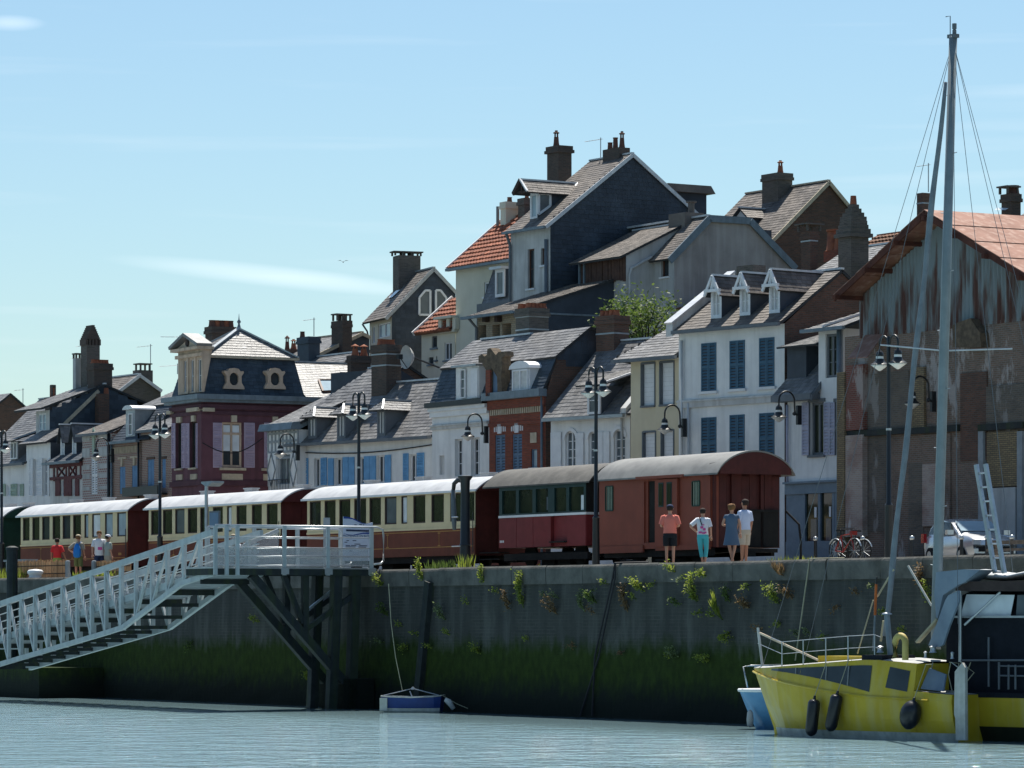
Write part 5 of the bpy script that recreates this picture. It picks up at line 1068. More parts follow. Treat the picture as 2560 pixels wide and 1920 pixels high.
# ---- brick loggia house with black side wall, slate mansard storey above
def house_v():
    fr = Frame(1309,24,59); t = T('hill_house','pale brick loggia house with black side wall and slate mansard storey','house',fr,(-3,2,hill(24)),'houses on the slope behind the quay')
    ze = fr.f(B1(1500,1195),-.4)[1]; xl = fr.f(B1(1180,1300))[0]; yk,zk = fr.sd(B2(1068,1172),0); z0 = hill(24)-1
    ws = [rc(t,B1,*q) for q in ((1195,1265,1330,1450),(1322,1394,1325,1450),(1415,1500,1312,1450))]
    mb = MB(); wallgrid(mb,FP,xl,0,z0,ze,ws,.8); mb.poly([(xl,0,z0),(xl,0,ze),(xl,yk,zk),(xl,yk,z0)]); mb.poly([(xl,yk,z0),(xl,yk,zk),(0,yk,zk),(0,yk,z0)]); t.p('wall',mb,'brick_cream')
    for r in ws:
        g = MB(); g.box(r[0],r[1],.5,.55,r[2],r[3]); t.p('loggia_screen',g,'brown_window')
    g = MB()
    for q in (1285,1400): x = fr.f(B1(q,1300))[0]; g.box(x-.12,x+.12,-.25,0,fr.f(B1(q,1300))[1],fr.f(B1(q,1245))[1])
    t.p('eaves_bracket',g,'timber_dark')
    g = MB(); g.poly([(0,0,z0),(0,yk,z0),(0,yk,zk),(0,0,ze)]); o = t.p('side_wall',g,'slate_dark')
    zz = fr.sd(B2(700,1440),0)[1]; g = MB(); g.box(0,.04,0,yk,zz-.04,zz+.04); t.p('flashing',g,'zinc_blue')
    m = (zk-ze)/(yk+.4); roof(t,[[(xl-.35,-.5,ze-.03),(.12,-.5,ze-.03),(.12,yk,zk),(xl-.35,yk,zk)]],'slate_brown'); gutter(t,xl-.4,.1,-.55,ze-.04,'zinc_blue')
    g = MB(); g.tube([(xl+.1,-.5,ze-.1),(xl+.1,-.1,ze-.5),(xl+.1,-.08,z0)],.07,6); t.p('downpipe',g,'grey_frame')
    # upper mansard storey, set back
    y0 = 4.4; x0 = fr.f(B1(1240,1000),y0)[0]; x1 = fr.f(B1(1532,1000),y0)[0]; zb = fr.f(B1(1300,1125),y0)[1]; zt = fr.f(B1(1330,795),y0+.7)[1]; xt = fr.f(B1(1325,900),y0+.7)[0]
    g = MB(); g.box(x0-.2,x1,y0-.25,y0+1.5,zb-1.0,zb); t.p('upper_floor',g,'grey_frame')
    roof(t,[[(x0-.1,y0,zb+.02),(x1,y0,zb+.02),(x1,y0+.8,zt),(xt,y0+.8,zt)],[(x0-.1,y0+1.5,zb+.02),(x0-.1,y0,zb+.02),(xt,y0+.8,zt),(xt,y0+1.4,zt)]],'slate',name='mansard',sh=.17)
    g = MB(); g.box(xt,x1,y0+.8,y0+1.4,zb,zt); t.p('attic',g,'slate_dark')
    d = rc(t,B1,1358,1445,805,1065,y0); g = MB(); g.box(d[0],d[1],y0,y0+1.6,d[2],d[3]); o = t.p('dormer',g,'slate_blue')
    win(t,('f',y0-.06),d,'white_paint','pane_mid',1,1,.05,parent=o,fw=.14); g = MB(); g.box(d[0]-.15,d[1]+.1,y0-.3,y0+1.8,d[3],d[3]+.12); t.p('dormer_roof',g,'ridge_white',o)
house_v()
# ---- grey plastered house with clipped gable and boarded left wing
def house_x():
    fr = Frame(1565,28.5,59); t = T('hill_house','grey streaked plaster house with clipped gable, small window and boarded wing','house',fr,(1,3,hill(25)),'houses on the slope behind the quay')
    z0 = hill(25)-1; zw = fr.sd(B2(1140,985),0)[1]; ys = fr.sd(B3(330,900),0)[0]; yv,zv = fr.sd(B3(595,615),0); m = (zv-zw)/yv
    xl = fr.f(B2(800,1100))[0]; zs = fr.f(B2(960,1175))[1]
    # left wing: boarded front, plastered end wall
    mb = MB(); mb.poly([(0,0,z0),(0,yv,z0),(0,yv,zv-.1),(0,0,zw-.08)]); mb.box(xl,-.02,.12,yv,z0,zw-.2); t.p('wing_wall',mb,'grey_wall')
    n = 16
    for k in range(n):
        a = xl+(-.05-xl)*k/n; b = xl+(-.05-xl)*(k+1)/n; g = MB(); jy = random.uniform(-.03,.02); g.box(a+.008,b-.008,jy,.1,zs-.2+random.uniform(-.05,.05),zw-.15); t.p('plank',g,'wood_boards')
    for q in (800,835): x = fr.f(B2(q,1100))[0]; g = MB(); g.box(x-.05,x+.05,-.06,.05,zs-.6,zw-.1); t.p('post',g,'zinc_blue')
    roof(t,[[(xl-.4,-.35,zw-.35*m),(.1,-.35,zw-.35*m),(.1,yv,zv),(xl-.4,yv,zv)]],'slate_brown',name='wing_roof',ridge=[((xl-.4,yv,zv),(.1,yv,zv))],rmat='ridge_white')
    # main block
    xr = fr.f(B3(503,900),ys)[0]; ye,ze = fr.sd(B3(500,868),xr); y1,z1 = fr.sd(B3(800,562),xr); y2,z2 = fr.sd(B3(1150,572),xr); y3,z3 = fr.sd(B3(1545,992),xr); zt = (z1+z2)/2
    w_ = rc(t,B3,390,455,912,1078,ys)
    mb = MB(); wallgrid(mb,('f',ys),0,xr,z0,ze,[w_]); mb.poly([(xr,y3,z0),(0,y3,z0),(0,y3,z3),(xr,y3,z3)]); t.p('wall',mb,'grey_wall'); win(t,('f',ys),w_,'brown_window','pane',1,1,.15,sill='white_paint')
    g = MB(); g.poly([(xr,ys,z0),(xr,y3,z0),(xr,y3,z3),(xr,y2,zt),(xr,y1,zt),(xr,ys,ze)]); t.p('gable_wall',g,'grey_plaster')
    ov = .3; mm = (zt-ze)/(y1-ys)
    roof(t,[[(-.15,ys-ov,ze-mm*ov),(xr+.08,ys-ov,ze-mm*ov),(xr+.08,y1,zt),(-.15,y1,zt)],[(xr+.08,y3,z3),(-6,y3,z3),(-6,y2,zt),(xr+.08,y2,zt)],[(-6,y1,zt),(xr+.08,y1,zt),(xr+.08,y2,zt+.02),(-6,y2,zt+.02)]],'slate_brown')
    g = MB()
    for a,b in (((ys-ov,ze-mm*ov),(y1,zt)),((y1,zt),(y2,zt)),((y2,zt),(y3,z3))): g.beam((xr+.1,a[0],a[1]-.1),(xr+.1,b[0],b[1]-.1),.08,.3)
    t.p('verge_board',g,'zinc_blue'); g = MB(); g.beam((-6,y1,zt+.05),(xr,y1,zt+.05),.2,.08); t.p('ridge_cap',g,'ridge_white')
    g = MB(); g.box(-6,-.2,yv,y3,z0,zv-.05); t.p('rear_block',g,'slate_dark')
    g = MB(); a,b = fr.sd(B2(1330,1015),.08),fr.sd(B2(1180,1100),.08); g.tube([(.08,a[0],a[1]),(.08,b[0],b[1]),(.08,b[0]-.08,b[1]-.3),(.08,b[0]-.08,z0+1)],.06,6); t.p('downpipe',g,'grey_wall')
    # low lean-to in front of the gable
    q0 = fr.sd(B3(520,1345),xr); q1 = fr.sd(B3(740,1312),xr); g = MB(); g.box(xr,xr+.5,q0[0],q1[0]+1.5,z0,q0[1]-.15); t.p('lean_to',g,'pale_wall'); g = MB(); g.prism([(xr+.001,q0[0],q0[1]-.12),(xr+.001,q1[0]+1.5,q1[1]+.1),(xr+.001,q1[0]+1.5,q1[1]+.2),(xr+.001,q0[0],q0[1])],(.8,0,-.0)); t.p('lean_to_roof',g,'brown_window')
    g = MB(); q = fr.sd(B3(700,540),xr-1); g.box(xr-2.5,xr-1.2,q[0]-.5,q[0]+.5,zt-.5,q[1]+.1); g.lathe(xr-1.6,q[0]+.1,[(.15,q[1]+.1),(.15,q[1]+.55),(.24,q[1]+.58),(.24,q[1]+.64)],10); t.p('flue_stack',g,'slate_brown')
house_x()
# ---- brown brick gable house with dormer
def house_y():
    t,fr,d = gable_house('brown brick gabled house with steep slate roof, dormer and stout chimney',1920,36,58,B3(1310,790),B3(1830,252),B3(2010,470),6.2,'brick_brown','brick_brown','slate_brown',ridge='stone_cream')
    S = lambda p: fr.sl(B3(*p),d['ya'],d['za'],d['m'])
    q = S((1150,690)); yf = q[1]; X1 = fr.f(B3(1148,600),yf)[0]; X0 = X1-1.1; Z1 = fr.f(B3(1120,555),yf)[1]; Z2 = fr.f(B3(1095,482),yf)[1]
    gdormer(t,X0,X1,yf,q[2],Z1,Z2,yf+(Z2-q[2])/d['m'],rmat='slate_brown',face='white_paint',pedi=False,zb=Z1)
    yr,zr = d['yr'],d['zr']; c0,c1 = fr.f(B3(1262,350),yr-.8)[0],fr.f(B3(1400,350),yr-.8)[0]
    y2 = fr.sd(B3(1492,300),c1)[0]
    chimney(t,c0,c1,yr-.8,max(y2,yr),zr-3,fr.f(B3(1330,195),yr-.8)[1],'brick_chimney_grey',pots=(('lantern',.7,.5,.6,.13),))
house_y()
# ---- further roofs on the right
def roof_house(label,pxl,pxr,v,pridge_y,pe_y,rmat,ang=59,ridge='ridge_white',depth=3.0,wall='brick_brown',tile=False,name='hill_house'):
    """house of which mostly the front roof slope shows"""
    fr = Frame(pxl,v,ang); xr = fr.f((pxr,pe_y))[0]; t = T(name,label,'house',fr,(xr/2,2,hill(v)),'houses on the slope behind the quay')
    zr = fr.f(((pxl+pxr)/2,pridge_y),depth)[1]; ze = fr.f(((pxl+pxr)/2,pe_y))[1]
    body(t,0,xr,0,2*depth,hill(v)-1,ze,wall,gable=(depth,zr-.08))
    gableroof(t,-.1,xr+.1,-.25,ze,depth,zr,mat=rmat,rmat=ridge,sh=.34 if tile else .2,tile=tile,slab='tile_brown' if tile else 'slab'); return t,fr,zr,ze,xr
def right_back():
    t,fr,zr,ze,xr = roof_house('slate roofed house behind the shop house with massive old brick stack',2040,2215,20,668,800,'slate_blue')
    S = lambda p: fr.f(B5(*p),3.0)
    a,b = S((552,600))[0],S((660,600))[0]; y2 = fr.sd(B5(768,600),b)[0]
    o = chimney(t,a,b,2.8,y2,zr-1,S((600,450))[1],'brick_chimney_grey',crown=True,cap=.2)
    g = MB(); zt = S((600,445))[1]; zp = S((640,235))[1]; n = 6
    for k in range(n):
        s_ = (.5,.46,.44,.36,.27,.19)[k]; xm = (a+b)/2; ym = (2.8+y2)/2; g.box(xm-(b-a)*s_,xm+(b-a)*s_,ym-(y2-2.8)*s_,ym+(y2-2.8)*s_,zt+(zp-zt)*k/n,zt+(zp-zt)*(k+1)/n+.02)
    t.p('stepped_crown',g,'brick_chimney_grey',o); g = MB(); g.lathe((a+b)/2,(2.8+y2)/2,[(.14,zp),(.11,zp+.35)],10); t.p('chimney_pot',g,'terracotta',o,smooth='auto')
    t,fr,zr,ze,xr = roof_house('pale slate roof with white ridge between grey plaster gable and old stack',1965,2240,26,626,720,'slate_pale')
    S = lambda p: fr.f(B3(*p),2.0)
    a,b = S((1600,750))[0],S((1680,750))[0]; y2 = fr.sd(B3(1742,750),b)[0]; chimney(t,a,b,2.0,y2,zr-2,S((1640,695))[1],'brick_brown',bands=(S((1640,770))[1],),pots=(('table',.5,.5,.25,.38),))
    t,fr,zr,ze,xr = roof_house('house with brown pantiled roof and red chimney pots behind the old stack',2050,2320,30,592,690,'tile_brown',ridge='terracotta',tile=True)
    x,z = fr.f(B5(485,600),3); chimney(t,x-.5,x+.5,2.8,3.4,zr-.8,z-.1,'brick_red',pots=(('pot',.3,.5,.9,.3),('pot',.75,.5,.6,.25)),crown=False)
    t,fr,zr,ze,xr = roof_house('grey slate roof behind the warehouse gable with tall banded brick chimney',2165,2400,36,575,640,'slate',ridge='stone_cream')
    S = lambda p: fr.f(B5(*p),3.0); a,b = S((1168,300))[0],S((1215,300))[0]; y2 = fr.sd(B5(1278,300),b)[0]
    chimney(t,a,b,3.0,y2,zr-.8,S((1200,140))[1],'brick_brown',bands=(S((1200,225))[1],S((1200,338))[1]),crown=False)
    antenna(fr,zm(2240,20,.2893)(280,1590),3.2,zm(2240,20,.2893)(280,1340),.7,label='small roof antenna on the banded chimney beside the mast',side=-1)
    t,fr,zr,ze,xr = roof_house('brown slate roof with broad dark chimney above the warehouse at the right',2445,2640,30,518,610,'slate_brown',ridge='ridge_white')
    S = lambda p: fr.f(B5(*p),3.0); a,b = S((1870,200))[0],S((1950,200))[0]; y2 = fr.sd(B5(2030,200),b)[0]
    chimney(t,a,b,3.0,y2,zr-1.0,S((1900,160))[1],'brick_chimney',pots=(('table',.5,.25,.25,.3),('dark',.5,.7,.35,.25)),crown=True)
    P_ = [fr.sl(B5(*p),-.25,ze,(zr-ze)/3.25) for p in ((1820,300),(1910,302),(1940,285),(1840,283))]; g = MB(); g.poly([vadd(p,(0,-.05,.09)) for p in P_]); t.p('roof_light',g,'pane_white')
right_back()
# ---- roofs behind the purple house
def mid_back():
    t,fr,d = gable_house('dark slate gabled house with skylight and square brick chimney behind the long white house',768,24,58,A3(380,515),A3(840,292),A3(905,325),5,'brick_brown','slate_dark','slate',ridge='stone_cream')
    yr,zr = d['yr'],d['zr']; S = lambda p: fr.f(A3(*p),yr-1.3)
    a,b = S((602,300))[0],S((690,300))[0]; y2 = fr.sd(A3(766,300),b)[0]
    chimney(t,a,b,yr-1.3,y2,zr-3,S((650,205))[1],'brick_chimney',cap=.05,pots=(('table',.5,.2,.28,.25),('table',.5,.78,.28,.25)))
    # slate-hung stack in front
    t2,f2,zr2,ze2,xr2 = roof_house('low roofed house with blue slate-hung chimney stack and antenna behind the purple house',700,800,22,898,960,'slate',depth=2)
    S = lambda p: f2.f(A3(*p),1.5); a,b = S((330,400))[0],S((420,400))[0]; y2 = f2.sd(A3(510,400),b)[0]
    chimney(t2,a,b,1.5,y2,zr2-1.5,S((370,335))[1],'slate_blue',pots=(('dark',.25,.2,.28,.12),)); antenna(f2,A3(462,320),2.6,A3(462,172),.9,label='roof antenna on the blue slate-hung chimney',n=4)
    a = f2.f(A3(245,420),3.0)[0]; z = f2.f(A3(245,430),3.0)[1]; chimney(t2,a-.4,a+.7,2.8,3.5,zr2-1.5,z,'brick_brown',pots=(('lantern',.75,.5,.5,.13),('cone',.15,.5,.7,.11,'terracotta_dark')),crown=False)
    # wall with terracotta pots next to the big chimney
    t3,f3,zr3,ze3,xr3 = roof_house('small slate house with terracotta pots beside the big brick chimney',850,940,18.5,925,970,'slate_dark',depth=1.5)
    S = lambda p: f3.f(A3(*p),1.2); a,b = S((728,520))[0],S((760,520))[0]; y2 = f3.sd(A3(915,500),b)[0]
    chimney(t3,a,b,1.2,y2,zr3-3,S((760,480))[1],'brick_chimney',pots=(('cone',.5,.3,.5,.15),('cone',.5,.75,.5,.15)),crown=True)
    g = MB(); n = 20; x,z = fr.f(A3(1195,490),0); c = (x,-.3,z)
    g = MB(); cx,cz = f3.f(A3(1195,487),-1.0)
    for k in range(5):
        r0,r1 = .5*k/5,.5*(k+1)/5; d0,d1 = .35*(k/5)**2,.35*((k+1)/5)**2
        for j in range(n):
            a0,a1 = 2*math.pi*j/n,2*math.pi*(j+1)/n
            g.poly([(cx+r0*math.cos(a0)*1.0,-1.0-d0+.35,cz+r0*math.sin(a0)),(cx+r0*math.cos(a1),-1.0-d0+.35,cz+r0*math.sin(a1)),(cx+r1*math.cos(a1),-1.0-d1+.35,cz+r1*math.sin(a1)),(cx+r1*math.cos(a0),-1.0-d1+.35,cz+r1*math.sin(a0))])
    dish = T('satellite_dish','round pale satellite dish beside the big brick chimney','satellite dish',f3,(cx,-.6,cz-.6)); dish.p('dish',g,'white_dirty',smooth=True)
    g = MB(); g.tube([(cx,-.65,cz),(cx+.1,.9,cz-.5)],.04,6); g.tube([(cx,-.9,cz-.5),(cx,-1.3,cz)],.02,5); g.box(cx-.1,cx+.1,-1.4,-1.2,cz-.1,cz+.1); dish.p('receiver_arm',g,'black_iron')
mid_back()
# ---- left background
def left_back():
    t,fr,d = gable_house('plastered dark gable house with slate roof behind the banded brick house',290,22,58,A1(1040,725),A1(1252,563),A1(1450,705),6,'grey_wall','brick_chimney_grey','slate_brown',ridge='ridge_white')
    yr,zr = d['yr'],d['zr']; a = fr.f(A1(1265,560),yr+.2)[0]; z = fr.f(A1(1290,520),yr+.2)[1]; chimney(t,-.9,-.2,yr+.1,yr+.9,zr-.8,z,'brick_chimney_grey',pots=(('table',.5,.5,.3,.32),),crown=False)
    x,z = fr.f(A1(1440,660),3.5); chimney(t,.3,1.5,4.0,5.2,d['z0'],z,'brick_brown',pots=(('dark',.3,.3,.5,.2),('dark',.8,.6,.2,.14)))
    antenna(fr,A1(1357,690),3.2,A1(1357,290),1.3,label='tall antenna mast with one arm left of the purple house',n=5)
    t,fr,d = gable_house('dark brick gable house at the left edge of the picture',28,21,58,A1(105,900),A1(90,732),A1(335,945),7,'brick_brown','brick_brown','slate',ridge='zinc') if False else (None,None,None)
    fr = Frame(-10,21,58); t = T('hill_house','dark brown brick gable house at the far left edge','house',fr,(0,3,hill(21)),'houses on the slope behind the quay')
    yr,zr = fr.sd(A1(90,732),0); yb,zb = fr.sd(A1(335,945),0); m = (zr-zb)/(yb-yr); ye = yr-(yb-yr); z0 = hill(21)-1
    g = MB(); g.poly([(0,ye,z0),(0,yb,z0),(0,yb,zb),(0,yr,zr),(0,ye,zb)]); t.p('gable_wall',g,'brick_brown'); g = MB(); g.box(-6,-.02,ye,yb,z0,zb-.05); t.p('wall',g,'brick_brown')
    roof(t,[[(-6,ye-.3,zb-.3*m),(.1,ye-.3,zb-.3*m),(.1,yr,zr),(-6,yr,zr)],[(.1,yb,zb),(-6,yb,zb),(-6,yr,zr),(.1,yr,zr)]],'slate_pale')
    antenna(fr,A1(207,830),5.5,A1(207,688),1.0,label='antenna above the brick gable at the far left',n=3); 
    f2 = Frame(66,14.8,60); antenna(f2,A1(800,660),5.0,A1(800,285),1.3,label='long antenna arm beside the arched chimney',n=3)
    antenna(f2,A1(740,600),5.2,A1(740,395),1.1,label='toothed antenna arm left of the arched chimney',n=10)
    f3 = Frame(352,14.6,60); antenna(f3,A1(1620,300),2.0,A1(1620,212),1.7,label='long antenna arm beside the stone pediment',n=2,tilt=.12); antenna(f3,A1(1600,560),2.5,A1(1600,465),1.6,label='toothed antenna arm below the stone pediment',n=12,tilt=.03)
left_back()
# ---- shrub behind the low white house
def leafmat(name,c,c2,tr=0.35):
    m,t,b = newmat(name); n = t.nodes; l = t.links.new; g = n.new('ShaderNodeNewGeometry'); rp = n.new('ShaderNodeValToRGB'); rp.color_ramp.elements[0].color = c4(c2); rp.color_ramp.elements[1].color = c4(c)
    l(g.outputs['Random Per Island'],rp.inputs['Fac']); l(rp.outputs[0],b.inputs['Base Color']); b.inputs['Roughness'].default_value = .65
    ts = n.new('ShaderNodeBsdfTranslucent'); l(rp.outputs[0],ts.inputs['Color']); mx = n.new('ShaderNodeMixShader'); mx.inputs[0].default_value = tr; o = n['Material Output']
    l(b.outputs[0],mx.inputs[1]); l(ts.outputs[0],mx.inputs[2]); l(mx.outputs[0],o.inputs[0]); MATS[name] = m
leafmat('leaf',(0.14,0.20,0.045),(0.05,0.09,0.02),.45); leafmat('leaf_yellow',(0.34,0.38,0.06),(0.14,0.20,0.03),.5); leafmat('leaf_dry',(0.26,0.17,0.08),(0.14,0.09,0.045)); leafmat('leaf_pale',(0.22,0.26,0.12),(0.09,0.13,0.05))
def leaf(mb,p,d,L_,w_,up=None):
    d = Vector(d).normalized(); s_ = d.cross(up or Vector((random.uniform(-1,1),random.uniform(-1,1),random.uniform(.2,1))))
    if s_.length < .01: s_ = Vector((1,0,0))
    s_.normalize(); p = Vector(p); mb.add([p,p+d*L_*.5+s_*w_,p+d*L_,p+d*L_*.5-s_*w_],[(0,1,2,3)])
def shrub():
    fr = Frame(1600,21,60); t = T('leafy_shrub','bushy green shrub growing between the brick chimney and the cream house','shrub',fr,(0,0,hill(21)))
    outl = [(1690,845),(1500,845),(1500,815),(1545,800),(1570,770),(1580,745),(1600,775),(1618,790),(1640,755),(1675,765),(1683,800),(1700,830)]
    X = [fr.f(p,0) for p in outl]; cx,cz = fr.f((1610,810),0)
    g = MB(); tips = []
    for k in range(26):
        a = random.uniform(0,6.28); r = random.random()**.5; px = 1600+95*r*math.cos(a); py = 815+58*r*math.sin(a)*(.6+.5*random.random()); x,z = fr.f((px,py),0); tips.append((x,random.uniform(-1,1),z))
    for p in ((1578,742),(1640,757),(1676,768),(1558,775),(1600,772),(1515,822)): x,z = fr.f(p,0); tips.append((x,0,z))
    for q in tips: g.tube([(cx,0,cz-2.5),(cx+(q[0]-cx)*.4,q[1]*.4,cz-1+(q[2]-cz+1)*.5),q],[.06,.03,.008],5)
    t.p('trunk',g,'timber_dark'); c = MB()
    for q in tips:
        for k in range(120):
            dd = Vector((random.gauss(0,.32),random.gauss(0,.32),random.gauss(0,.3))); p = Vector(q)+dd-Vector((0,0,.15)); leaf(c,p,(random.uniform(-1,1),random.uniform(-1,1),random.uniform(-.6,.6)),random.uniform(.12,.22),random.uniform(.03,.055))
    t.p('crown',c,'leaf',kind='stuff')
shrub()

# ================================================================== ground, water, quay
surf('paving',(0.36,0.345,0.31),(0.27,0.26,0.235),scale=0.5,rough=0.95)
surf('asphalt',(0.075,0.075,0.078),(0.05,0.05,0.053),scale=0.8,rough=0.95)
surf('hill_grass',(0.07,0.10,0.035),(0.04,0.06,0.02),scale=0.3,rough=1)
surf('coping_stone',(0.16,0.155,0.14),(0.075,0.075,0.068),scale=1.6,rough=0.9,bump=0.5,fine=12,streak=0.4,cs=(0.12,0.12,0.11))
surf('rail_steel',(0.25,0.23,0.21),rough=0.4,metal=0.7)
def wallmat():
    m,t,b = newmat('quay_stone'); n = t.nodes; l = t.links.new
    tc = n.new('ShaderNodeTexCoord'); sp = n.new('ShaderNodeSeparateXYZ'); l(tc.outputs['Object'],sp.inputs[0])
    cb = n.new('ShaderNodeCombineXYZ'); l(sp.outputs[0],cb.inputs[0]); l(sp.outputs[2],cb.inputs[1])
    br = n.new('ShaderNodeTexBrick'); br.inputs['Scale'].default_value = 1; br.inputs['Brick Width'].default_value = .42; br.inputs['Row Height'].default_value = .105; br.inputs['Mortar Size'].default_value = .014
    br.inputs['Color1'].default_value = (0.066,0.068,0.062,1); br.inputs['Color2'].default_value = (0.05,0.053,0.05,1); br.inputs['Mortar'].default_value = (0.082,0.082,0.074,1); l(cb.outputs[0],br.inputs['Vector'])
    def noise(sx,sz,s,det=6,rough=.6):
        mp = n.new('ShaderNodeMapping'); mp.inputs['Scale'].default_value = (sx,sx,sz); l(tc.outputs['Object'],mp.inputs['Vector']); q = n.new('ShaderNodeTexNoise'); q.inputs['Scale'].default_value = s; q.inputs['Detail'].default_value = det; q.inputs['Roughness'].default_value = rough; l(mp.outputs[0],q.inputs['Vector']); return q.outputs['Fac']
    def ramp(v,a,b_):
        r = n.new('ShaderNodeMapRange'); r.inputs['From Min'].default_value = a; r.inputs['From Max'].default_value = b_; l(v,r.inputs['Value']); return r.outputs[0]
    def mix(f,c1,c2):
        x = n.new('ShaderNodeMixRGB'); l(f,x.inputs['Fac'])
        for i,c in ((1,c1),(2,c2)):
            if isinstance(c,tuple): x.inputs[i].default_value = c4(c)
            else: l(c,x.inputs[i])
        return x.outputs[0]
    def mth(op,a,b_):
        x = n.new('ShaderNodeMath'); x.operation = op
        for i,c in ((0,a),(1,b_)):
            if isinstance(c,(int,float)): x.inputs[i].default_value = c
            else: l(c,x.inputs[i])
        return x.outputs[0]
    z = sp.outputs[2]; hi = noise(1,1,.7); st = noise(1.3,.22,1.3); fn = noise(1,.6,5)
    col = mix(ramp(hi,.40,.60),br.outputs['Color'],(0.055,0.057,0.053))          # render washed over the courses
    col = mix(mth('MULTIPLY',ramp(st,.5,.68),.55),col,(0.125,0.13,0.118))       # lime runs
    col = mix(mth('MULTIPLY',ramp(st,.46,.32),.7),col,(0.04,0.042,0.04))
    zz = mth('ADD',z,mth('MULTIPLY',mth('SUBTRACT',st,.5),1.0)); zz = mth('ADD',zz,mth('MULTIPLY',mth('SUBTRACT',fn,.5),.7))
    alg = mix(ramp(fn,.35,.7),(0.021,0.034,0.007),(0.037,0.06,0.011))
    col = mix(ramp(zz,2.45,1.95),col,alg)
    col = mix(ramp(zz,1.3,.55),col,(0.014,0.018,0.014))
    l(col,b.inputs['Base Color']); b.inputs['Roughness'].default_value = .9; b.inputs['Specular IOR Level'].default_value = .15
    bp = n.new('ShaderNodeBump'); bp.inputs['Strength'].default_value = .6; bp.inputs['Distance'].default_value = .05; l(mth('ADD',fn,mth('MULTIPLY',br.outputs['Fac'],-.4)),bp.inputs['Height']); l(bp.outputs[0],b.inputs['Normal'])
    MATS['quay_stone'] = m
wallmat()
def watermat():
    m,t,b = newmat('river_water'); n = t.nodes; l = t.links.new
    b.inputs['Base Color'].default_value = (0.20,0.31,0.345,1); b.inputs['Roughness'].default_value = .06; b.inputs['IOR'].default_value = 1.33; b.inputs['Specular IOR Level'].default_value = .5
    tc = n.new('ShaderNodeTexCoord'); hs = []
    for sx,sy,s,w_ in ((1.0,1.0,2.6,.55),(1.0,1.0,.75,1.0),(1,1,8.0,.16)):
        mp = n.new('ShaderNodeMapping'); mp.inputs['Scale'].default_value = (sx,sy,1); mp.inputs['Rotation'].default_value = (0,0,R(25)); l(tc.outputs['Object'],mp.inputs['Vector'])
        q = n.new('ShaderNodeTexNoise'); q.inputs['Scale'].default_value = s; q.inputs['Detail'].default_value = 3; l(mp.outputs[0],q.inputs['Vector'])
        u = n.new('ShaderNodeMath'); u.operation = 'MULTIPLY'; u.inputs[1].default_value = w_; l(q.outputs['Fac'],u.inputs[0]); hs.append(u.outputs[0])
    a = n.new('ShaderNodeMath'); l(hs[0],a.inputs[0]); l(hs[1],a.inputs[1]); c = n.new('ShaderNodeMath'); l(a.outputs[0],c.inputs[0]); l(hs[2],c.inputs[1])
    bp = n.new('ShaderNodeBump'); sp = n.new('ShaderNodeSeparateXYZ'); l(tc.outputs['Object'],sp.inputs[0]); lee = n.new('ShaderNodeMapRange'); lee.interpolation_type = 'SMOOTHSTEP'; lee.inputs['From Min'].default_value = -3; lee.inputs['From Max'].default_value = -11; lee.inputs['To Min'].default_value = .05; lee.inputs['To Max'].default_value = 1; l(sp.outputs[1],lee.inputs['Value']); l(lee.outputs[0],bp.inputs['Strength']); bp.inputs['Distance'].default_value = .32; l(c.outputs[0],bp.inputs['Height']); l(bp.outputs[0],b.inputs['Normal']); MATS['river_water'] = m
watermat()
def sheet(name,x0,x1,y0,y1,z,mat):
    g = MB(); g.poly([(x0,y0,z),(x1,y0,z),(x1,y1,z),(x0,y1,z)]); o = one(name,g,mat,QF,None,None,(0,0,0)); o['kind'] = 'structure'; return o
sheet('river',-2500,2500,-2500,.3,0.0,'river_water')
sheet('quay_pavement',-2500,2500,.3,2500,G-.02,'paving')
sheet('road',-400,400,8.0,12.4,G-.014,'asphalt')
def hillside():
    g = MB(); g.prism([(-300,19,G-.1),(-300,20,G-.02),(-300,46,G+4.1),(-300,300,G+4.3),(-300,300,G-.1)],(600,0,0)); o = one('hillside',g,'hill_grass',QF,None,None,(0,0,0)); o['kind'] = 'structure'
hillside()
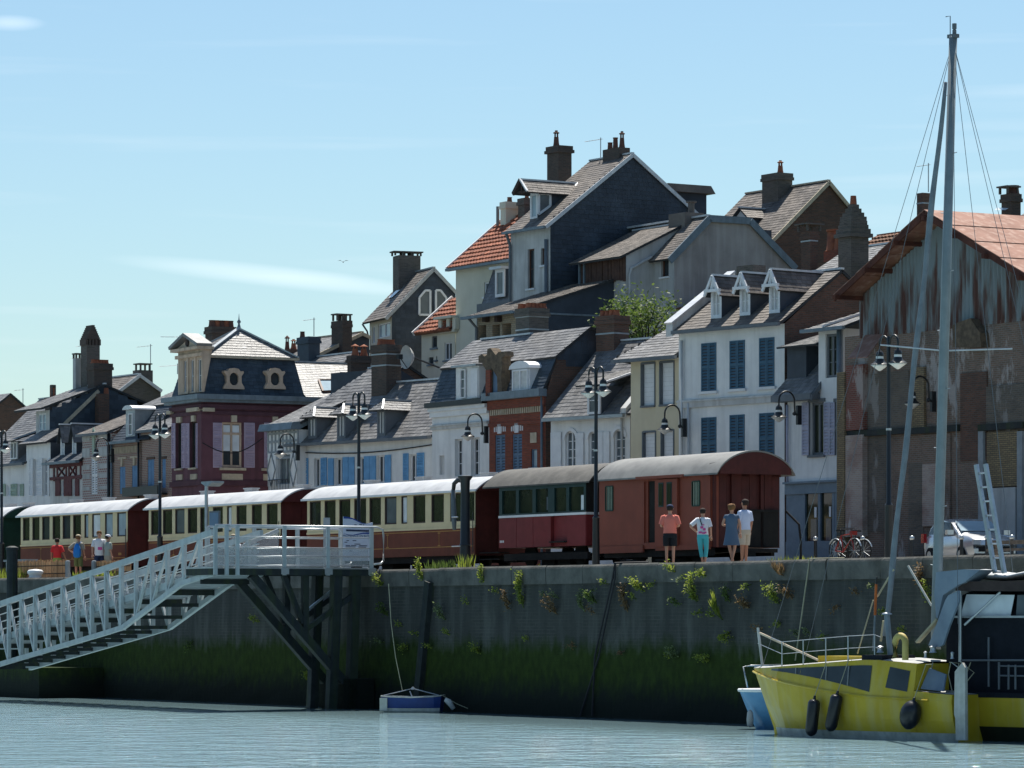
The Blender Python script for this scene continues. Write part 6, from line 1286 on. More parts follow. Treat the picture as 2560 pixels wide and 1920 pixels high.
def quay_wall():
    t = T('quay_wall','long dark stone quay wall, green with algae below, pale coping on top','quay wall',QF,(0,0,0))
    g = MB(); xs = [-130+1.6*k for k in range(125)]; zs = [-1.2,0,.5,1,1.6,2.2,2.8,3.4,4.02]
    idx = {}
    for i,x in enumerate(xs):
        for j,z in enumerate(zs): idx[i,j] = len(g.v); g.v.append((x,random.uniform(-.03,.03)-(4.0-z)*.02,z))
    for i in range(len(xs)-1):
        for j in range(len(zs)-1): g.f.append((idx[i,j],idx[i+1,j],idx[i+1,j+1],idx[i,j+1]))
    g.box(-130,68,.1,.29,-1.2,4.0); t.p('wall_face',g,'quay_stone')
    x = -100.0
    while x < 45:
        L_ = random.uniform(1.7,2.6); g = MB(); e = random.uniform(-.02,.02); zt = G+.04+random.uniform(-.012,.012); c = .06
        P_ = [(x+.012,-.06+e,4.02),(x+.012,-.08+e,zt-.1),(x+.012,-.06+e,zt-.05),(x+.012,-.02+e,zt),(x+.012,.72,zt),(x+.012,.72,4.02)]
        g.prism(P_[::-1],(L_-.024,0,0)); t.p('coping_stone',g,'coping_stone'); x += L_
    # chute of dark timber fender piles
    for p0,p1 in (((1622,235),(1525,1070)),):
        a = QF.f(C7(*p0),-.12); b = QF.f(C7(*p1),-.12); g = MB(); g.beam((a[0],-.12,a[1]),(b[0],-.12,.0),.34,.2,(0,1,0)); t.p('fender_pile',g,'steel_dark')
    a = QF.f(C8(1130,78),-.1); b = QF.f(C8(985,780),-.1); c = QF.f(C8(965,1240),-.1)
    for off in (0,.14): g = MB(); g.tube([(a[0]+.9,.5,G+.08),(a[0]+off*.3,-.11,G+.06),(a[0]-.1+off,-.13,G-.4),(b[0]+off*1.6,-.13,b[1]),(c[0]-off*5,-.13,.05)],.03,5); t.p('mooring_chain',g,'cable')
    for q in ((645,35,570,790),):
        a = QF.f(C5(q[0],q[1]+10),-.1); b = QF.f(C5(q[2],q[3]),-.1); g = MB(); g.tube([(a[0]+1,.4,G+.06),(a[0]+.05,-.1,G+.05),(a[0]-.02,-.13,G-.4),(b[0],-.2,b[1])],.02,5); t.p('mooring_line',g,'rope')
quay_wall()
def rails():
    for v in (3.98,5.03): g = MB(); g.box(-110,60,v-.03,v+.03,G-.02,G+.09); o = one('rail',g,'rail_steel',QF,None,None,(0,0,0)); o['kind'] = 'structure'
rails()
# weeds growing from the joints of the wall
def weed(px,py,w_,h_,mat,label,style='bush',n=40,v=-.12):
    x,z = QF.f((px,py),v); sc_ = F/QF.depth(x,v); W_ = w_/sc_; H_ = h_/sc_; g = MB(); st = MB()
    ns = max(3,int(n/10)); b0 = (x,-.02,z)
    for k in range(ns):
        a = random.uniform(-1,1); tip = (x+a*W_*.85,v-random.uniform(.05,.35),z+H_*random.uniform(.45,1.0))
        if style == 'hang': tip = (x+a*W_*.7,v-random.uniform(.05,.25),z-H_*random.uniform(.5,1))
        if style == 'spike': tip = (x+a*W_*.4,v-random.uniform(.02,.12),z+H_*random.uniform(.7,1))
        mid = lerp(b0,tip,.5); mid = (mid[0],mid[1]-.08,mid[2]); st.tube([b0,mid,tip],[.012,.008,.004],4)
        for j in range(int(n/ns*3)):
            tt = random.uniform(.15,1); p = lerp(b0,mid,tt*2) if tt < .5 else lerp(mid,tip,tt*2-1)
            if style == 'grass': leaf(g,p,(a*.5+random.uniform(-.4,.4),-.3,random.uniform(.6,1)),random.uniform(.2,.4),.012)
            else: leaf(g,vadd(p,(random.gauss(0,.05),random.gauss(0,.05),random.gauss(0,.04))),(random.uniform(-1,1),random.uniform(-1,.2),random.uniform(-.5,.8)),random.uniform(.05,.11),random.uniform(.014,.03))
    t = T('wall_weed',label,'weed',QF,(x,0,z),'weeds on the quay wall'); t.p('stems',st,'leaf_dry' if mat == 'leaf_dry' else 'leaf'); t.p('leaves',g,mat,kind='stuff')
WE = [(1205,1462,20,62,'leaf_yellow','upright yellow-green weed hanging over the coping right of the platform','spike',60),(1058,1418,0,0,None,'','',0),
      (1052,1455,16,60,'leaf_yellow','tall bright weed growing over the coping beside the platform','spike',80),(953,1465,12,38,'leaf_yellow','small green weed just right of the platform corner','bush',50),
      (964,1540,12,36,'leaf','dark green tuft beside the hanging rope','bush',50),(1108,1550,20,48,'leaf_pale','grey-green weed right of the fender pile','bush',60),
      (1015,1610,16,20,'leaf_yellow','small weed low on the wall left of the fender pile','hang',40),(1302,1520,22,95,'leaf_yellow','tallest leafy weed on the wall below the red coach','spike',150),
      (1270,1510,26,40,'leaf_dry','dry reddish weed beside the tallest weed','bush',60),(1385,1535,26,50,'leaf_dry','rusty dry weed with green leaves below the lamp post','bush',70),
      (1485,1508,17,40,'leaf','fresh green weed just left of the chains','bush',70),(1455,1530,12,60,'leaf_pale','thin straggling weed below the red coach','spike',50),
      (1562,1530,22,75,'leaf_dry','orange-brown withered weed right of the chains','spike',90),(1603,1478,18,40,'leaf_yellow','round yellow-green weed near the coping','bush',80),
      (1735,1505,26,80,'leaf_yellow','large mottled weed below the woman in turquoise trousers','bush',130),(1694,1512,9,22,'leaf','little green tuft left of the large mottled weed','bush',30),
      (1800,1550,16,62,'leaf_yellow','long grass tuft below the couple','grass',60),(1818,1505,12,42,'leaf','slim green weed below the couple','spike',50),(1866,1520,22,30,'leaf_dry','pale dry weed left of the mooring line','bush',60),
      (1818,1580,12,28,'leaf_yellow','low yellow tuft under the long grass','hang',40),(1940,1510,26,55,'leaf_yellow','bright green weed beside the thin mooring line','bush',90),(1975,1495,24,34,'leaf_dry','brown seeding weed above the yellow bow','bush',80),
      (1955,1440,22,20,'leaf_dry','dry grass on the coping above the yellow bow','grass',40),(1690,1645,14,26,'leaf_pale','grey weed at the algae line','bush',40),(1765,1650,40,10,'leaf_yellow','yellow fringe of weed along the algae line','bush',60),
      (1683,1432,6,26,'leaf_yellow','small bright weed under the coping near the people','bush',25),(1760,1440,16,16,'leaf_yellow','low weeds under the coping below the woman','bush',40),(1195,1630,8,22,'leaf_yellow','faint yellow weed low on the wall right of the dinghy','bush',25),
      (650,1530,16,48,'leaf_pale','grey-green weed behind the platform struts','bush',60),(642,1555,10,20,'leaf_yellow','small bright tuft behind the platform struts','bush',30),(790,1545,20,26,'leaf_pale','spreading weed behind the cross brace','bush',50),(478,1600,8,40,'leaf','thin weed under the gangway','hang',40),
      (2305,1480,14,70,'leaf_dry','reddish creeper on the wall beside the mast','spike',90),(2325,1510,14,60,'leaf_yellow','yellow creeper on the wall beside the mast','bush',60),(775,1700,26,22,'leaf_yellow','yellow weed on the foot of the platform strut','bush',50)]
for q in WE:
    if q[4]: weed(*q)
for k in range(34):
    weed(955+1335*((k*.618) % 1),random.uniform(1436,1600) if k % 5 else random.uniform(1600,1650),random.uniform(2,6),random.uniform(8,17),random.choice(('leaf_yellow','leaf_pale','leaf_yellow','leaf_dry')),'small tuft of weed in a joint of the quay wall',random.choice(('spike','bush','hang')),14)
def far_bank():
    g = MB()
    for k in range(260):
        x = -520+k*3.4+random.uniform(-2,2); v = -130+random.uniform(-9,9); r = random.uniform(4,7); h = random.uniform(15,22); n = 7
        rings = [[(x+r*q*math.cos(2*math.pi*j/n)*random.uniform(.8,1.2),v+r*q*math.sin(2*math.pi*j/n),h*f) for j in range(n)] for q,f in ((.5,0),(1,.3),(.95,.6),(.6,.88),(.1,1))]; g.loft(rings)
    o = one('wooded_bank',g,'hill_grass',QF,'line of trees along the opposite bank','trees',(0,-130,0),kind='stuff')
far_bank()
def tufts(px,py,w_,mat,label,n=120,v=1.6,h=.4):
    x,z = QF.f((px,py),v); W_ = w_/(F/QF.depth(x,v))*1.9; g = MB()
    for k in range(n): leaf(g,(x+random.uniform(-W_,W_),v+random.uniform(-.3,.3),G-.02),(random.uniform(-.4,.4),random.uniform(-.3,.3),1),random.uniform(.3,1)*h,.02)
    o = one('grass_tuft',g,mat,QF,label,'grass',(x,v,G-.02),'grass on the quay edge','stuff')
tufts(1110,1405,34,'leaf','green weeds on the quay beneath the cream coach',260,1.5,.42); tufts(1400,1405,60,'leaf_yellow','yellow weeds between the rails under the coaches',160,6.5,.35); tufts(240,1430,60,'leaf_yellow','yellow grass along the quay edge at the left',400,.9,.35); tufts(1160,1400,10,'leaf_yellow','tall thin weed at the coping by the water crane',40,.3,.6); tufts(1980,1405,50,'leaf_yellow','grass at the end of the brown wagon',160,6,.4); tufts(30,1430,40,'leaf_yellow','green tuft at the far left of the quay',200,.9,.6)

# ================================================================== train
surf('coach_cream',(0.68,0.58,0.36),(0.60,0.51,0.31),scale=2,rough=0.5,bump=0.03,spec=0.2)
surf('coach_brown',(0.17,0.05,0.031),(0.125,0.038,0.025),scale=2,rough=0.55,bump=0.05,spec=0.1,streak=0.25,cs=(0.09,0.035,0.025))
surf('coach_line',(0.48,0.26,0.07),rough=0.6,bump=0)
surf('coach_roof',(0.50,0.51,0.52),(0.36,0.37,0.39),scale=1.2,rough=0.5,bump=0.05,streak=0.2)
surf('roof_grey',(0.12,0.115,0.105),(0.075,0.072,0.067),scale=2.5,rough=0.75,bump=0.3)
surf('roof_palegrey',(0.22,0.22,0.21),(0.15,0.15,0.145),scale=2.0,rough=0.55,bump=0.08)
surf('end_red',(0.085,0.018,0.016),(0.055,0.013,0.012),rough=0.55,streak=0.3)
surf('panel_red',(0.20,0.033,0.036),(0.16,0.026,0.028),rough=0.45,bump=0.03,spec=0.12)
surf('wagon_red',(0.235,0.062,0.038),(0.19,0.05,0.031),scale=1.5,rough=0.6,bump=0.06,streak=0.2,cs=(0.13,0.04,0.028))
surf('dark_green',(0.012,0.05,0.035),(0.008,0.035,0.025),rough=0.4,bump=0.03)
surf('frame_green',(0.012,0.04,0.04),rough=0.4,bump=0.03)
surf('under_dark',(0.022,0.021,0.02),(0.012,0.012,0.012),rough=0.9)
Y0,YW = 3.35,2.5
ZB,ZM,ZE = 5.09,6.02,7.27
def arc_roof(t,x0,x1,zs,mat,end_mat,rise=.52,ov=.12,name='roof',tk=.05,rnd=False):
    yc = Y0+YW/2; hw = YW/2+ov; n = 20; ring = []
    for k in range(n+1):
        a = k/n*2-1; yy = yc+hw*a
        zz = zs+rise*(1-abs(a)**2.6) if rnd else zs+rise*(math.sqrt(max(0,1-(a*.94)**2))-math.sqrt(1-.94**2))/(1-math.sqrt(1-.94**2))
        ring.append((yy,zz))
    g = MB(); r0 = [(x0,y,z) for y,z in ring]; r1 = [(x1,y,z) for y,z in ring]
    lo0 = [(x0,y,z-tk) for y,z in ring]; lo1 = [(x1,y,z-tk) for y,z in ring]
    g.loft([r0,r1],closed=False); g.loft([lo1,lo0],closed=False)
    for A_,B_ in ((r0,lo0),(lo1,r1)):
        for k in range(n): g.poly([A_[k],A_[k+1],B_[k+1],B_[k]])
    for k in (0,n): g.poly([r0[k],r1[k],lo1[k],lo0[k]])
    o = t.p(name,g,mat,smooth='auto'); return o,ring
def arc_end(t,x,ring,mat,zlow,parent=None,th=.05,name='roof_end'):
    g = MB(); pts = [(x,y,z-.03) for y,z in ring]; pts = [(x,ring[0][0]+.12,zlow)]+pts[1:-1]+[(x,ring[-1][0]-.12,zlow)]; g.prism(pts[::-1],(-th,0,0)); return t.p(name,g,mat,parent)
def bogie(t,xc,n=2,gap=1.3,r=.38):
    for i in range(n):
        x = xc+(i-(n-1)/2)*gap
        for y in (Y0+.55,Y0+YW-.55):
            g = MB(); m_ = 18; ring = [(x+r*math.cos(2*math.pi*k/m_),y-.05,G+.09+r+r*math.sin(2*math.pi*k/m_)) for k in range(m_)]; g.prism(ring,(0,.1,0)); t.p('wheel',g,'under_dark')
        g = MB(); g.tube([(x,Y0+.55,G+.09+r),(x,Y0+YW-.55,G+.09+r)],.06,8); t.p('axle',g,'under_dark')
    g = MB(); g.box(xc-gap*.5-.5,xc+gap*.5+.5,Y0+.4,Y0+.52,G+.42,G+.58); t.p('bogie_frame',g,'under_dark')
def underframe(t,x0,x1):
    g = MB(); g.box(x0+.1,x1-.1,Y0+.12,Y0+.24,ZB-.22,ZB); g.box(x0+.1,x1-.1,Y0+YW-.24,Y0+YW-.12,ZB-.22,ZB); g.box(x0+.4,x1-.4,Y0+.9,Y0+1.6,ZB-.12,ZB-.01); t.p('underframe',g,'under_dark')
    for k in range(2): g = MB(); xc = x0+(x1-x0)*(.42+.18*k); g.box(xc-.4,xc+.4,Y0+.5,Y0+1.2,ZB-.4,ZB-.12); t.p('battery_box',g,'under_dark')
    for xx in (x0,x1):
        g = MB(); s_ = 1 if xx == x1 else -1; g.box(min(xx,xx+s_*.35),max(xx,xx+s_*.35),Y0+1.1,Y0+1.4,ZB-.25,ZB-.1); t.p('coupler',g,'under_dark')
def coach(label,pl,pr,wins,ytop,ybot,zf,mats,vents=(),pane_seq=None,endm='end_red',deco=True):
    x0 = QF.f((pl,1300),Y0)[0]; x1 = QF.f((pr,1300),Y0)[0]; t = T('railway_coach',label,'railway coach',QF,((x0+x1)/2,Y0+YW/2,G),'coaches of the parked train')
    rects = []
    zt = ytop; zb = ybot
    for a,b in wins: rects.append((QF.f((a,1300),Y0)[0],QF.f((b,1300),Y0)[0],zb,zt))
    g = MB(); wallgrid(g,('f',Y0),x0,x1,ZM,ZE,rects,.12); g.poly([(x0,Y0+YW,ZM),(x0,Y0+YW,ZE),(x1,Y0+YW,ZE),(x1,Y0+YW,ZM)]); t.p('upper_body',g,mats[0])
    g = MB(); g.box(x0,x1,Y0-.012,Y0+YW+.012,ZB,ZM); t.p('lower_body',g,mats[1])
    g = MB(); g.box(x0,x1,Y0-.03,Y0-.013,ZM-.03,ZM+.04); t.p('waist_rail',g,mats[0])
    for i,r in enumerate(rects):
        f = MB(); w_ = .045; pl_ = ('f',Y0)
        for q in ((r[0],r[0]+w_,r[2],r[3]),(r[1]-w_,r[1],r[2],r[3]),(r[0]+w_,r[1]-w_,r[2],r[2]+w_),(r[0]+w_,r[1]-w_,r[3]-w_,r[3])): pbox(f,pl_,q[0],q[1],.015,.08,q[2],q[3])
        o = t.p('window',f,mats[2]); p_ = MB(); pbox(p_,pl_,r[0],r[1],.06,.07,r[2],r[3]); t.p('pane',p_,(pane_seq or {}).get(i,'pane_green'),o)
    for x,nm in ((x1,'end_wall'),(x0+.06,'end_wall')):
        g = MB(); g.box(x-.06,x+.01,Y0+.02,Y0+YW-.02,ZB-.02,ZE); g.box(x+.011,x+.03,Y0+.85,Y0+1.65,ZB+.05,ZE-.25); t.p(nm,g,endm)
    o,ring = arc_roof(t,x0-.25,x1+.25,ZE-.02,'coach_roof',endm,rise=.5,rnd=True)
    arc_end(t,x1+.24,ring,endm,ZE-.04,o); arc_end(t,x0-.2,ring,endm,ZE-.04,o)
    g = MB(); g.box(x0-.25,x1+.25,Y0-.14,Y0-.1,ZE-.07,ZE+.0); t.p('roof_gutter',g,'white_paint',o)
    for px in vents: x = QF.f((px,1200),Y0+YW/2)[0]; g = MB(); z = ZE+.5; g.box(x-.3,x+.3,Y0+1.5,Y0+1.8,z-.08,z+.12); g.box(x-.34,x+.34,Y0+1.46,Y0+1.84,z+.12,z+.16); t.p('roof_vent',g,'coach_roof',o)
    underframe(t,x0,x1); bogie(t,x0+(x1-x0)*.17); bogie(t,x0+(x1-x0)*.83)
    if deco:
        g = MB(); d = Y0-.016
        for z in (ZM-.1,ZB+.3): g.box(x0+.1,x1-.1,d-.002,d,z-.012,z+.012)
        for k in range(3): x = x0+(x1-x0)*(.2+.3*k); g.box(x-.012,x+.012,d-.002,d,ZB+.36,ZM-.16); g.box(x-.09,x+.09,d-.002,d,ZM-.17,ZM-.14); g.box(x-.09,x+.09,d-.002,d,ZB+.33,ZB+.36)
        for x in (x1-.8,x1-.6,x1-.7): g.box(x-.04,x+.04,d-.002,d,ZB+.4,ZB+.5)
        t.p('lining',g,'coach_line',kind='stuff')
    g = MB(); g.tube([(x1-.08,Y0-.05,ZB+.1),(x1-.08,Y0-.05,ZM+.5)],.015,5); t.p('grab_rail',g,'black_iron')
    return t,x0,x1
zt = QF.f(C2(1836,262),Y0)[1]; zb = QF.f(C2(1836,495),Y0)[1]
c2 = lambda L_: [(C2(a,0)[0],C2(b,0)[0]) for a,b in L_]; c1 = lambda L_: [(C1(a,0)[0],C1(b,0)[0]) for a,b in L_]
MT = ('coach_cream','coach_brown','timber_dark')
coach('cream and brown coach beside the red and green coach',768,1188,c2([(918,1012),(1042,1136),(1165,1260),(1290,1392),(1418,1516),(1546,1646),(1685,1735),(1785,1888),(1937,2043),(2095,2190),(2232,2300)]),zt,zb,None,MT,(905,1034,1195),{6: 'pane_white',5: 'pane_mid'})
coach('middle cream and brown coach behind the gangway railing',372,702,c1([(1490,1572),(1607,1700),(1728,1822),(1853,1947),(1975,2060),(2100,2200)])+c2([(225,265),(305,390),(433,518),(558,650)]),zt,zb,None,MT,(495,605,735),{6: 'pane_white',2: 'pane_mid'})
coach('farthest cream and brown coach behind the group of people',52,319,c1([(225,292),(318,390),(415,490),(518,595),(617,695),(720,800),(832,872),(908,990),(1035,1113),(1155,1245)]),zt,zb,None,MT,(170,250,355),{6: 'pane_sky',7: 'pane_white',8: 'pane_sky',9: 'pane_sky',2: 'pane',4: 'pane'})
coach('green ended coach at the left edge of the picture',-320,6,[(-260+28*k,-240+28*k) for k in range(9)],zt,zb,None,('coach_cream','dark_green','timber_dark'),(5,50),endm='dark_green',deco=False)
def red_coach():
    x0 = QF.f(C3(545,600),Y0)[0]; x1 = QF.f(C3(1345,600),Y0)[0]; t = T('railway_coach','short coach with dark green windows above crimson panels','railway coach',QF,((x0+x1)/2,Y0+YW/2,G),'coaches of the parked train')
    zs = QF.f(C3(900,632),Y0)[1]; zlow = QF.f(C3(900,912),Y0)[1]; zt = QF.f(C3(900,335),Y0)[1]
    ws = [(QF.f(C3(a,500),Y0)[0],QF.f(C3(b,500),Y0)[0],zs+.1,zt-.12) for a,b in ((568,704),(722,856),(878,1000),(1050,1168),(1185,1330))]
    g = MB(); wallgrid(g,('f',Y0),x0,x1,zs,zt,ws,.1); g.poly([(x0,Y0+YW,zs),(x0,Y0+YW,zt),(x1,Y0+YW,zt),(x1,Y0+YW,zs)]); t.p('upper_body',g,'frame_green')
    for i,r in enumerate(ws):
        f = MB(); w_ = .03; pl_ = ('f',Y0)
        for q in ((r[0],r[0]+w_,r[2],r[3]),(r[1]-w_,r[1],r[2],r[3]),(r[0]+w_,r[1]-w_,r[2],r[2]+w_),(r[0]+w_,r[1]-w_,r[3]-w_,r[3])): pbox(f,pl_,q[0],q[1],.0,.08,q[2],q[3])
        o = t.p('window',f,'frame_green'); p_ = MB(); pbox(p_,pl_,r[0],r[1],.06,.07,r[2],r[3]); t.p('pane',p_,'pane_green',o)
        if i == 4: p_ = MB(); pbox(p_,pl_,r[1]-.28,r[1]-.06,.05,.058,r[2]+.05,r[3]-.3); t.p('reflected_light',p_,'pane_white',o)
        if i == 2: p_ = MB(); pbox(p_,pl_,r[1]-.2,r[1]-.05,.05,.058,r[2]+.1,r[3]-.3); t.p('curtain',p_,'pane_mid',o)
    cuts = [x0]+[QF.f(C3(q,700),Y0)[0] for q in (707,860,1025,1172)]+[x1]
    for i in range(5):
        d = .1 if i == 3 else 0; g = MB(); g.box(cuts[i]+.012,cuts[i+1]-.012,Y0-.01+d,Y0+.1+d,zlow,zs-.005); t.p('side_panel',g,'panel_red')
    g = MB(); g.box(x0,x1,Y0+.2,Y0+YW,zlow,zs); t.p('inner_body',g,'end_red')
    g = MB(); g.box(x0,x1+.02,Y0-.03,Y0-.011,zs-.0,zs+.075); g.box(x1+.02,x1+.04,Y0-.03,Y0+YW,zs-.0,zs+.075); t.p('white_band',g,'white_paint')
    g = MB(); xq = QF.f(C3(1025,800),Y0)[0]; g.box(xq+.05,cuts[4],Y0-.12,Y0+.1,zlow+.12,zlow+.16); t.p('door_step',g,'under_dark')
    for a,b in ((556,564),(568,577),(581,592)): g = MB(); g.box(QF.f(C3(a,860),Y0)[0],QF.f(C3(b,860),Y0)[0],Y0-.016,Y0-.012,QF.f(C3(572,874),Y0)[1],QF.f(C3(572,853),Y0)[1]); t.p('stencil_mark',g,'white_paint')
    for x in (x1,x0+.07): g = MB(); g.box(x-.06,x+.02,Y0+.02,Y0+YW-.02,zs,zt); t.p('end_wall',g,'under_dark')
    g = MB(); g.box(x1-.05,x1+.018,Y0,Y0+YW,zlow,zs); t.p('end_panel',g,'panel_red')
    ro,ring = arc_roof(t,QF.f(C3(415,350),Y0)[0],x1+.35,zt+.0,'roof_grey',None,rise=.62,ov=.1,rnd=True); arc_end(t,x1+.3,ring,'under_dark',zt-.0,ro); arc_end(t,QF.f(C3(415,350),Y0)[0]+.08,ring,'end_red',zt,ro)
    underframe(t,x0,x1); bogie(t,(x0+x1)/2,2,3.2)
    g = MB()
    for k in range(3): g.box(x0-1.5,x0-.2,Y0+.1,Y0+.5,G+.15+.22*k,G+.18+.22*k)
    t.p('steps',g,'under_dark')
red_coach()
def wagon():
    x0 = QF.f(C4(140,600),Y0)[0]; x1 = QF.f(C4(1165,600),Y0)[0]; t = T('luggage_van','rust red luggage van with open sliding door at the right end of the train','railway van',QF,((x0+x1)/2,Y0+YW/2,G),'coaches of the parked train')
    ze = QF.f(C4(800,262),Y0)[1]; zb = QF.f(C4(800,925),Y0)[1]
    rw = [rcq(C4,*q) for q in ((202,268,358,575),(1000,1068,312,530))]; dr = rcq(C4,553,668,305,872); dr = (dr[0],dr[1],dr[2],dr[3])
    g = MB(); wallgrid(g,('f',Y0),x0,x1,zb,ze,rw+[dr],.5); t.p('side_wall',g,'wagon_red'); g = MB(); g.box(x0,x1,Y0+.55,Y0+YW,zb,ze); t.p('body',g,'end_red')
    g = MB(); g.box(dr[0]+.16,dr[1],Y0+.09,Y0+.12,dr[2],dr[3]); t.p('interior_shade',g,'under_dark')  # dark sheet painted in for the shade inside the open door
    g = MB(); g.box(dr[0]-.03,dr[0]+.15,Y0+.05,Y0+.1,dr[2],dr[3]); t.p('door_jamb',g,'wagon_red')
    for r in rw:
        f = MB(); pbox(f,('f',Y0),r[0],r[1],.05,.07,r[2],r[3]); o = t.p('window',f,'pane_green')
        for k in range(5): b = MB(); x = r[0]+(r[1]-r[0])*(k+.5)/5; b.tube([(x,Y0+.02,r[2]),(x,Y0+.02,r[3])],.013,5); t.p('window_bar',b,'green_shutter',o)
        b = MB()
        for q in ((r[0]-.03,r[0],r[2],r[3]),(r[1],r[1]+.03,r[2],r[3]),(r[0],r[1],r[3],r[3]+.03),(r[0],r[1],r[2]-.03,r[2])): pbox(b,('f',Y0),q[0],q[1],-.02,.02,q[2],q[3])
        t.p('window_frame',b,'dark_green',o)
    sd_ = rcq(C4,676,880,288,908); g = MB(); g.box(sd_[0],sd_[1],Y0-.09,Y0-.02,sd_[2],sd_[3]); so = t.p('sliding_door',g,'wagon_red')
    for q in ((710,756,320,545),(785,832,315,542)): r = rcq(C4,*q); g = MB(); g.box(r[0],r[1],Y0-.1,Y0-.085,r[2],r[3]); t.p('door_window',g,'frame_green',so); g = MB(); g.box(r[0]+.04,r[1]-.04,Y0-.108,Y0-.1,r[2]+.04,r[3]-.04); t.p('pane',g,'pane_green',so)
    g = MB(); a = rcq(C4,525,960,255,290); g.box(a[0],a[1],Y0-.2,Y0,a[2]+.03,a[3]-.0); t.p('door_rail',g,'wagon_red')
    g = MB(); g.box(x0,dr[0],Y0-.05,Y0+.02,zb-.1,zb+.12); t.p('sill_beam',g,'wagon_red'); g = MB(); g.box(dr[1],x1,Y0-.04,Y0+.02,zb-.06,zb+.1); t.p('sill_beam',g,'wagon_red')
    n = 9
    for k in range(n): g = MB(); ya = Y0+.02+(YW-.04)*k/n; g.box(x1-.05,x1+.02+.006*(k % 2),ya+.006,Y0+.02+(YW-.04)*(k+1)/n-.006,zb,ze+.12); t.p('end_plank',g,'end_red' if k else 'wagon_red')
    for yv in (Y0+.1,Y0+.75,Y0+1.8): g = MB(); g.box(x1+.03,x1+.1,yv-.05,yv+.05,zb,ze); t.p('end_post',g,'end_red')
    g = MB(); g.box(x1+.03,x1+.35,Y0+.6,Y0+YW-.3,zb-.15,zb-.03); t.p('buffer_beam',g,'under_dark')
    g = MB(); g.box(x1+.07,x1+.1,Y0+.9,Y0+YW-.1,zb+.02,zb+1.15); g.box(x1+.1,x1+.14,Y0+.9,Y0+YW-.1,zb+1.08,zb+1.15); t.p('end_apron',g,'under_dark')
    g = MB(); g.tube([(x1+.5,Y0+YW-.1,zb+1.1),(x1+.9,Y0+YW+.1,zb+.7),(x1+1.0,Y0+YW+.1,zb+.2),(x1+1.0,Y0+YW+.1,G)],.035,6); t.p('hand_rail',g,'under_dark')
    ro,ring = arc_roof(t,x0-.05,x1+.62,ze+.02,'roof_palegrey',None,rise=.7,ov=.16); 
    arc_end(t,x1+.02,ring,'end_red',ze-.05,ro,.06); arc_end(t,x0+.02,ring,'end_red',ze-.05,ro,.06); arc_end(t,x1+.6,[(y,z) for y,z in ring],'end_red',ring[0][1]-.02,ro,.03,'roof_valance')
    g = MB(); n = 8; xa,xb = x1-.25,x1+.3; g.tube([(xa,Y0+.0,ze+.2),(xa+.1,Y0+.1,ze+.32),(xb-.1,Y0+.13,ze+.34),(xb,Y0+.1,ze+.3)],.02,5); t.p('roof_hook',g,'under_dark',ro)
    underframe(t,x0,x1); bogie(t,(x0+x1)/2,2,3.4,.42)
    for k,c in ((0,.3),(1,.62)): g = MB(); xx = x0+(x1-x0)*c; g.box(xx-.5,xx+.5,Y0-.12,Y0+.15,G+.18,G+.24); t.p('foot_board',g,'under_dark')
def rcq(zf,x0,x1,y0,y1,y=Y0):
    xm = (x0+x1)/2; return (QF.f(zf(x0,y0),y)[0],QF.f(zf(x1,y0),y)[0],QF.f(zf(xm,y1),y)[1],QF.f(zf(xm,y0),y)[1])
wagon()

# ================================================================== platform and gangway
def clearmat(name,c,al):
    m,t,b = newmat(name); n = t.nodes; l = t.links.new; tr = n.new('ShaderNodeBsdfTransparent'); mx = n.new('ShaderNodeMixShader'); mx.inputs[0].default_value = al
    nz = n.new('ShaderNodeTexNoise'); nz.inputs['Scale'].default_value = 3; rp = n.new('ShaderNodeValToRGB'); rp.color_ramp.elements[0].color = c4(tuple(x*.75 for x in c)); rp.color_ramp.elements[1].color = c4(c); l(nz.outputs['Fac'],rp.inputs[0]); l(rp.outputs[0],b.inputs['Base Color'])
    b.inputs['Roughness'].default_value = .3; l(tr.outputs[0],mx.inputs[1]); l(b.outputs[0],mx.inputs[2]); l(mx.outputs[0],n['Material Output'].inputs[0]); MATS[name] = m
clearmat('clear_panel',(0.42,0.47,0.50),0.36)
UR = QF.f((945,1420),0)[0]                       # right face of the platform
UL = UR-2.0; PZ = G+.06
def S2(p,u=None): return QF.sd(p,UR if u is None else u)
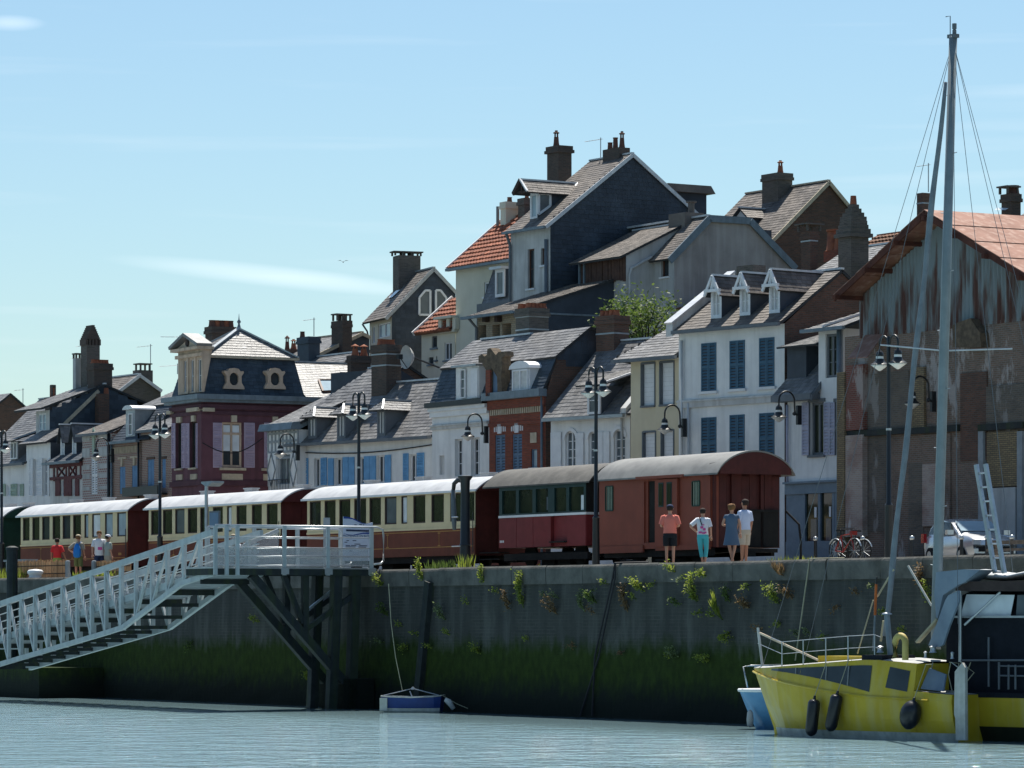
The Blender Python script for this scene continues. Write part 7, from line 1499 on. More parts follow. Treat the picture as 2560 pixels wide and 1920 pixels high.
def platform():
    t = T('landing_platform','galvanised steel landing platform with railings standing out from the quay wall','platform',QF,(UR-1,-3,G-.3))
    v0 = S2(C2(112,870))[0]; zb = S2(C2(700,932))[1]; zt = S2(C2(700,865))[1]
    g = MB(); g.box(UL,UR,v0,-.1,zt-.05,zt); t.p('deck',g,'galva')
    for u in (UR,UL): g = MB(); g.box(u-.06,u+.06,v0,.2,zb,zt-.055); t.p('edge_beam',g,'steel_dark')
    g = MB(); g.box(UL+.07,UR-.07,v0,v0+.1,zb,zt-.055); t.p('end_beam',g,'steel_dark')
    ztop = S2(C2(700,525))[1]; zr = [S2(C2(700,q))[1] for q in (612,700,772,850)]
    vs = [S2(C2(q,700))[0] for q in (118,212,302,695,1060,1425)]
    for u,pv in ((UR+.1,vs),(UL-.1,vs[2:])):
        for v in pv: g = MB(); g.box(u-.04,u+.04,v-.06,v+.06,zb-.0,ztop); t.p('rail_post',g,'alu')
        g = MB(); a = pv[0]
        g.tube([(u,a,ztop+.02),(u,vs[-1]+.2,ztop+.02),(u,vs[-1]+.42,ztop-.06),(u,vs[-1]+.45,ztop-.25),(u,vs[-1]+.45,zt+.25),(u,vs[-1]+.35,zt+.14),(u,vs[-1]+.1,zt+.12)],.035,8); t.p('hand_rail',g,'galva',smooth=True)
        for z in zr: g = MB(); g.tube([(u,a,z),(u,vs[-1],z)],.018,6); t.p('mid_rail',g,'galva',smooth=True)
        for k in range(len(pv)-1): g = MB(); g.box(u-.06,u-.05,pv[k]+.08,pv[k+1]-.08,zt+.03,zr[1]); t.p('infill_panel',g,'clear_panel')
        for v in pv[-3:]: g = MB(); g.box(u+.041 if u > UL else u-.06,u+.07 if u > UL else u-.041,v-.14,v+.14,zb+.03,zt-.02); t.p('post_bracket',g,'galva')
    # inner gate frame
    g = MB(); u = UR-.9; a,b = S2(C2(705,600),u)[0],S2(C2(1180,600),u)[0]; z1 = S2(C2(900,545),u)[1]
    g.tube([(u,a,z1-.0),(u,b-.1,z1),(u,b,z1-.1),(u,b,zt)],.03,6); g.tube([(u,a,zt),(u,a,z1-.35),(u,a+.12,z1-.28),(u,b,z1-.28)],.025,6); t.p('gate_frame',g,'galva',smooth=True)
    g = MB(); a = S2(C2(350,690),UL+.2); b = S2(C2(655,555),UL+.2); c = S2(C2(655,690),UL+.2); g.prism([(UL+.2,a[0],a[1]),(UL+.2,c[0],c[1]),(UL+.2,b[0],b[1])],(.03,0,0)); t.p('gangway_end_plate',g,'clear_panel')
    g = MB(); g.beam((UL+.2,a[0],a[1]),(UL+.2,b[0],b[1]),.08,.12); t.p('ramp_rail',g,'galva')
    # support frames standing in the water against the wall
    for u in (UR-.15,UR-1.5):
        A_ = S2(C7(215,190),UR-.15); B_ = S2(C7(880,1010),UR-.15)
        g = MB(); g.beam((u,A_[0],zb),(u,B_[0]+.3,.9),.26,.26,(1,0,0)); t.p('raking_strut',g,'steel_dark')
        v1 = S2(C7(640,400),UR-.15)[0]; zj = zb-(zb-.9)*(v1-A_[0])/(B_[0]+.3-A_[0])
        g = MB(); g.beam((u,v1,zb),(u,v1,zj),.2); t.p('short_post',g,'steel_dark')
        va = S2(C7(890,400),UR-.15)[0]; vb = S2(C7(1035,400),UR-.15)[0]
        for vv,dv in ((va,.25),(vb,.2)): g = MB(); g.beam((u,vv,zb),(u,vv-dv,-.8),.3); t.p('pile',g,'steel_dark')
        a = S2(C7(650,610),UR-.15); b = S2(C7(1035,330),UR-.15); g = MB(); g.beam((u,a[0],a[1]),(u,b[0],b[1]),.16,.16,(1,0,0)); t.p('cross_brace',g,'steel_dark')
        a = S2(C7(470,200),UR-.15); b = S2(C7(620,560),UR-.15); g = MB(); g.beam((u,a[0],zb),(u,b[0],b[1]),.16,.16,(1,0,0)); t.p('cross_brace',g,'steel_dark')
    g = MB(); a = S2(C7(655,462),UR-.9); b = S2(C7(845,308),UR-.9); g.beam((UR-.9,a[0],a[1]),(UR-.9,b[0],b[1]),.07,.07,(1,0,0)); t.p('sunlit_brace',g,'galva')  # brace in sunlight, its brightness put into the paler metal
    g = MB(); g.box(UR-1.7,UR,vb-.5,-.15,-.8,1.0); t.p('pile_cap',g,'quay_stone')
platform()
def gangway():
    t = T('gangway','long grey aluminium truss gangway sloping down along the quay wall','gangway',QF,(UR-8,-5,1.5))
    vn = S2(C2(112,870))[0]+.15; vf = vn+1.75
    top = lambda u: zT1+(zT0-zT1)*(u-uL)/(uR_-uL)
    uR_,zT0 = QF.f((532,1331),vn); uL,zT1 = QF.f((-60,1531),vn)
    bots = [QF.f(p,vn) for p in (C6(1785,178),C6(1525,262),C6(1032,632),C6(880,680),C6(0,940),C6(-120,975))]
    def bot(u):
        for (a,za),(b,zb_) in zip(bots[:-1],bots[1:]):
            if b <= u <= a: return za+(zb_-za)*(u-a)/(b-a)
        return bots[-1][1] if u < bots[-1][0] else bots[0][1]
    nodes = [QF.f(C6(q,400),vn)[0] for q in (1680,1545,1405,1275,1140,1018,890,770,650,525,405,295,180,75,-35,-150)]
    uC = nodes[5]; dk = lambda u: top(u)-1.32
    for v,nm in ((vn,'near'),(vf,'far')):
        g = MB(); g.beam((uR_,v,top(uR_)),(uL,v,top(uL)),.13,.2); t.p('top_chord',g,'alu')
        for a,b in zip(bots[:-1],bots[1:]): g = MB(); g.beam((a[0],v,a[1]),(b[0],v,b[1]),.13,.16); t.p('bottom_chord',g,'alu')
        for i,u in enumerate(nodes):
            g = MB(); g.beam((u,v,bot(u)),(u,v,top(u)),.12 if u != uC else .18,.12,(0,1,0)); t.p('truss_post',g,'alu')
            j = i-1 if u > uC else i+1
            if 0 <= j < len(nodes): g = MB(); g.beam((u,v,bot(u)),(nodes[j],v,top(nodes[j])),.09,.09,(0,1,0)); t.p('truss_diagonal',g,'alu')
        for off in (.35,.62,.9): g = MB(); vv = v+(.1 if v == vn else -.1); g.tube([(uR_,vv,top(uR_)-off),(uL,vv,top(uL)-off)],.02,6); t.p('guard_rail',g,'alu')
        g = MB(); vv = v+(.09 if v == vn else -.09); g.beam((uR_,vv,dk(uR_)+.1),(uL,vv,dk(uL)+.1),.03,.22); t.p('kick_plate',g,'alu')
    g = MB(); vv = vf-.12; g.prism([(uR_,vv,top(uR_)-.5),(uL,vv,top(uL)-.5),(uL,vv,dk(uL)+.1),(uR_,vv,dk(uR_)+.1)],(0,-.01,0)); t.p('infill_panel',g,'clear_panel')
    n = 54
    for k in range(n):
        ua = uR_+(uL-uR_)*k/n; ub = uR_+(uL-uR_)*(k+.8)/n; g = MB(); g.prism([(ua,vn+.1,dk(ua)),(ub,vn+.1,dk(ub)),(ub,vf-.1,dk(ub)),(ua,vf-.1,dk(ua))],(0,0,-.05)); t.p('deck_plank',g,'timber_grey')
    for u in nodes: g = MB(); g.beam((u,vn,bot(u)+.02),(u,vf,bot(u)+.02),.1,.12); t.p('cross_beam',g,'steel_dark')
    for u in nodes[::2]: g = MB(); g.beam((u,vn,dk(u)-.14),(u,vf,dk(u)-.14),.08,.16); t.p('deck_bearer',g,'steel_dark')
    g = MB(); u0 = QF.f((104,1700),-2.6)[0]; g.box(u0-14,u0,-2.7,-.1,-.6,QF.f((50,1668),-2.6)[1]); one('concrete_block',g,'quay_stone',QF,'dark concrete landing block under the lower end of the gangway','concrete block',(u0-3,-1,0))
gangway()
# ================================================================== lamps
surf('lamp_grey',(0.55,0.57,0.58),rough=0.3,metal=0.4,bump=0)
def bell(t,cx,cy,zt,parent=None,k=1.0,nm=''):
    g = MB(); g.lathe(cx,cy,[(.03*k,zt),(.05*k,zt-.04*k),(.11*k,zt-.09*k),(.13*k,zt-.17*k),(.13*k,zt-.22*k)],16); o = t.p('lamp_dome',g,'black_iron',parent,smooth='auto')
    pp = parent or o
    g = MB(); g.lathe(cx,cy,[(.125*k,zt-.222*k),(.125*k,zt-.30*k)],16); t.p('lamp_ring',g,'lamp_white',pp,smooth='auto')
    g = MB(); g.lathe(cx,cy,[(.135*k,zt-.302*k),(.15*k,zt-.36*k),(.20*k,zt-.42*k),(.31*k,zt-.49*k),(.31*k,zt-.505*k),(.18*k,zt-.47*k)],20); t.p('lamp_shade',g,'black_iron',pp,smooth='auto')
    g = MB(); g.lathe(cx,cy,[(.295*k,zt-.503*k),(.22*k,zt-.55*k),(.06*k,zt-.67*k),(.01*k,zt-.69*k)],20); t.p('lamp_glass',g,'lamp_white',pp,smooth=True)
def lamp_post(px,label,v=2.0,H=6.2):
    fr = Frame(px,v,60); t = T('street_lamp',label,'street lamp',fr,(0,0,G-.02),'twin street lamps along the quay')
    z0 = G-.02; g = MB(); g.lathe(0,0,[(.17,z0),(.17,z0+.08),(.12,z0+.12),(.105,z0+1.5),(.12,z0+1.55),(.065,z0+1.62),(.052,z0+H-.75),(.05,z0+H-.05),(.02,z0+H)],14); t.p('pole',g,'black_iron',smooth='auto')
    g = MB(); g.lathe(0,0,[(.075,z0+3.6),(.075,z0+3.66)],12); t.p('collar',g,'lamp_grey')
    for s_ in (-1,1):
        r = .19; zc = z0+H-.19; pts = [(s_*.05,0,zc-.65),(s_*.05,0,zc)]+[(s_*(.05+r-r*math.cos(a)),0,zc+r*math.sin(a)) for a in [math.pi*k/10 for k in range(1,11)]]+[(s_*(.05+2*r),0,zc-.18)]
        g = MB(); g.tube(pts,.032,8); ar = t.p('lamp_arm',g,'black_iron',smooth=True); bell(t,s_*(.05+2*r),0,zc-.16,ar,.86)
for px,lb in ((400,'black twin street lamp in front of the purple house'),(897,'black twin street lamp in front of the sky blue shutters'),(1490,'black twin street lamp between the crimson coach and the luggage van'),(2222,'black twin street lamp before the warehouse wall'),(4,'black twin street lamp cut by the left edge')): lamp_post(px,lb)
def wall_lamp(p,lab,v=13.9,ang=60,L_=.75):
    fr = Frame(p[0],v,ang); z = fr.f(p)[1]; t = T('wall_lamp',lab,'wall lamp',fr,(0,0,z),'bracket lamps on the house fronts')
    g = MB(); g.box(-.06,.06,-.04,.12,z-.35,z+.3); pl = t.p('wall_plate',g,'black_iron')
    r = L_/2-.06; zc = z+.45; pts = [(0,-.03,z-.02),(0,-.12,z+.02),(0,-.14,zc)]+[(0,-.14-r+r*math.cos(a),zc+r*math.sin(a)) for a in [math.pi*k/10 for k in range(1,11)]]+[(0,-.14-2*r,zc-.15)]
    g = MB(); g.tube(pts,.03,8); a = t.p('lamp_arm',g,'black_iron',smooth=True); g = MB(); g.lathe(0,0,[(.01,0),(.07,.04),(.07,.1),(.01,.14)],8); g.v = [(x,y-.14,q+z-.05) for x,y,q in g.v]; t.p('boss',g,'black_iron',a)
    bell(t,0,-.14-2*r,zc-.13,a,.88)
for p,lb in (((1213,1085),'curved bracket lamp on the white house beside the red brick front'),(A1(1005,1290),'curved bracket lamp on the banded brick house'),(A3(325,1245),'curved bracket lamp on the narrow timber-framed house'),(B4(480,1165),'curved bracket lamp between the cream house and blue shutters'),(B4(1300,1075),'curved bracket lamp on the narrow house with lilac shutters'),(B6(1245,325),'curved bracket lamp on the warehouse wall')): wall_lamp(p,lb,13.3 if p[0] > 2200 else 13.8)
# ================================================================== quay furniture
def water_crane():
    fr = Frame(1163,1.8,60); t = T('water_crane','black cast iron locomotive water crane with leather hose beside the cream coach','water crane',fr,(0,0,G)); z = lambda q: fr.f(C3(240,q))[1]
    g = MB(); g.lathe(0,0,[(.26,G-.02),(.26,G+.1),(.19,G+.16),(.17,z(900)),(.2,z(895)),(.165,z(880)),(.145,z(420)),(.16,z(300)),(.24,z(270)),(.24,z(258)),(.05,z(252))],16); t.p('column',g,'black_iron',smooth='auto')
    f2 = lambda a,b: fr.f(C3(a,b)); P_ = [(fr.f(C3(a,b))[0],0,fr.f(C3(a,b))[1]) for a,b in ((225,300),(165,295),(130,330),(122,400))]
    g = MB(); g.tube(P_,[.09,.08,.07,.06],10); t.p('spout',g,'black_iron',smooth=True)
    P_ = [(fr.f(C3(a,b))[0],0,fr.f(C3(a,b))[1]) for a,b in ((122,380),(122,480),(128,600),(130,690),(132,755))]; g = MB(); g.tube(P_,[.07,.075,.09,.08,.06],10); t.p('hose',g,'grey_frame',smooth=True)
    g = MB(); a = fr.f(C3(150,637)); b = fr.f(C3(205,637)); g.tube([(a[0],-.16,a[1]),(b[0],-.16,b[1])],.025,6); g.tube([(a[0],-.16,z(905)),(0,-.16,z(905))],.02,6); t.p('handle',g,'galva')
water_crane()
def post_sign():
    fr = Frame(516,1.2,60); t = T('camera_pole','pale pole with flat square head and small grey panel behind the gangway','pole',fr,(0,0,G)); z1 = fr.f(C1(2050,140))[1]
    g = MB(); g.tube([(0,0,G-.02),(0,0,z1)],.065,8); t.p('pole',g,'galva'); g = MB(); g.prism([(-.45,0,z1+.12),(-.1,0,z1),(.1,0,z1),(.45,0,z1+.12),(.45,0,z1+.18),(-.45,0,z1+.18)],(0,.5,0)); t.p('lamp_head',g,'timber_grey')
    r = rc2(fr,C1,2072,2170,385,565); g = MB(); g.box(r[0],r[1],-.03,.03,r[2],r[3]); t.p('panel',g,'grey_frame'); g = MB(); g.box(r[0]+.05,r[1]-.05,-.04,-.031,r[2]+.05,r[3]-.06); t.p('panel_face',g,'slateblue_shutter')
def rc2(fr,zf,x0,x1,y0,y1,y=0.0): xm = (x0+x1)/2; return (fr.f(zf(x0,y0),y)[0],fr.f(zf(x1,y0),y)[0],fr.f(zf(xm,y1),y)[1],fr.f(zf(xm,y0),y)[1])
post_sign()
def text(t,s,at,size,mat,parent,x):
    """lettering on a board in the plane x = const, read along +y"""
    c = bpy.data.curves.new('lettering','FONT'); c.body = s; c.size = size; c.align_x = 'CENTER'; o = bpy.data.objects.new('tmp',c); COL.objects.link(o); dg = bpy.context.evaluated_depsgraph_get(); me = bpy.data.meshes.new_from_object(o.evaluated_get(dg)); bpy.data.objects.remove(o)
    g = MB(); g.v = [(x,at[0]+v.co.x,at[1]+v.co.y) for v in me.vertices]; g.f = [tuple(p.vertices) for p in me.polygons]; t.p('lettering',g,mat,parent,kind='stuff')
surf('sign_blue',(0.015,0.06,0.30),rough=0.4,bump=0); surf('sign_pale',(0.50,0.56,0.68),(0.42,0.48,0.6),rough=0.5,bump=0); surf('ink',(0.03,0.04,0.09),rough=0.6,bump=0)
def info_sign():
    u = UR-.7; Q = zm(820,1270,.1025); s = lambda a,b: QF.sd(Q(a,b),u); t = T('information_board','white and blue wavy-topped boat trip board on the platform','sign',QF,(u,s(700,900)[0],G)); 
    top = [(378,210),(480,215),(600,245),(720,305),(820,360),(920,378),(1010,370),(1092,350)]
    P_ = [s(378,1290),s(1085,1290)]+[s(*q) for q in top[::-1]]; g = MB(); g.prism([(u,a,b) for a,b in P_],(-.04,0,0)); o = t.p('board',g,'sign_pale')
    def band(ta,w_,mat,d=.004):
        g = MB()
        for (a,b),(c,e),i in zip(ta[:-1],ta[1:],range(99)): 
            q = [s(a,b),s(c,e),s(c,e+w_[i+1]),s(a,b+w_[i])]; g.poly([(u+d,y,z) for y,z in q][::-1])
        t.p('wave_stripe',g,mat,o)
    band(top,[48,45,30,28,20,10,2,1],'sign_blue'); band([(380,615),(480,645),(600,655),(720,630),(850,600),(980,595),(1080,600)],[4,12,14,22,32,40,40],'sign_blue')
    g = MB(); q = [s(440,545),s(1000,560)]; g.prism([(u+.004,q[0][0],q[0][1]-.03),(u+.004,q[1][0],q[1][1]-.03),(u+.004,q[1][0],q[1][1]+.03),(u+.004,q[0][0],q[0][1]+.03)],(.003,0,0)); t.p('dark_bar',g,'ink',o)
    a = s(735,705); text(t,'PROMENADE EN BATEAU',a,.1,'ink',o,u+.006)
    g = MB()
    for a,b,w_ in ((640,410,60),(760,400,70),(850,410,30),(450,795,60),(600,795,90),(400,835,70),(640,880,150),(430,915,110),(560,915,130),(760,920,190),(430,950,240),(740,955,190),(520,1050,60),(450,1190,480)):
        q = s(a,b); q2 = s(a+w_,b); g.box(u+.004,u+.006,q[0],q2[0],q[1]-.012,q[1]+.012)
    t.p('small_print',g,'ink',o,kind='stuff')
    for a in (400,1060): q = s(a,1290); g = MB(); g.box(u-.08,u-.041,q[0]-.04,q[0]+.04,G-.0,q[1]+1.0); t.p('leg',g,'galva')
    q = s(155,240); g = MB(); g.box(u-.6,u-.5,q[0]-.1,q[0]+.1,G,QF.sd(Q(155,240),u-.55)[1]); one('ticket_post',g,'timber_grey',QF,'plain grey post left of the boat trip board','post',(u-.55,q[0],G))
info_sign()
def left_bits():
    # reed screens with posts
    for a,b,lb in ((265,1150,'low brown reed screen behind the white mooring bollard'),(1640,2260,'low brown reed screen behind the gangway rail')):
        v = 1.1; x0 = QF.f(D6(a,900),v)[0]; x1 = QF.f(D6(b,900),v)[0]; zt = QF.f(D6((a+b)/2,715),v)[1]; t = T('reed_screen',lb,'reed screen',QF,((x0+x1)/2,v,G),'reed screens on the quay'); g = MB(); x = x0
        while x < x1: g.box(x,x+.03,v-.012+random.uniform(-.01,.01),v+.012,G-.02,zt+random.uniform(-.06,.06)); x += .036
        t.p('reeds',g,'reed',kind='stuff'); g = MB(); g.box(x0,x1,v-.03,v-.013,zt-.2,zt-.17); g.box(x0,x1,v-.03,v-.013,G+.2,G+.23); t.p('wire_band',g,'timber_dark')
    for a,lb in ((1170,'round timber post at the end of the reed screen'),(1625,'slim timber post starting the second reed screen')): x,z = QF.f(D6(a,715),1.0); g = MB(); g.tube([(x,1.0,G-.02),(x,1.0,z)],.1,8); g.lathe(x,1.0,[(.1,z),(.08,z+.03),(.01,z+.04)],8); one('fence_post',g,'timber_grey',QF,lb,'post',(x,1,G))
    x,z = QF.f(D6(610,900),.45); g = MB(); g.lathe(x,.45,[(.3,G+.04),(.25,G+.08),(.24,G+.16),(.31,G+.22),(.32,G+.3),(.26,G+.36),(.05,G+.39)],18); one('mooring_bollard',g,'white_paint',QF,'squat white mooring bollard on the quay edge at the left','bollard',(x,.45,G),smooth=True)
    x,z = QF.f(D6(210,475),-.9); g = MB(); g.tube([(x,-.9,-1),(x,-.9,z)],.22,10); g.lathe(x,-.9,[(.25,z-.1),(.25,z),(.1,z+.06)],10); one('mooring_pile',g,'steel_dark',QF,'dark upright mooring pile in the water at the far left','pile',(x,-.9,0))
    x,z = QF.f(D6(370,690),1.4); g = MB(); g.box(x-1.4,x+1.0,1.2,1.7,z-.06,z+.02)
    for q in (-1.2,.8): g.box(x+q-.05,x+q+.05,1.25,1.65,G,z-.06)
    one('quay_bench',g,'timber_grey',QF,'plain grey bench behind the reed screen at the left','bench',(x,1.4,G))
    k = 0
    for q,n_ in ((315,'leftmost steel-capped bollard beside the shop front'),(692,'steel-capped bollard right of the bicycles'),(1085,'steel-capped bollard left of the silver car'),(1480,'steel-capped bollard in front of the silver car door'),(1682,'steel-capped bollard in front of the silver car bonnet'),(1882,'rightmost steel-capped bollard by the wooden barrier')):
        fr = Frame(B6(q,0)[0],7.6,60); z = fr.f(B6(q,1428-q*.008))[1]; t = T('street_bollard',n_,'bollard',fr,(0,0,G-.02),'steel-capped bollards by the road'); g = MB(); g.lathe(0,0,[(.06,G-.02),(.05,z-.1),(.05,z-.06)],10); t.p('post',g,'black_iron'); g = MB(); g.lathe(0,0,[(.055,z-.058),(.075,z-.02),(.06,z+.05),(.01,z+.07)],12); t.p('cap',g,'galva',smooth=True)
    # wooden barrier at the right edge
    fr = Frame(2492,1.4,60); t = T('plank_barrier','weathered plank barrier on the quay at the right edge','barrier',fr,(2,0,G)); 
    for a,b in ((480,560),(640,690)): z1 = fr.f(D4(1900,a))[1]; z0 = fr.f(D4(1900,b))[1]; g = MB(); g.box(-.4,5,-.04,.04,z0,z1); t.p('plank',g,'wood_grey')
    for x in (-.2,2,4.4): g = MB(); g.box(x-.06,x+.06,.041,.14,G-.02,fr.f(D4(1900,470))[1]); t.p('post',g,'wood_grey')
surf('reed',(0.62,0.36,0.19),(0.44,0.25,0.13),scale=6,rough=0.95,island=0.35); surf('wood_grey',(0.20,0.155,0.12),(0.13,0.10,0.08),scale=5,rough=0.9)
left_bits()
# ================================================================== silver car
surf('car_silver',(0.62,0.64,0.67),(0.58,0.60,0.63),rough=0.22,metal=0.55,spec=0.7,bump=0); surf('tyre',(0.015,0.015,0.015),rough=0.8); surf('red_light',(0.45,0.02,0.02),rough=0.2,bump=0); surf('lens',(0.5,0.52,0.54),rough=0.1,bump=0)
def car():
    fr = Frame(2420,9.0,74); t = T('parked_car','silver hatchback parked in front of the warehouse','car',fr,(-2,.8,G)); z = G; L_ = 3.9; W_ = 1.64; x1 = .1; x0 = x1-L_
    prof = [(0,.35,.55),(.05,.32,.75),(.35,.28,.86),(1.0,.24,.95),(1.12,.24,1.0),(1.75,.22,1.33),(2.3,.22,1.42),(3.0,.22,1.4),(3.45,.24,1.2),(3.75,.28,.98),(3.9,.35,.9)]
    # front is at x1: d = distance back from the nose
    rings = []
    for d,lo,hi in prof:
        x = x1-d; belt = min(hi,.92 if d > .3 else hi); cab = hi > 1.0; wt = .52*W_ if not cab else .40*W_; e = .06 if 0.3 < d < 3.6 else .14
        h = W_/2-e; y = [(-h*.96,lo),(-h,lo+.25),(-h,belt-.06),(-(h-.05),belt)]
        y += [(-min(wt,h-.08),hi-.05),(-min(wt,h-.08)*.8,hi),(0,hi+.02)]; y = y+[(-a,b) for a,b in y[-2::-1]]
        rings.append([(x,a+W_/2,z+b) for a,b in y])
    g = MB(); g.loft(rings); b = t.p('body',g,'car_silver',smooth='auto')
    X = lambda d: x1-d
    def off(p,n_,k=.012): return vadd(p,n_,k)
    g = MB(); P_ = [(X(1.14),.2,z+1.03),(X(1.14),W_-.2,z+1.03),(X(1.72),W_-.25,z+1.33),(X(1.72),.25,z+1.33)]; g.prism([vadd(p,(.03,0,.02)) for p in P_],(-.01,0,-.01)); t.p('windscreen',g,'pane_sky',b)
    g = MB(); P_ = [(X(1.35),.03,z+.96),(X(2.2),.02,z+.96),(X(2.2),.14,z+1.33),(X(1.82),.16,z+1.31)]; g.prism([vadd(p,(0,-.01,0)) for p in P_],(0,.02,0)); t.p('side_window',g,'pane_green',b)
    g = MB(); P_ = [(X(2.28),.02,z+.96),(X(3.25),.03,z+.96),(X(3.05),.15,z+1.32),(X(2.28),.14,z+1.33)]; g.prism([vadd(p,(0,-.01,0)) for p in P_],(0,.02,0)); t.p('side_window',g,'pane_green',b)
    for s_ in (.12,W_-.36): g = MB(); g.box(X(.1),X(-.02),s_,s_+.24,z+.62,z+.76); t.p('headlight',g,'lens',b)
    g = MB(); g.box(X(3.82),X(3.6),.0,.1,z+.72,z+1.0); t.p('tail_light',g,'red_light',b); g = MB(); g.box(X(.04),X(-.03),.3,W_-.3,z+.4,z+.56); t.p('grille',g,'under_dark',b)
    g = MB(); g.box(X(1.45),X(1.25),-.18,.02,z+.93,z+1.07); t.p('wing_mirror',g,'car_silver',b); g = MB(); g.box(X(1.4),X(1.2),W_-.02,W_+.18,z+.93,z+1.07); t.p('wing_mirror',g,'car_silver',b)
    for d in (.72,3.15):
        for y in (-.0,W_-.16):
            g = MB(); n = 20; g.prism([(X(d)+.29*math.cos(2*math.pi*k/n),y,z+.28+.29*math.sin(2*math.pi*k/n)) for k in range(n)],(0,.17,0)); wh = t.p('wheel',g,'tyre'); g = MB(); g.prism([(X(d)+.18*math.cos(2*math.pi*k/n),y-.01,z+.28+.18*math.sin(2*math.pi*k/n)) for k in range(n)],(0,.02,0)); t.p('rim',g,'galva',wh)
car()
# ================================================================== bicycles
surf('bike_red',(0.25,0.018,0.014),rough=0.35,bump=0)
def bike(px,v,ang,lab,mat,flip=1):
    fr = Frame(px,v,ang); t = T('bicycle',lab,'bicycle',fr,(0,0,G),'bicycles on the quay'); z = G; s_ = flip; t.o.scale = (.88,.88,.88)
    for x in (-.52,.52):
        n = 22; g = MB(); r = .34; ring = [[(s_*x+(r+.018*math.cos(b))*math.cos(2*math.pi*k/n),.018*math.sin(b),z+r+(r+.018*math.cos(b))*math.sin(2*math.pi*k/n)) for b in [math.pi/3*j for j in range(6)]] for k in range(n+1)]; g.loft(ring,cap=False); wh = t.p('wheel',g,'tyre')
        g = MB()
        for k in range(12): a = 2*math.pi*k/12; g.tube([(s_*x,0,z+r),(s_*x+r*math.cos(a),0,z+r+r*math.sin(a))],.004,3)
        t.p('spokes',g,'galva',wh,kind='stuff')
        g = MB(); pts = [(s_*x+(r+.05)*math.cos(a),0,z+r+(r+.05)*math.sin(a)) for a in [R(20+14*k) for k in range(10)]]
        for p,q in zip(pts[:-1],pts[1:]): g.beam(p,q,.05,.012)
        t.p('mudguard',g,'galva',wh)
    bb = (s_*-.08,0,z+.3); st = (s_*-.2,0,z+.82); hd = (s_*.33,0,z+.86); g = MB()
    for p,q in ((bb,st),(bb,(s_*.36,0,z+.72)),(st,hd),(bb,(s_*-.52,0,z+.34)),(st,(s_*-.52,0,z+.34)),((s_*.52,0,z+.34),hd)): g.tube([p,q],.022,6)
    t.p('frame',g,mat); g = MB(); g.tube([st,(s_*-.22,0,z+.95)],.015,6); g.box(min(s_*-.38,s_*-.1),max(s_*-.38,s_*-.1),-.07,.07,z+.95,z+1.0); t.p('saddle',g,'tyre')
    g = MB(); g.tube([hd,(s_*.34,0,z+1.02)],.018,6); g.tube([(s_*.22,-.3,z+1.05),(s_*.36,-.12,z+1.04),(s_*.36,.12,z+1.04),(s_*.22,.3,z+1.05)],.016,6); t.p('handlebar',g,'black_iron'); g = MB(); g.box(s_*.47-.07,s_*.47+.07,-.1,.1,z+.82,z+.95); t.p('basket',g,mat)
bike(2112,1.6,60,'red bicycle standing on the quay before the shop front','bike_red',1); bike(2128,2.3,48,'dark bicycle leaning behind the red bicycle','black_iron',-1)

# ================================================================== people
def skins(name,c,rough=.6): surf(name,c,tuple(x*.9 for x in c),rough=rough,bump=0)
skins('skin',(0.50,0.27,0.19)); skins('skin_tan',(0.40,0.20,0.13))
for n_,c in (('salmon',(0.72,0.20,0.15)),('black_cloth',(0.015,0.016,0.02)),('navy',(0.02,0.035,0.09)),('turquoise',(0.08,0.45,0.50)),('white_cloth',(0.72,0.73,0.78)),('pink_print',(0.62,0.10,0.32)),('denim',(0.085,0.13,0.20)),('pale_blue',(0.52,0.60,0.78)),('beige',(0.48,0.42,0.34)),('hair_dark',(0.03,0.02,0.017)),('hair_brown',(0.17,0.085,0.035)),('red_cloth',(0.62,0.04,0.045)),('olive',(0.13,0.17,0.07)),('khaki',(0.33,0.31,0.26)),('sage',(0.30,0.35,0.33)),('cap_beige',(0.50,0.42,0.30)),('blue_bag',(0.02,0.20,0.62)),('lime',(0.25,0.38,0.10))): skins(n_,c,.85)
def skinmesh(verts,edges,rad):
    me = bpy.data.meshes.new('tmp'); me.from_pydata(verts,edges,[]); o = bpy.data.objects.new('tmp',me); COL.objects.link(o); o.modifiers.new('s','SKIN'); sv = me.skin_vertices[0].data
    for i,r in enumerate(rad): sv[i].radius = r if isinstance(r,tuple) else (r,r); sv[i].use_root = (i == 0)
    o.modifiers.new('d','SUBSURF').levels = 2; dg = bpy.context.evaluated_depsgraph_get(); m = bpy.data.meshes.new_from_object(o.evaluated_get(dg)); bpy.data.objects.remove(o); bpy.data.meshes.remove(me); return m
def ringz(cx,cy,z,rx,ry,n=18): return [(cx+rx*math.cos(2*math.pi*k/n),cy+ry*math.sin(2*math.pi*k/n),z) for k in range(n)]
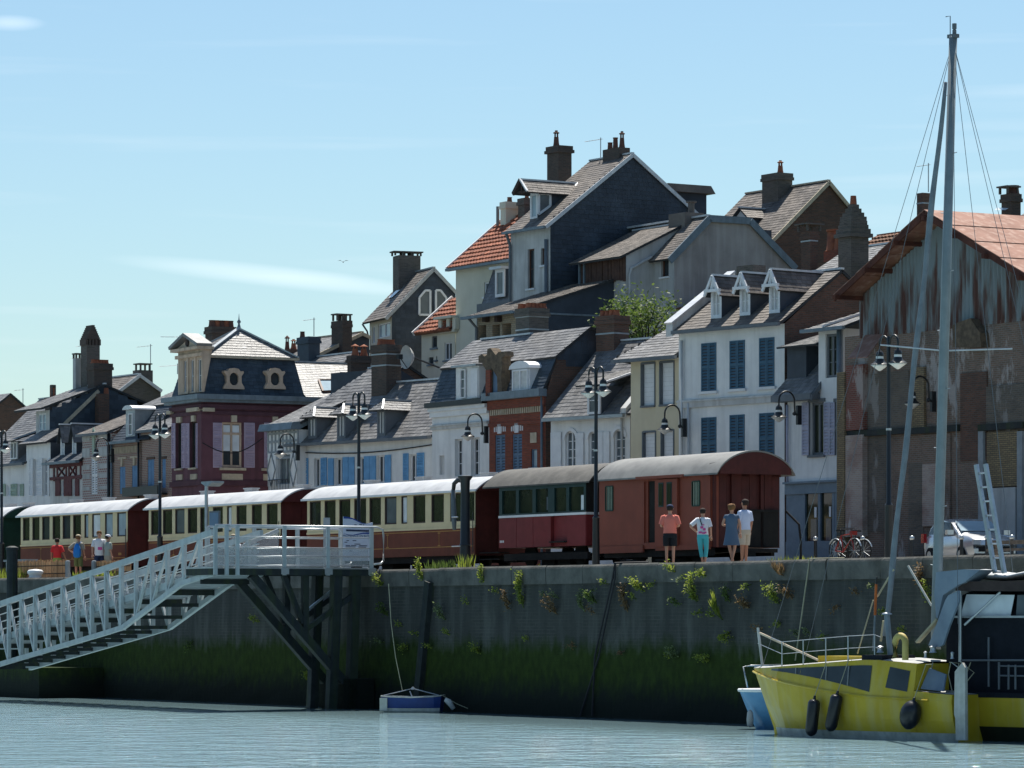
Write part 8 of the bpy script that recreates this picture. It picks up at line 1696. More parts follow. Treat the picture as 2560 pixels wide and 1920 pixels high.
def person(label,px,v,H,yaw,arms,legs,top,bottom,hair,sk='skin',cap=None,dress=False,extra=None,build=1.0,face=False,group=None,hairstyle='short'):
    """figure standing at px, v on the quay; faces +y of its frame (away from the water), turned by yaw"""
    fr = Frame(px,v,yaw); t = T('person',label,'person',fr,(0,0,G-.01),group); k = H/1.75; z0 = G-.01; b = build
    V = lambda x,y,z: (x*k,y*k,z0+z*k)
    vs = [V(0,0,.95),V(0,.0,1.12),V(0,.01,1.32),V(0,0,1.46),V(0,.01,1.53),V(0,.02,1.61),V(0,.015,1.69)]; rd = [.12*b,.115*b,.13*b,.06,.05,.082,.085]; ed = [(i,i+1) for i in range(6)]
    for s_,(el,wr),(kn,an) in ((-1,arms[0],legs[0]),(1,arms[1],legs[1])):
        i = len(vs); vs += [V(s_*.175*b,0,1.41),V(*el),V(*wr)]; rd += [.052,.042,.03]; ed += [(2,i),(i,i+1),(i+1,i+2)]
        i = len(vs); vs += [V(s_*.095*b,0,.88),V(*kn),V(*an),V(an[0]+s_*.02,an[1]+.14,.035)]; rd += [.085*b,.055,.036,.034]; ed += [(0,i),(i,i+1),(i+1,i+2),(i+2,i+3)]
    rd = [r*k for r in rd]; me = skinmesh(vs,ed,rd)
    o = bpy.data.objects.new('body',me); COL.objects.link(o); o.parent = t.o; me.materials.clear(); me.materials.append(M(sk)); me.polygons.foreach_set('use_smooth',[True]*len(me.polygons))
    for vt in me.vertices: vt.co -= Vector(t.b)
    # hands: palm and five fingers
    for s_,(el,wr) in ((-1,arms[0]),(1,arms[1])):
        d = (Vector(wr)-Vector(el)).normalized(); p = Vector(wr); g = MB(); g.tube([V(*p),V(*(p+d*.05)),V(*(p+d*.095))],[.026*k,.038*k,.034*k],8); sd_ = d.cross(Vector((0,1,.2))).normalized()
        for j in range(4): q = p+d*.09+sd_*(.045*(j-1.5)/1.5*.7); L_ = (.06,.075,.07,.055)[j]; g.tube([V(*q),V(*(q+d*L_*.6)),V(*(q+d*L_+Vector((0,.015,0))))],[.009*k,.009*k,.006*k],5)
        q = p+d*.035+sd_*.04*(-s_); g.tube([V(*q),V(*(q+d*.03+sd_*(-s_)*.025)),V(*(q+d*.06+sd_*(-s_)*.02))],[.011*k,.01*k,.007*k],5); t.p('hand',g,sk,o,smooth=True)
    hz = z0+1.655*k
    if face:
        for s_ in (-1,1): g = MB(); g.lathe(0,0,[(.001,-.01),(.012,0),(.001,.01)],8); g.v = [(x+s_*.032*k,y+.098*k,q+hz) for x,y,q in g.v]; t.p('eye',g,'hair_dark',o)
        g = MB(); g.box(-.022*k,.022*k,.09*k,.1*k,hz-.072*k,hz-.064*k); t.p('mouth',g,'terracotta_dark',o)
    g = MB(); g.loft([ringz(0,.095*k,hz-.01*k-.03*k,.013*k,.01*k,6),ringz(0,.112*k,hz-.03*k,.014*k,.014*k,6),ringz(0,.1*k,hz+.02*k,.008*k,.008*k,6)]); t.p('nose',g,sk,o,smooth=True)
    for s_ in (-1,1): g = MB(); g.loft([ringz(s_*.087*k,.01*k,hz-.03*k,.01*k,.02*k,6),ringz(s_*.093*k,.005*k,hz,.014*k,.03*k,6),ringz(s_*.088*k,.0,hz+.028*k,.008*k,.02*k,6)]); t.p('ear',g,sk,o,smooth=True)
    g = MB(); fl = 1.0 if hairstyle == 'short' else 1.18
    rr = [(-.06,.075),(-.02,.094),(.03,.101),(.07,.092),(.1,.066),(.118,.02)]; g.loft([ringz(0,(-.012-.02*(1-j/5))*k,hz+a*k*(1.05 if fl > 1 else 1),r*k*fl,r*k*fl*(.9 if a < 0 else 1.05),14) for j,(a,r) in enumerate(rr)])
    if fl > 1: g.v = [(x+random.uniform(-.012,.012),y+random.uniform(-.012,.012),z+random.uniform(-.012,.012)) for x,y,z in g.v]
    t.p('hair',g,hair,o,smooth=True)
    if cap:
        g = MB(); g.loft([ringz(0,.0,hz+.025*k,.106*k,.118*k,14),ringz(0,-.005*k,hz+.075*k,.1*k,.11*k,14),ringz(0,-.005*k,hz+.115*k,.07*k,.075*k,14),ringz(0,-.005*k,hz+.13*k,.01*k,.01*k,14)]); g.prism([(-.075*k,.09*k,hz+.03*k),(.075*k,.09*k,hz+.03*k),(.055*k,.2*k,hz+.015*k),(-.055*k,.2*k,hz+.015*k)],(0,0,.012)); t.p('cap',g,cap,o,smooth='auto')
    # clothes
    g = MB(); hem = .86 if not dress else .55
    Z = [(hem,.175 if not dress else .25,.135 if not dress else .19),(.95,.18,.14),(1.08,.168,.125),(1.22,.185,.13),(1.34,.2,.13),(1.42,.175,.105),(1.475,.075,.07)]
    if dress: Z.insert(1,(.75,.21,.165))
    g.loft([ringz(0,.005*k,z0+a*k,r1*k*b,r2*k*b) for a,r1,r2 in Z])
    for s_,(el,wr) in ((-1,arms[0]),(1,arms[1])):
        sh = Vector((s_*.17*b,0,1.4)); e = Vector(el); f = .28 if dress else .85
        g.tube([V(*(sh+Vector((-s_*.05,0,.0)))),V(*sh),V(*(sh.lerp(e,f)))],[.075*k*b,.078*k*b,.07*k*b] if not dress else [.06*k,.06*k,.055*k],12)
    t.p('dress' if dress else 'shirt',g,top,o,smooth='auto')
    if not dress:
        g = MB(); g.loft([ringz(0,0,z0+.8*k,.172*k*b,.13*k*b),ringz(0,0,z0+.9*k,.18*k*b,.138*k*b),ringz(0,0,z0+1.0*k,.17*k*b,.128*k*b)]); fe = bottom[1]
        for s_,(kn,an) in ((-1,legs[0]),(1,legs[1])):
            hp = Vector((s_*.09*b,0,.86)); K = Vector(kn); A_ = Vector(an)
            if fe < 1: e = hp.lerp(K,fe); pts = [hp,hp.lerp(e,.6),e]; rs_ = [.1*b,.098*b,.092*b]
            else: e = K.lerp(A_,fe-1); pts = [hp,hp.lerp(K,.5),K,e]; rs_ = [.1*b,.088*b,.068,.06]
            g.tube([V(*p) for p in pts],[r*k for r in rs_],12)
        t.p('trousers' if fe > 1 else 'shorts',g,bottom[0],o,smooth='auto')
    g = MB()
    for s_,(kn,an) in ((-1,legs[0]),(1,legs[1])): g.loft([ringz(an[0]*k+s_*.012*k,(an[1]+.05)*k,z0+a*k,rx*k,ry*k,10) for a,rx,ry in ((0,.045,.125),(.03,.048,.13),(.07,.035,.08))])
    t.p('shoes',g,'black_cloth' if bottom[0] != 'turquoise' else 'white_cloth',o,smooth='auto')
    if extra: extra(t,o,V,k)
    return t
DN = lambda s_: ((s_*.25,.0,1.14),(s_*.26,.06,.90)); FW = lambda s_: ((s_*.27,-.02,1.15),(s_*.15,.2,1.14)); HIP = lambda s_: ((s_*.40,-.1,1.20),(s_*.20,.02,1.02)); LG = lambda s_,dy=0: ((s_*.10,dy,.49),(s_*.10,dy*1.2,.08))
RG = 'people watching the train on the right'; LG_ = 'people standing behind the reed screen'
def belt(t,o,V,k): g = MB(); g.loft([ringz(0,.005*k,V(0,0,.93)[2],.186*k,.146*k),ringz(0,.005*k,V(0,0,.965)[2],.185*k,.145*k)]); t.p('waist_belt',g,'black_cloth',o)
person('man in salmon polo shirt, black shorts and blue cap beside the red van',1675,1.0,1.76,8,(FW(-1),FW(1)),(LG(-1),LG(1)),'salmon',('black_cloth',.82),'hair_dark',cap='navy',build=1.12,extra=belt,group=RG)
def prints(t,o,V,k):
    g = MB()
    for a,b,w_,h_ in ((-.03,1.16,.045,.075),(.05,1.1,.04,.07),(-.08,1.0,.05,.06),(.03,.98,.05,.05),(.09,1.0,.03,.05),(.02,1.24,.03,.03)): p = V(a,-.137 if b < 1.1 else -.132,b); g.box(p[0]-w_*k,p[0]+w_*k,p[1]-.012,p[1]+.02,p[2]-h_*k/2,p[2]+h_*k/2)
    t.p('shirt_print',g,'pink_print',o,kind='stuff'); g = MB(); g.tube([V(-.1,-.07,1.46),V(-.07,-.15,1.36),V(-.02,-.15,1.22)],.014,5); t.p('bag_strap',g,'black_cloth',o)
person('woman in white top with pink print and turquoise trousers',1757,1.0,1.62,4,(HIP(-1),DN(1)),(((-.07,.02,.48),(-.0,.0,.08)),((.11,0,.48),(.07,-.02,.08))),'white_cloth',('turquoise',1.62),'hair_dark',build=1.0,extra=prints,group=RG)
def shades(t,o,V,k): g = MB(); p = V(0,0,1.67); g.box(-.085*k,.085*k,.085*k,.105*k,p[2]-.015,p[2]+.02); t.p('sunglasses',g,'black_cloth',o)
person('tall man in pale blue shirt and beige shorts with sunglasses',1862,1.9,1.87,-40,(DN(-1),DN(1)),(LG(-1),LG(1,.05)),'pale_blue',('beige',.9),'hair_dark',sk='skin_tan',extra=shades,group=RG)
person('woman in denim blue sleeveless dress with curly hair',1829,1.0,1.70,2,(FW(-1),DN(1)),(((-.06,.0,.48),(.04,.0,.08)),((.09,.0,.48),(.0,-.04,.08))),'denim',('denim',.5),'hair_brown',dress=True,hairstyle='curly',group=RG)
person('person in red top and lime shorts left of the backpack wearer',143,2.3,1.66,5,(DN(-1),((.27,-.02,1.14),(.35,.05,.9))),(LG(-1),LG(1)),'red_cloth',('lime',.8),'hair_dark',sk='skin_tan',group=LG_)
def pack(t,o,V,k):
    g = MB(); n = 12; g.loft([ringz(.06*k,-.2*k,V(0,0,a)[2],rx*k,ry*k,n) for a,rx,ry in ((.86,.08,.05),(.9,.15,.1),(1.05,.175,.12),(1.25,.14,.1),(1.38,.08,.06),(1.42,.03,.03))]); t.p('backpack',g,'blue_bag',o,smooth=True); g = MB(); g.tube([V(.1,-.12,1.4),V(.12,.0,1.48),V(.12,.13,1.3)],.018,5); t.p('backpack_strap',g,'blue_bag',o)
person('person in beige cap and olive shorts carrying a bright blue backpack',196,2.3,1.76,25,(HIP(-1),DN(1)),(LG(-1),LG(1)),'khaki',('olive',.95),'hair_brown',cap='cap_beige',extra=pack,group=LG_)
def tee(t,o,V,k):
    g = MB(); p = V(0,.12,1.12); g.box(p[0]-.09*k,p[0]+.07*k,p[1]+.0,p[1]+.022,p[2]-.06*k,p[2]+.05*k); t.p('shirt_print',g,'pink_print',o)
person('bareheaded youth in white T-shirt with pink print facing the water',248,2.3,1.88,165,(DN(-1),DN(1)),(LG(-1),LG(1)),'white_cloth',('navy',.9),'hair_brown',face=True,extra=tee,group=LG_)
person('person in white cap and loose grey-green shirt',270,2.5,1.72,60,(DN(-1),DN(1)),(LG(-1),LG(1)),'sage',('khaki',.9),'hair_dark',cap='white_cloth',build=1.1,group=LG_)
person('child in white top and straw hat behind the platform railing',583,1.0,1.45,10,(DN(-1),HIP(1)),(LG(-1),LG(1)),'white_cloth',('navy',.8),'hair_brown',cap='cap_beige',build=.9)
# ================================================================== boats
surf('boat_yellow',(0.58,0.43,0.035),(0.48,0.34,0.025),scale=1.2,rough=0.35,bump=0.02,streak=0.35,cs=(0.52,0.45,0.2)); surf('boat_white',(0.62,0.62,0.58),(0.45,0.45,0.4),rough=0.5,streak=0.4); surf('boat_blue',(0.02,0.055,0.22),(0.016,0.04,0.17),rough=0.4,bump=0.02); surf('boat_lightblue',(0.10,0.28,0.48),(0.08,0.22,0.4),rough=0.4,bump=0.02)
surf('deck_grey',(0.42,0.43,0.42),rough=0.7); surf('rubber',(0.012,0.014,0.02),rough=0.35,spec=0.5,bump=0.03); surf('tarp',(0.24,0.30,0.36),(0.17,0.22,0.28),scale=1.5,rough=0.8,bump=0.3,fine=3); surf('tarp_white',(0.52,0.54,0.55),(0.40,0.42,0.44),scale=2,rough=0.8,bump=0.4,fine=4); surf('navy_canvas',(0.012,0.016,0.024),(0.007,0.010,0.016),rough=0.9); surf('mast_alu',(0.27,0.31,0.32),(0.22,0.255,0.265),rough=0.45,metal=0.3,bump=0.02,streak=0.2); surf('sail_roll',(0.22,0.255,0.28),(0.15,0.175,0.2),scale=2.5,rough=0.85,bump=0.3); surf('orange_paint',(0.5,0.13,0.03),rough=0.5); surf('buoy_cream',(0.55,0.45,0.17),(0.42,0.33,0.1),rough=0.6); surf('weed_dark',(0.02,0.025,0.012),rough=0.9)
def yellow_boat():
    fr = Frame(1915,-5.0,50); t = T('yellow_sailboat','yellow sailing boat with long tapered windows, furled foresail and tall mast','sailboat',fr,(3.3,0,0))
    f = lambda p,y=-1.0: fr.f(p,y)
    st = [(-.42,1.68,1.60,.03,.03,.01),(-.1,1.69,1.56,.22,.22,.03),(.5,1.70,1.50,.55,.58,.22),(1.3,1.74,1.40,.82,.9,.55),(2.3,1.80,1.28,.98,1.08,.85),(3.4,1.87,1.16,1.02,1.14,.98),(4.5,1.94,1.06,1.0,1.14,1.0),(5.0,1.94,1.03,.99,1.13,.99),(f(C5(1425,900))[0],1.86,1.0,.96,1.11,.97)]
    rk = lambda x: .8*max(0,1-(x+.42)/1.6)**1.5
    rings = []
    for x,zd,zk,bd,bk,bw in st: rings.append([(x+rk(x)*(1-max(z,-.1)/zd),y,z) for y,z in ((-bd,zd),(-bk,zk),(-(bk*.6+bw*.4),.5*zk),(-bw,.18),(-bw*.9,-.02),(-bw*.5,-.5),(0,-.7),(bw*.5,-.5),(bw*.9,-.02),(bw,.18),(bk*.6+bw*.4,.5*zk),(bk,zk),(bd,zd))])
    xa_ = st[-1][0]+.01; aft = [(xa_,1.2,1.0,1.08,1.11,.97),(xa_+.5,1.16,.98,1.05,1.09,.92),(f(C5(1690,1040))[0],1.12,.95,1.0,1.03,.86)]
    def ring(q): x,zd,zk,bd,bk,bw = q; return [(x,y,z) for y,z in ((-bd,zd),(-bk,zk),(-(bk*.6+bw*.4),.5*zk),(-bw,.18),(-bw*.9,-.02),(-bw*.5,-.5),(0,-.7),(bw*.5,-.5),(bw*.9,-.02),(bw,.18),(bk*.6+bw*.4,.5*zk),(bk,zk),(bd,zd))]
    g = MB(); g.loft(rings); g.loft([ring(q) for q in aft]); h = t.p('hull',g,'boat_yellow')
    g = MB(); pr = [(x-.0,-(b*.99)-.012,0) for x,zd,zk,bd,bk,b in st+aft]
    for (a,b_) in zip(st[1:]+aft[:-1],st[2:]+aft):
        pa,pb = [(q[0]+rk(q[0])*.88,-(q[5])-.006,.19) for q in (a,b_)]; pc,pd = [(q[0]+rk(q[0]),-(q[5]*.9)-.004,-.03) for q in (b_,a)]; g.poly([pd,pc,pb,pa])
    t.p('boot_top',g,'boat_white',h)
    g = MB(); g.loft([[(x,-bd*.98,zd+.005),(x,-bd*.5,zd+.05),(x,bd*.5,zd+.05),(x,bd*.98,zd+.005)] for x,zd,zk,bd,bk,bw in st],closed=False); t.p('deck',g,'deck_grey',h)
    g = MB(); g.poly([(xa_,-1.06,1.21),(aft[2][0],-.97,1.13),(aft[2][0],.97,1.13),(xa_,1.06,1.21)]); t.p('cockpit_sole',g,'deck_grey',h)
    def side(x):  # near side between deck and knuckle
        for a,b in zip(st[:-1],st[1:]):
            if a[0] <= x <= b[0]: q = (x-a[0])/(b[0]-a[0]); return [a[i]+(b[i]-a[i])*q for i in range(6)]
        return st[-1]
    def onside(x,u): s_ = side(x); return (x,-(s_[3]+(s_[4]-s_[3])*u)-.012,s_[1]+(s_[2]-s_[1])*u)
    x0 = f(C5(400,870),-.6)[0]; x1 = f(C5(1095,900),-1.08)[0]; g = MB(); n = 10; A_,B_ = [],[]
    for k in range(n+1): q = k/n; x = x0+(x1-x0)*q; A_.append(onside(x,.13+.02*q)); B_.append(onside(x,.27+.6*q))
    g.loft([A_,B_],closed=False); t.p('long_window',g,'pane',h)
    for k in (3,6,8): g = MB(); g.beam(vadd(A_[k],(0,-.004,0)),vadd(B_[k],(.03,-.004,0)),.012,.05,(0,1,0)); t.p('window_bar',g,'deck_grey',h)
    x2 = f(C5(1210,900),-1.08)[0]; x3 = f(C5(1368,900),-1.08)[0]; g = MB(); g.poly([onside(x2+.06,.15),onside(x3,.22),onside(x3-.02,.8),onside(x2-.02,.72)]); t.p('aft_window',g,'pane',h)
    g = MB(); pts = [(x,-bk-.02,zk) for x,zd,zk,bd,bk,bw in st]+[(aft[1][0],-aft[1][4]-.02,aft[1][2])]; g.tube(pts,.03,5); t.p('rubbing_strake',g,'boat_yellow',h)
    g = MB(); g.box(2.3,3.9,-.4,.4,1.83,2.02); t.p('coach_roof',g,'boat_yellow'); g = MB(); g.box(4.4,5.1,-.95,.2,1.92,2.06); t.p('hatch',g,'navy_canvas')
    # guard rails
    sx = [f(C5(q,700),-.9)[0] for q in (425,608,778,940,1130)]; zs = [f(C5(q,595-.03*q),-.9)[1]+.0 for q in (425,608,778,940,1130)]
    top = []
    for i,x in enumerate(sx): s_ = side(min(x,5)); p = (x,-s_[3]*.93,s_[1]); top.append((x,-s_[3]*.93,s_[1]+.62)); g = MB(); g.tube([p,top[-1]],.016,6); t.p('stanchion',g,'galva')
    bow = (-.3,0,2.72); g = MB(); g.tube([(-.02,-.1,1.7),bow],.035,6); t.p('bow_post',g,'boat_white')
    for dz in (0,-.3):
        g = MB(); g.tube([vadd(bow,(0,0,dz-.1))]+[vadd(p,(0,0,dz)) for p in top]+[(5.0,-.9,2.5+dz)],.008,4); t.p('guard_wire',g,'galva')
    g = MB(); a = f(C5(290,590),-.4); b = f(C5(710,785),-.6); g.tube([(a[0],-.4,a[1]),(b[0],-.6,b[1])],.03,6); t.p('spinnaker_pole',g,'stone_cream')
    def rod(name,p,q,y0,y1,r,mat): a = f(p,y0); b = f(q,y1); g = MB(); g.tube([(a[0],y0,a[1]),(b[0],y1,b[1])],r,7); return t.p(name,g,mat)
    rod('stove_pipe',C5(1242,775),C5(1215,460),-.5,-.5,.075,'zinc_blue'); g = MB(); x,z = f(C5(1215,455),-.5); g.lathe(x,-.5,[(.13,z),(.12,z+.03),(.02,z+.06)],10); t.p('pipe_cap',g,'galva')
    rod('ensign_staff',C5(1115,720),C5(1128,460),-.3,-.3,.025,'zinc_blue'); rod('staff_float',C5(1128,460),C5(1136,235),-.3,-.3,.035,'orange_paint'); rod('staff_top',C5(1136,235),C5(1140,180),-.3,-.3,.02,'black_iron')
    rod('boat_hook',C5(1145,325),C5(1265,125),-.2,-.2,.025,'rope'); rod('whisker_pole',C5(1538,390),C5(1368,100),.3,.3,.028,'boat_white')
    rod('mooring_rope',C5(1000,740),C5(1115,350),-.3,-.2,.018,'rope'); rod('halyard',C5(1170,650),C5(1190,500),.2,.2,.03,'rope')
    # horseshoe buoy
    x,z = f(C5(1375,660),-.9); n = 14; pts = [(x-.17,-1.2,z-.36)]+[(x+.17*math.cos(a),-1.2,z+.17*math.sin(a)) for a in [math.pi-math.pi*k/n for k in range(n+1)]]+[(x+.17,-1.2,z-.42)]; g = MB(); g.tube(pts,.08,10); one('horseshoe_buoy',g,'buoy_cream',fr,'yellow cream horseshoe lifebuoy on the yellow boat','lifebuoy',(x,-.95,z-.5),smooth=True)
    # winches and clutter at the cockpit
    for a,b,r in ((1165,690,.09),(1550,690,.1),(1495,730,.05),(1690,735,.05)):
        x,z = f(C5(a,b),-.6); g = MB(); g.lathe(x,-.6,[(r,z-.14),(r*.7,z-.1),(r*.7,z-.03),(r,z),(r*.4,z+.03)],12); t.p('winch',g,'galva',smooth='auto')
    g = MB(); g.lathe(6.0,.0,[(.02,1.1),(.25,1.2),(.3,1.55),(.22,1.8),(.05,1.9)],10); t.p('covered_engine',g,'navy_canvas',smooth=True)
    for k in range(7): a = random.uniform(xa_,aft[2][0]); g = MB(); g.tube([(a,-.7,1.15),(a+random.uniform(-.4,.4),-.5,1.5+random.random()*.5),(a+random.uniform(-.3,.3),-.6,1.9)],.012,5); t.p('sheet_line',g,'galva' if k % 2 else 'rope')
    g = MB(); g.prism([(xa_+.05,-.9,1.25),(xa_+.75,-.85,1.2),(xa_+.6,-.6,1.6),(xa_+.05,-.6,1.75)],(0,.05,.0)); t.p('spray_cloth',g,'tarp')
    # leeboard at the stern
    P_ = [f(C5(*q),-1.15) for q in ((1708,870),(1760,805),(1782,840),(1785,1370),(1715,1370),(1712,1210),(1703,1180))]; g = MB(); g.prism([(a,-1.15,b) for a,b in P_][::-1],(0,.09,0)); t.p('rudder_blade',g,'boat_white')
    # mast, furled sail, stays
    mb_ = f((2340,1560),.3); mt = f((2383,90),.3); m = lambda q: (mb_[0]+(mt[0]-mb_[0])*q,.3,mb_[1]+(mt[1]-mb_[1])*q)
    g = MB(); g.tube([(mb_[0],.3,2.2),m(0),m(.55),m(1)],[.125,.125,.12,.1],12); mo = t.p('mast',g,'mast_alu',smooth=True)
    g = MB(); a = m(1); g.box(a[0]-.13,a[0]+.13,.22,.38,a[2]-.05,a[2]+.04); g.lathe(a[0]+.04,.3,[(.05,a[2]+.04),(.05,a[2]+.14),(.03,a[2]+.15),(.055,a[2]+.17),(.055,a[2]+.3)],8); g.tube([(a[0]-.1,.3,a[2]),(a[0]-.1,.3,a[2]+.5),(a[0]-.25,.3,a[2]+.5)],.012,5); t.p('masthead',g,'grey_frame',mo)
    g = MB(); a = f((2364,205),0); b = f((2212,1590),-.2); A_ = (a[0],0,a[1]); B_ = (b[0],-.2,b[1]); pts = [lerp(A_,B_,k/24) for k in range(25)]; pts = [(p[0]+.02*math.sin(k*.9),p[1],p[2]) for k,p in enumerate(pts)]; g.tube(pts,[.045+.035*min(1,k/4)*(.8+.2*math.sin(k*1.3)) for k in range(25)],8); t.p('furled_sail',g,'sail_roll',smooth=True)
    for nm,q,dx in (('spreader',B5(865,1400),0),('spreader',B5(1960,1432),0)):
        a = m(.466); b = f(q,-.9 if q[0] < 2380 else 1.3); g = MB(); g.tube([a,(b[0],-.9 if q[0] < 2380 else 1.3,b[1])],.022,6); t.p(nm,g,'galva',mo)
    tp = m(.99)
    def stay(q,y,r=.008): b = f(q,y); g = MB(); g.tube([tp,(b[0],y,b[1])],r,4); t.p('stay',g,'grey_frame',mo)
    stay((1905,1672),0); stay((2010,1655),-.6); stay((2540,1500),.9); stay((2640,1200),.5); stay((2700,1300),1.0); stay((2395,1560),-.8)
    for k in range(9): a = m(.1+.1*k); s_ = 1 if k % 2 else -1; g = MB(); g.tube([a,(a[0]+s_*.24,.3,a[2]+.02)],.012,5); t.p('mast_step',g,'galva',mo)
    # boom tent and grey cover round the mast foot
    g = MB(); P_ = [f(D1(*q),-.2) for q in ((830,260),(1180,225),(1400,230),(1190,400),(1130,420),(920,560),(850,860),(830,840),(808,540))]; g.prism([(a,-.2,b) for a,b in P_][::-1],(0,.5,0)); t.p('mast_cover',g,'tarp')
    g = MB(); P_ = [f(D1(*q),-.5) for q in ((1120,500),(1125,640),(1000,960),(920,1200),(870,1230),(730,1210),(820,980),(950,620),(990,560))]; g.prism([(a,-.5,b) for a,b in P_][::-1],(0,.06,0)); t.p('folded_sail',g,'tarp')
    g = MB(); a = f(D1(860,870),-.3); b = f(D1(590,1170),-.3); g.beam((a[0],-.3,a[1]),(b[0],-.3,b[1]),.05,.14,(0,1,0)); t.p('gang_plank',g,'rope')
    return fr
ybf = yellow_boat()
def fender(label,cyl,p0,p1,r):
    fr = ybf; y = -1.3; a = fr.f(p0,y); b = fr.f(p1,y); t = T('fender',label,'fender',fr,(b[0],y,b[1]),'black fenders on the yellow boat'); g = MB(); A_ = Vector((a[0],y,a[1])); B_ = Vector((b[0],y,b[1])); d = B_-A_; n = 10
    if cyl: pts = [A_+d*q for q in (0,.05,.09,.1,.13,.18,.5,.84,.91,.96,.99,1)]; rr = [.03,.035,.04,r*.6,r*.85,r,r,r,r*.88,r*.65,r*.35,.02]
    else: pts = [A_+d*q for q in (0,.05,.1,.13,.2,.3,.42,.56,.7,.82,.91,.97,1)]; rr = [.03,.035,.05,r*.4,r*.65,r*.86,r*.98,r,r*.93,r*.77,r*.56,r*.32,.02]
    g.tube(pts,rr,16); t.p('body',g,'rubber',smooth=True); g = MB(); g.tube([A_,(a[0]+.15,-1.06,a[1]+.8),(a[0]+.25,-.95,1.85)],.012,5); t.p('lanyard',g,'rope')
fender('left black cylindrical fender hanging near the bow of the yellow boat',True,C5(690,1045),C5(660,1340),.155); fender('second black cylindrical fender, slightly tilted, on the yellow hull',True,C5(858,1010),C5(800,1305),.155); fender('round black ball fender near the stern of the yellow boat',False,C5(1415,1060),C5(1360,1290),.26)
def cabin_boat():
    fr = Frame(2400,-3.0,50); t = T('cabin_boat','yellow hulled boat with dark canvas cockpit shelter cut by the right edge','boat',fr,(3,0,0)); f = lambda p,y=-1.0: fr.f(p,y)
    zt = f(C5(2000,1060))[1]; zb = f(C5(2000,1270))[1]
    g = MB(); g.loft([[(x,-b,zt),(x,-b*.96,zb),(x,-b*.8,-.2),(x,0,-.5),(x,b*.8,-.2),(x,b*.96,zb),(x,b,zt)] for x,b in ((.1,.8),(.4,1.0),(2,1.1),(4.5,1.1),(6,.9))]); h = t.p('hull',g,'boat_yellow'); g = MB(); g.box(.2,6,-1.1,1.1,zt,zt+.12); t.p('gunwale',g,'navy_canvas',h); g = MB(); g.loft([[(x,-b*.975-.01,zb),(x,-b*.9,.1),(x,-b*.82,-.15)] for x,b in ((.1,.8),(.4,1.0),(2,1.1),(4.5,1.1),(6,.9))],closed=False); t.p('weedy_bottom',g,'weed_dark',h)
    zr = f(C5(2000,480))[1]; g = MB(); g.box(.35,5.8,-.85,.9,zt+.1,zr); t.p('cockpit_shelter',g,'navy_canvas')  # solid canvas box; its near-black colour includes the shade of the interior
    g = MB(); g.prism([(.35,-.85,zr),(5.8,-.85,zr),(5.8,-.6,zr+.65),(.7,-.6,zr+.65)],(0,1.4,0)); t.p('windscreen_frame',g,'navy_canvas')
    q = [f(C5(*p),-.87) for p in ((1755,465),(2120,465),(2150,312),(1800,308))]; g = MB(); g.poly([(a,-.90+.0,b) for a,b in q]); t.p('clear_window',g,'pane_white'); q = [f(C5(*p),-.87) for p in ((2160,465),(2400,465),(2400,312),(2170,312))]; g = MB(); g.poly([(a,-.90,b) for a,b in q]); t.p('clear_window',g,'pane_mid')
    z1 = f(C5(1900,470),-1.0)[1]; g = MB(); g.box(.2,6,-1.0,-.95,z1-.03,z1+.02); t.p('window_rail',g,'galva')
    # canopy frame, rolled tarpaulin and boom
    pz = f(C5(1745,230),-1.05)[1]; xp = f(C5(1747,500),-1.05)[0]; g = MB(); g.tube([(xp,-1.05,f(C5(1747,800),-1.05)[1]),(xp,-1.05,pz)],.045,8); t.p('canopy_post',g,'galva')
    a = f(C5(2040,290),-1.0); b = f(C5(1780,530),-1.05); g = MB(); g.tube([(b[0],-1.05,b[1]),(a[0],-1.0,a[1])],.03,6); t.p('canopy_brace',g,'galva')
    za = f(C5(1900,215),-1.0)[1]; g = MB(); g.prism([(xp-.1,-1.1,za-.22),(6,-1.1,za-.28),(6,-1.1,za+.02),(xp-.1,-1.1,za)],(0,2.0,0)); t.p('canopy',g,'timber_dark')
    g = MB(); P_ = [f(C5(*p),-1.0) for p in ((1625,320),(1755,230),(1760,275),(1640,340))]; g.prism([(a,-1.0,b) for a,b in P_][::-1],(0,1.2,0)); t.p('canopy_flap',g,'tarp_white')
    z2 = f(C5(1900,165),-.6)[1]; n = 16; rr = []
    for k in range(13): x = xp-.5+k*.55; dz = .05*math.sin(k*1.7)+(k*.012); rr.append([(x,-.6+.5*math.cos(a)+.4,z2-.05+dz+.1*math.sin(a)*(1+.3*math.sin(k*1.3))) for a in [2*math.pi*j/n for j in range(n)]])
    g = MB(); g.loft(rr); t.p('boom_cover',g,'tarp_white',smooth=True); g = MB(); g.tube([(xp-.3,-.9,z2-.28),(6,-.9,z2-.35)],.04,6); t.p('boom',g,'timber_dark')
    for q in ((1955,620,1955,980),(2030,800,2030,1000),(2100,820,2100,1000),(2150,820,2150,1000)): a = f(C5(q[0],q[1]),-.95); b = f(C5(q[2],q[3]),-.95); g = MB(); g.tube([(a[0],-.95,a[1]),(b[0],-.95,b[1])],.03,5); t.p('cabin_rail',g,'grey_frame')
    for z_ in (830,900): a = f(C5(2100,z_),-.95); g = MB(); g.tube([(a[0]-.3,-.95,a[1]),(a[0]+1.5,-.95,a[1])],.02,5); t.p('cabin_rail',g,'grey_frame')
    z3 = f(C5(1900,790),-1.05)[1]; g = MB(); g.tube([(xp,-1.05,z3),(6,-1.05,z3+.05)],.025,6); t.p('hand_line',g,'grey_frame')
cabin_boat()
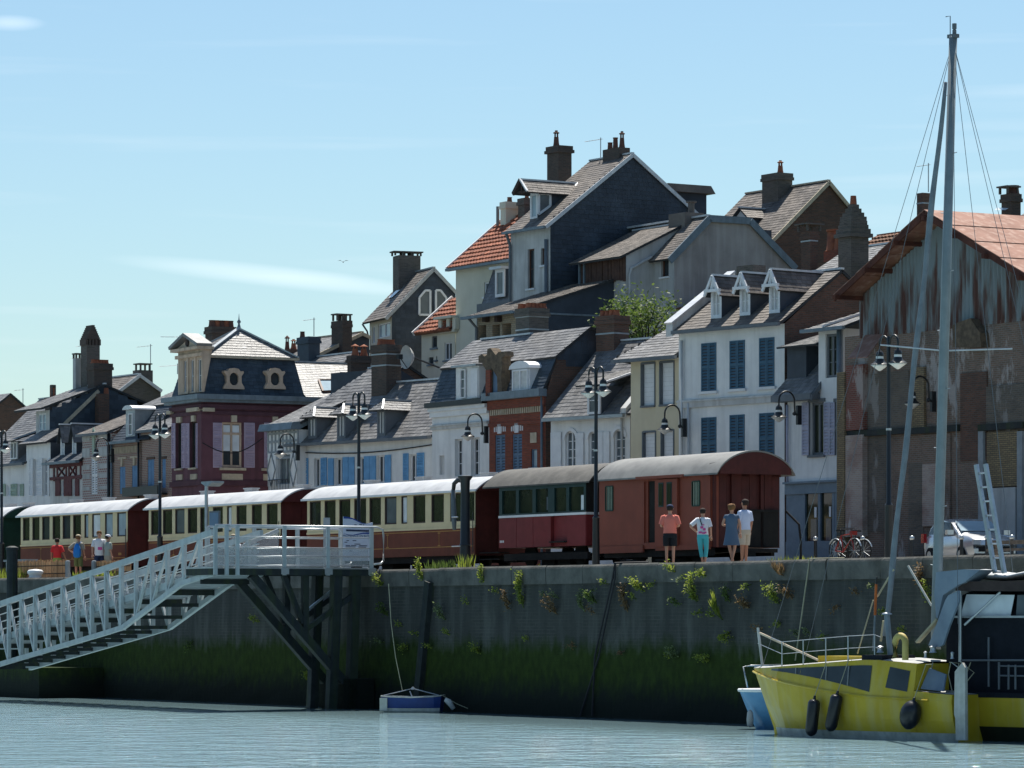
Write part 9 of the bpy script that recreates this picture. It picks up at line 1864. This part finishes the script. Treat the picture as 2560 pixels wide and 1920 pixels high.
def ladder():
    fr = Frame(2460,-3.4,50); t = T('ladder','aluminium ladder standing up from the moored boat at the right','ladder',fr,(0,0,3)); f = lambda p: fr.f(p)
    A_ = [f(B6(*q)) for q in ((1597,835),(1748,1700))]; B_ = [f(B6(*q)) for q in ((1672,830),(1822,1700))]
    for P_ in (A_,B_): g = MB(); g.beam((P_[0][0],0,P_[0][1]),(P_[1][0],0,P_[1][1]),.09,.09,(0,1,0)); t.p('stile',g,'galva')
    for k in range(8): q = .08+k*.13; a = [A_[0][i]+(A_[1][i]-A_[0][i])*q for i in (0,1)]; b = [B_[0][i]+(B_[1][i]-B_[0][i])*q for i in (0,1)]; g = MB(); g.tube([(a[0],0,a[1]),(b[0],0,b[1])],.025,6); t.p('rung',g,'galva')
ladder()
def blue_boat():
    fr = Frame(1905,-2.4,20); t = T('small_boat','pale blue boat with white rim moored behind the yellow bow','boat',fr,(.5,.5,0)); f = fr.f
    zt = f(C5(200,1010))[1]; g = MB(); rings = []
    for x,b,zk in ((-.62,.04,0),(-.4,.4,-.1),(.1,.7,-.2),(1.0,.85,-.25),(2.4,.8,-.25)):
        fl = .45 if x < 0 else .75; rings.append([(x+.0,-b,zt),(x+(.25 if x < 0 else .0),-b*fl,zt*.4),(x+(.5 if x < 0 else .1),-b*fl*.5,-.1),(x+(.5 if x < 0 else .1),b*fl*.5,-.1),(x+(.25 if x < 0 else 0),b*fl,zt*.4),(x,b,zt)])
    g.loft(rings); h = t.p('hull',g,'boat_lightblue',smooth='auto'); g = MB(); pts = [(x,-b,zt+.02) for x,b in ((2.4,.8),(1,.85),(.1,.7),(-.4,.4),(-.64,0))]+[(x,b,zt+.02) for x,b in ((-.4,.4),(.1,.7),(1,.85),(2.4,.8))]; g.tube(pts,.05,6); t.p('rim',g,'white_paint',h,smooth=True)
    g = MB(); a = f(C5(200,975),-.1); b = f(C5(170,835),-.1); g.tube([(a[0],-.1,a[1]-.05),(b[0],-.1,b[1]),(b[0]+.15,.1,b[1]+.03),(b[0]+.9,.5,b[1]+.05)],.022,6); t.p('bow_rail',g,'galva',smooth=True)
    g = MB(); g.lathe(-.2,-.45,[(.02,.05),(.08,.1),(.1,.25),(.08,.45),(.03,.52)],10); t.p('bow_fender',g,'grey_wall',smooth=True)
blue_boat()
def dinghy():
    fr = Frame(1060,-1.3,8); t = T('rowing_dinghy','small blue and white pram dinghy moored at the foot of the quay wall','dinghy',fr,(0,0,0)); f = fr.f; x0 = f(C7(1238,1140))[0]; x1 = f(C7(1715,1140))[0]; zt = f(C7(1450,1148))[1]; rings = []; b0 = -.15; D_ = 1.1
    L_ = x1-x0
    for q,w_,dz in ((0,.36,.04),(.12,.46,.02),(.5,.55,0),(.88,.48,.03),(1,.38,.06)):
        x = x0+L_*q; e = .06*(0 if 0 < q < 1 else (1 if q == 0 else -1)); yc = .4; rings.append([(x,yc-w_,zt+dz),(x+e,yc-w_*.85,.05),(x+e*2,yc-w_*.6,-.1),(x+e*2,yc+w_*.6,-.1),(x+e,yc+w_*.85,.05),(x,yc+w_,zt+dz)])
    g = MB(); g.loft(rings,cap=False,closed=False)
    for r in (rings[0],rings[-1]): g.poly(r)
    h = t.p('hull',g,'boat_blue'); pts = [r[0] for r in rings]+[r[-1] for r in rings[::-1]]; g = MB(); g.tube(pts+[pts[0]],.022,6); t.p('gunwale',g,'boat_white',h)
    g = MB(); g.loft([[lerp(vadd(r[0],(0,-.012,0)),vadd(r[1],(0,-.012,0)),.8),vadd(r[1],(0,-.012,.0)),vadd(r[2],(0,-.01,0))] for r in rings],closed=False); t.p('white_bottom',g,'boat_white',h); g = MB(); g.box(x0-.02,x0+.22,-.09,-.04,.06,zt-.02); t.p('transom_corner',g,'boat_white',h)
    for q in (.3,.7): x = x0+L_*q; g = MB(); g.box(x-.12,x+.12,-.05,.85,zt-.1,zt-.06); t.p('thwart',g,'timber_grey',h)
    a = f(C7(1490,1078),.3); g = MB(); g.tube([(x0+.05,0,zt+.05),(a[0],.35,a[1]),(x1-.05,0,zt+.06)],.015,5); g.tube([(a[0]-.1,.35,a[1]-.08),(a[0],.3,a[1]-.3)],.02,5); g.lathe(a[0],.35,[(.05,a[1]-.04),(.06,a[1]),(.03,a[1]+.05)],8); t.p('bridle',g,'galva')
    p = [(1408,1090),(1355,830),(1320,560),(1300,250)]; g = MB(); g.tube([(f(C7(*q),.3)[0],.3,f(C7(*q),.3)[1]) for q in p],.014,5); t.p('painter',g,'rope')
    p = [(1720,1130),(1840,1200),(1960,1250),(2065,1276)]; g = MB(); g.tube([(f(C7(*q),.2)[0],.2,max(.01,f(C7(*q),.2)[1])) for q in p],.014,5); t.p('mooring_line',g,'rope')
    a = f(C7(1745,1165),-.1); b = f(C7(1815,1240),-.1); fe = T('fender','pale sausage fender floating at the right end of the blue dinghy','fender',fr,(b[0],-.1,b[1])); g = MB(); g.tube([(a[0],-.1,a[1]),(a[0]*.6+b[0]*.4,-.1,a[1]*.6+b[1]*.4+.06),(b[0],-.1,b[1])],[.06,.1,.07],10); fe.p('body',g,'white_dirty',smooth=True)
dinghy()
# ================================================================== seagull and cable
def bits():
    fr = Frame(858,40,0); x,z = fr.f((858,655)); g = MB()
    for s_ in (-1,1): g.add([(x,0,z),(x+s_*.16,-.05,z+.1),(x+s_*.33,.0,z+.06),(x+s_*.16,.06,z+.08)],[(0,1,2,3)])
    g.tube([(x-.03,-.13,z-.01),(x,0,z),(x+.03,.15,z+.01)],[.01,.04,.01],6); one('gull',g,'grey_frame',fr,'lone gull flying above the roofs','bird',(x,0,z))
    fr = Frame(505,14.0,62); a = fr.sd(A2(350,1150),.3); b = fr.sd(A2(850,1115),.6); n = 12; g = MB(); g.tube([(.3+.3*k/n,a[0]+(b[0]-a[0])*k/n,a[1]+(b[1]-a[1])*k/n-.55*math.sin(math.pi*k/n)) for k in range(n+1)],.025,5); one('overhead_cable',g,'cable',fr,'sagging black cable across the side of the purple house','cable',(.3,a[0],a[1]))
bits()
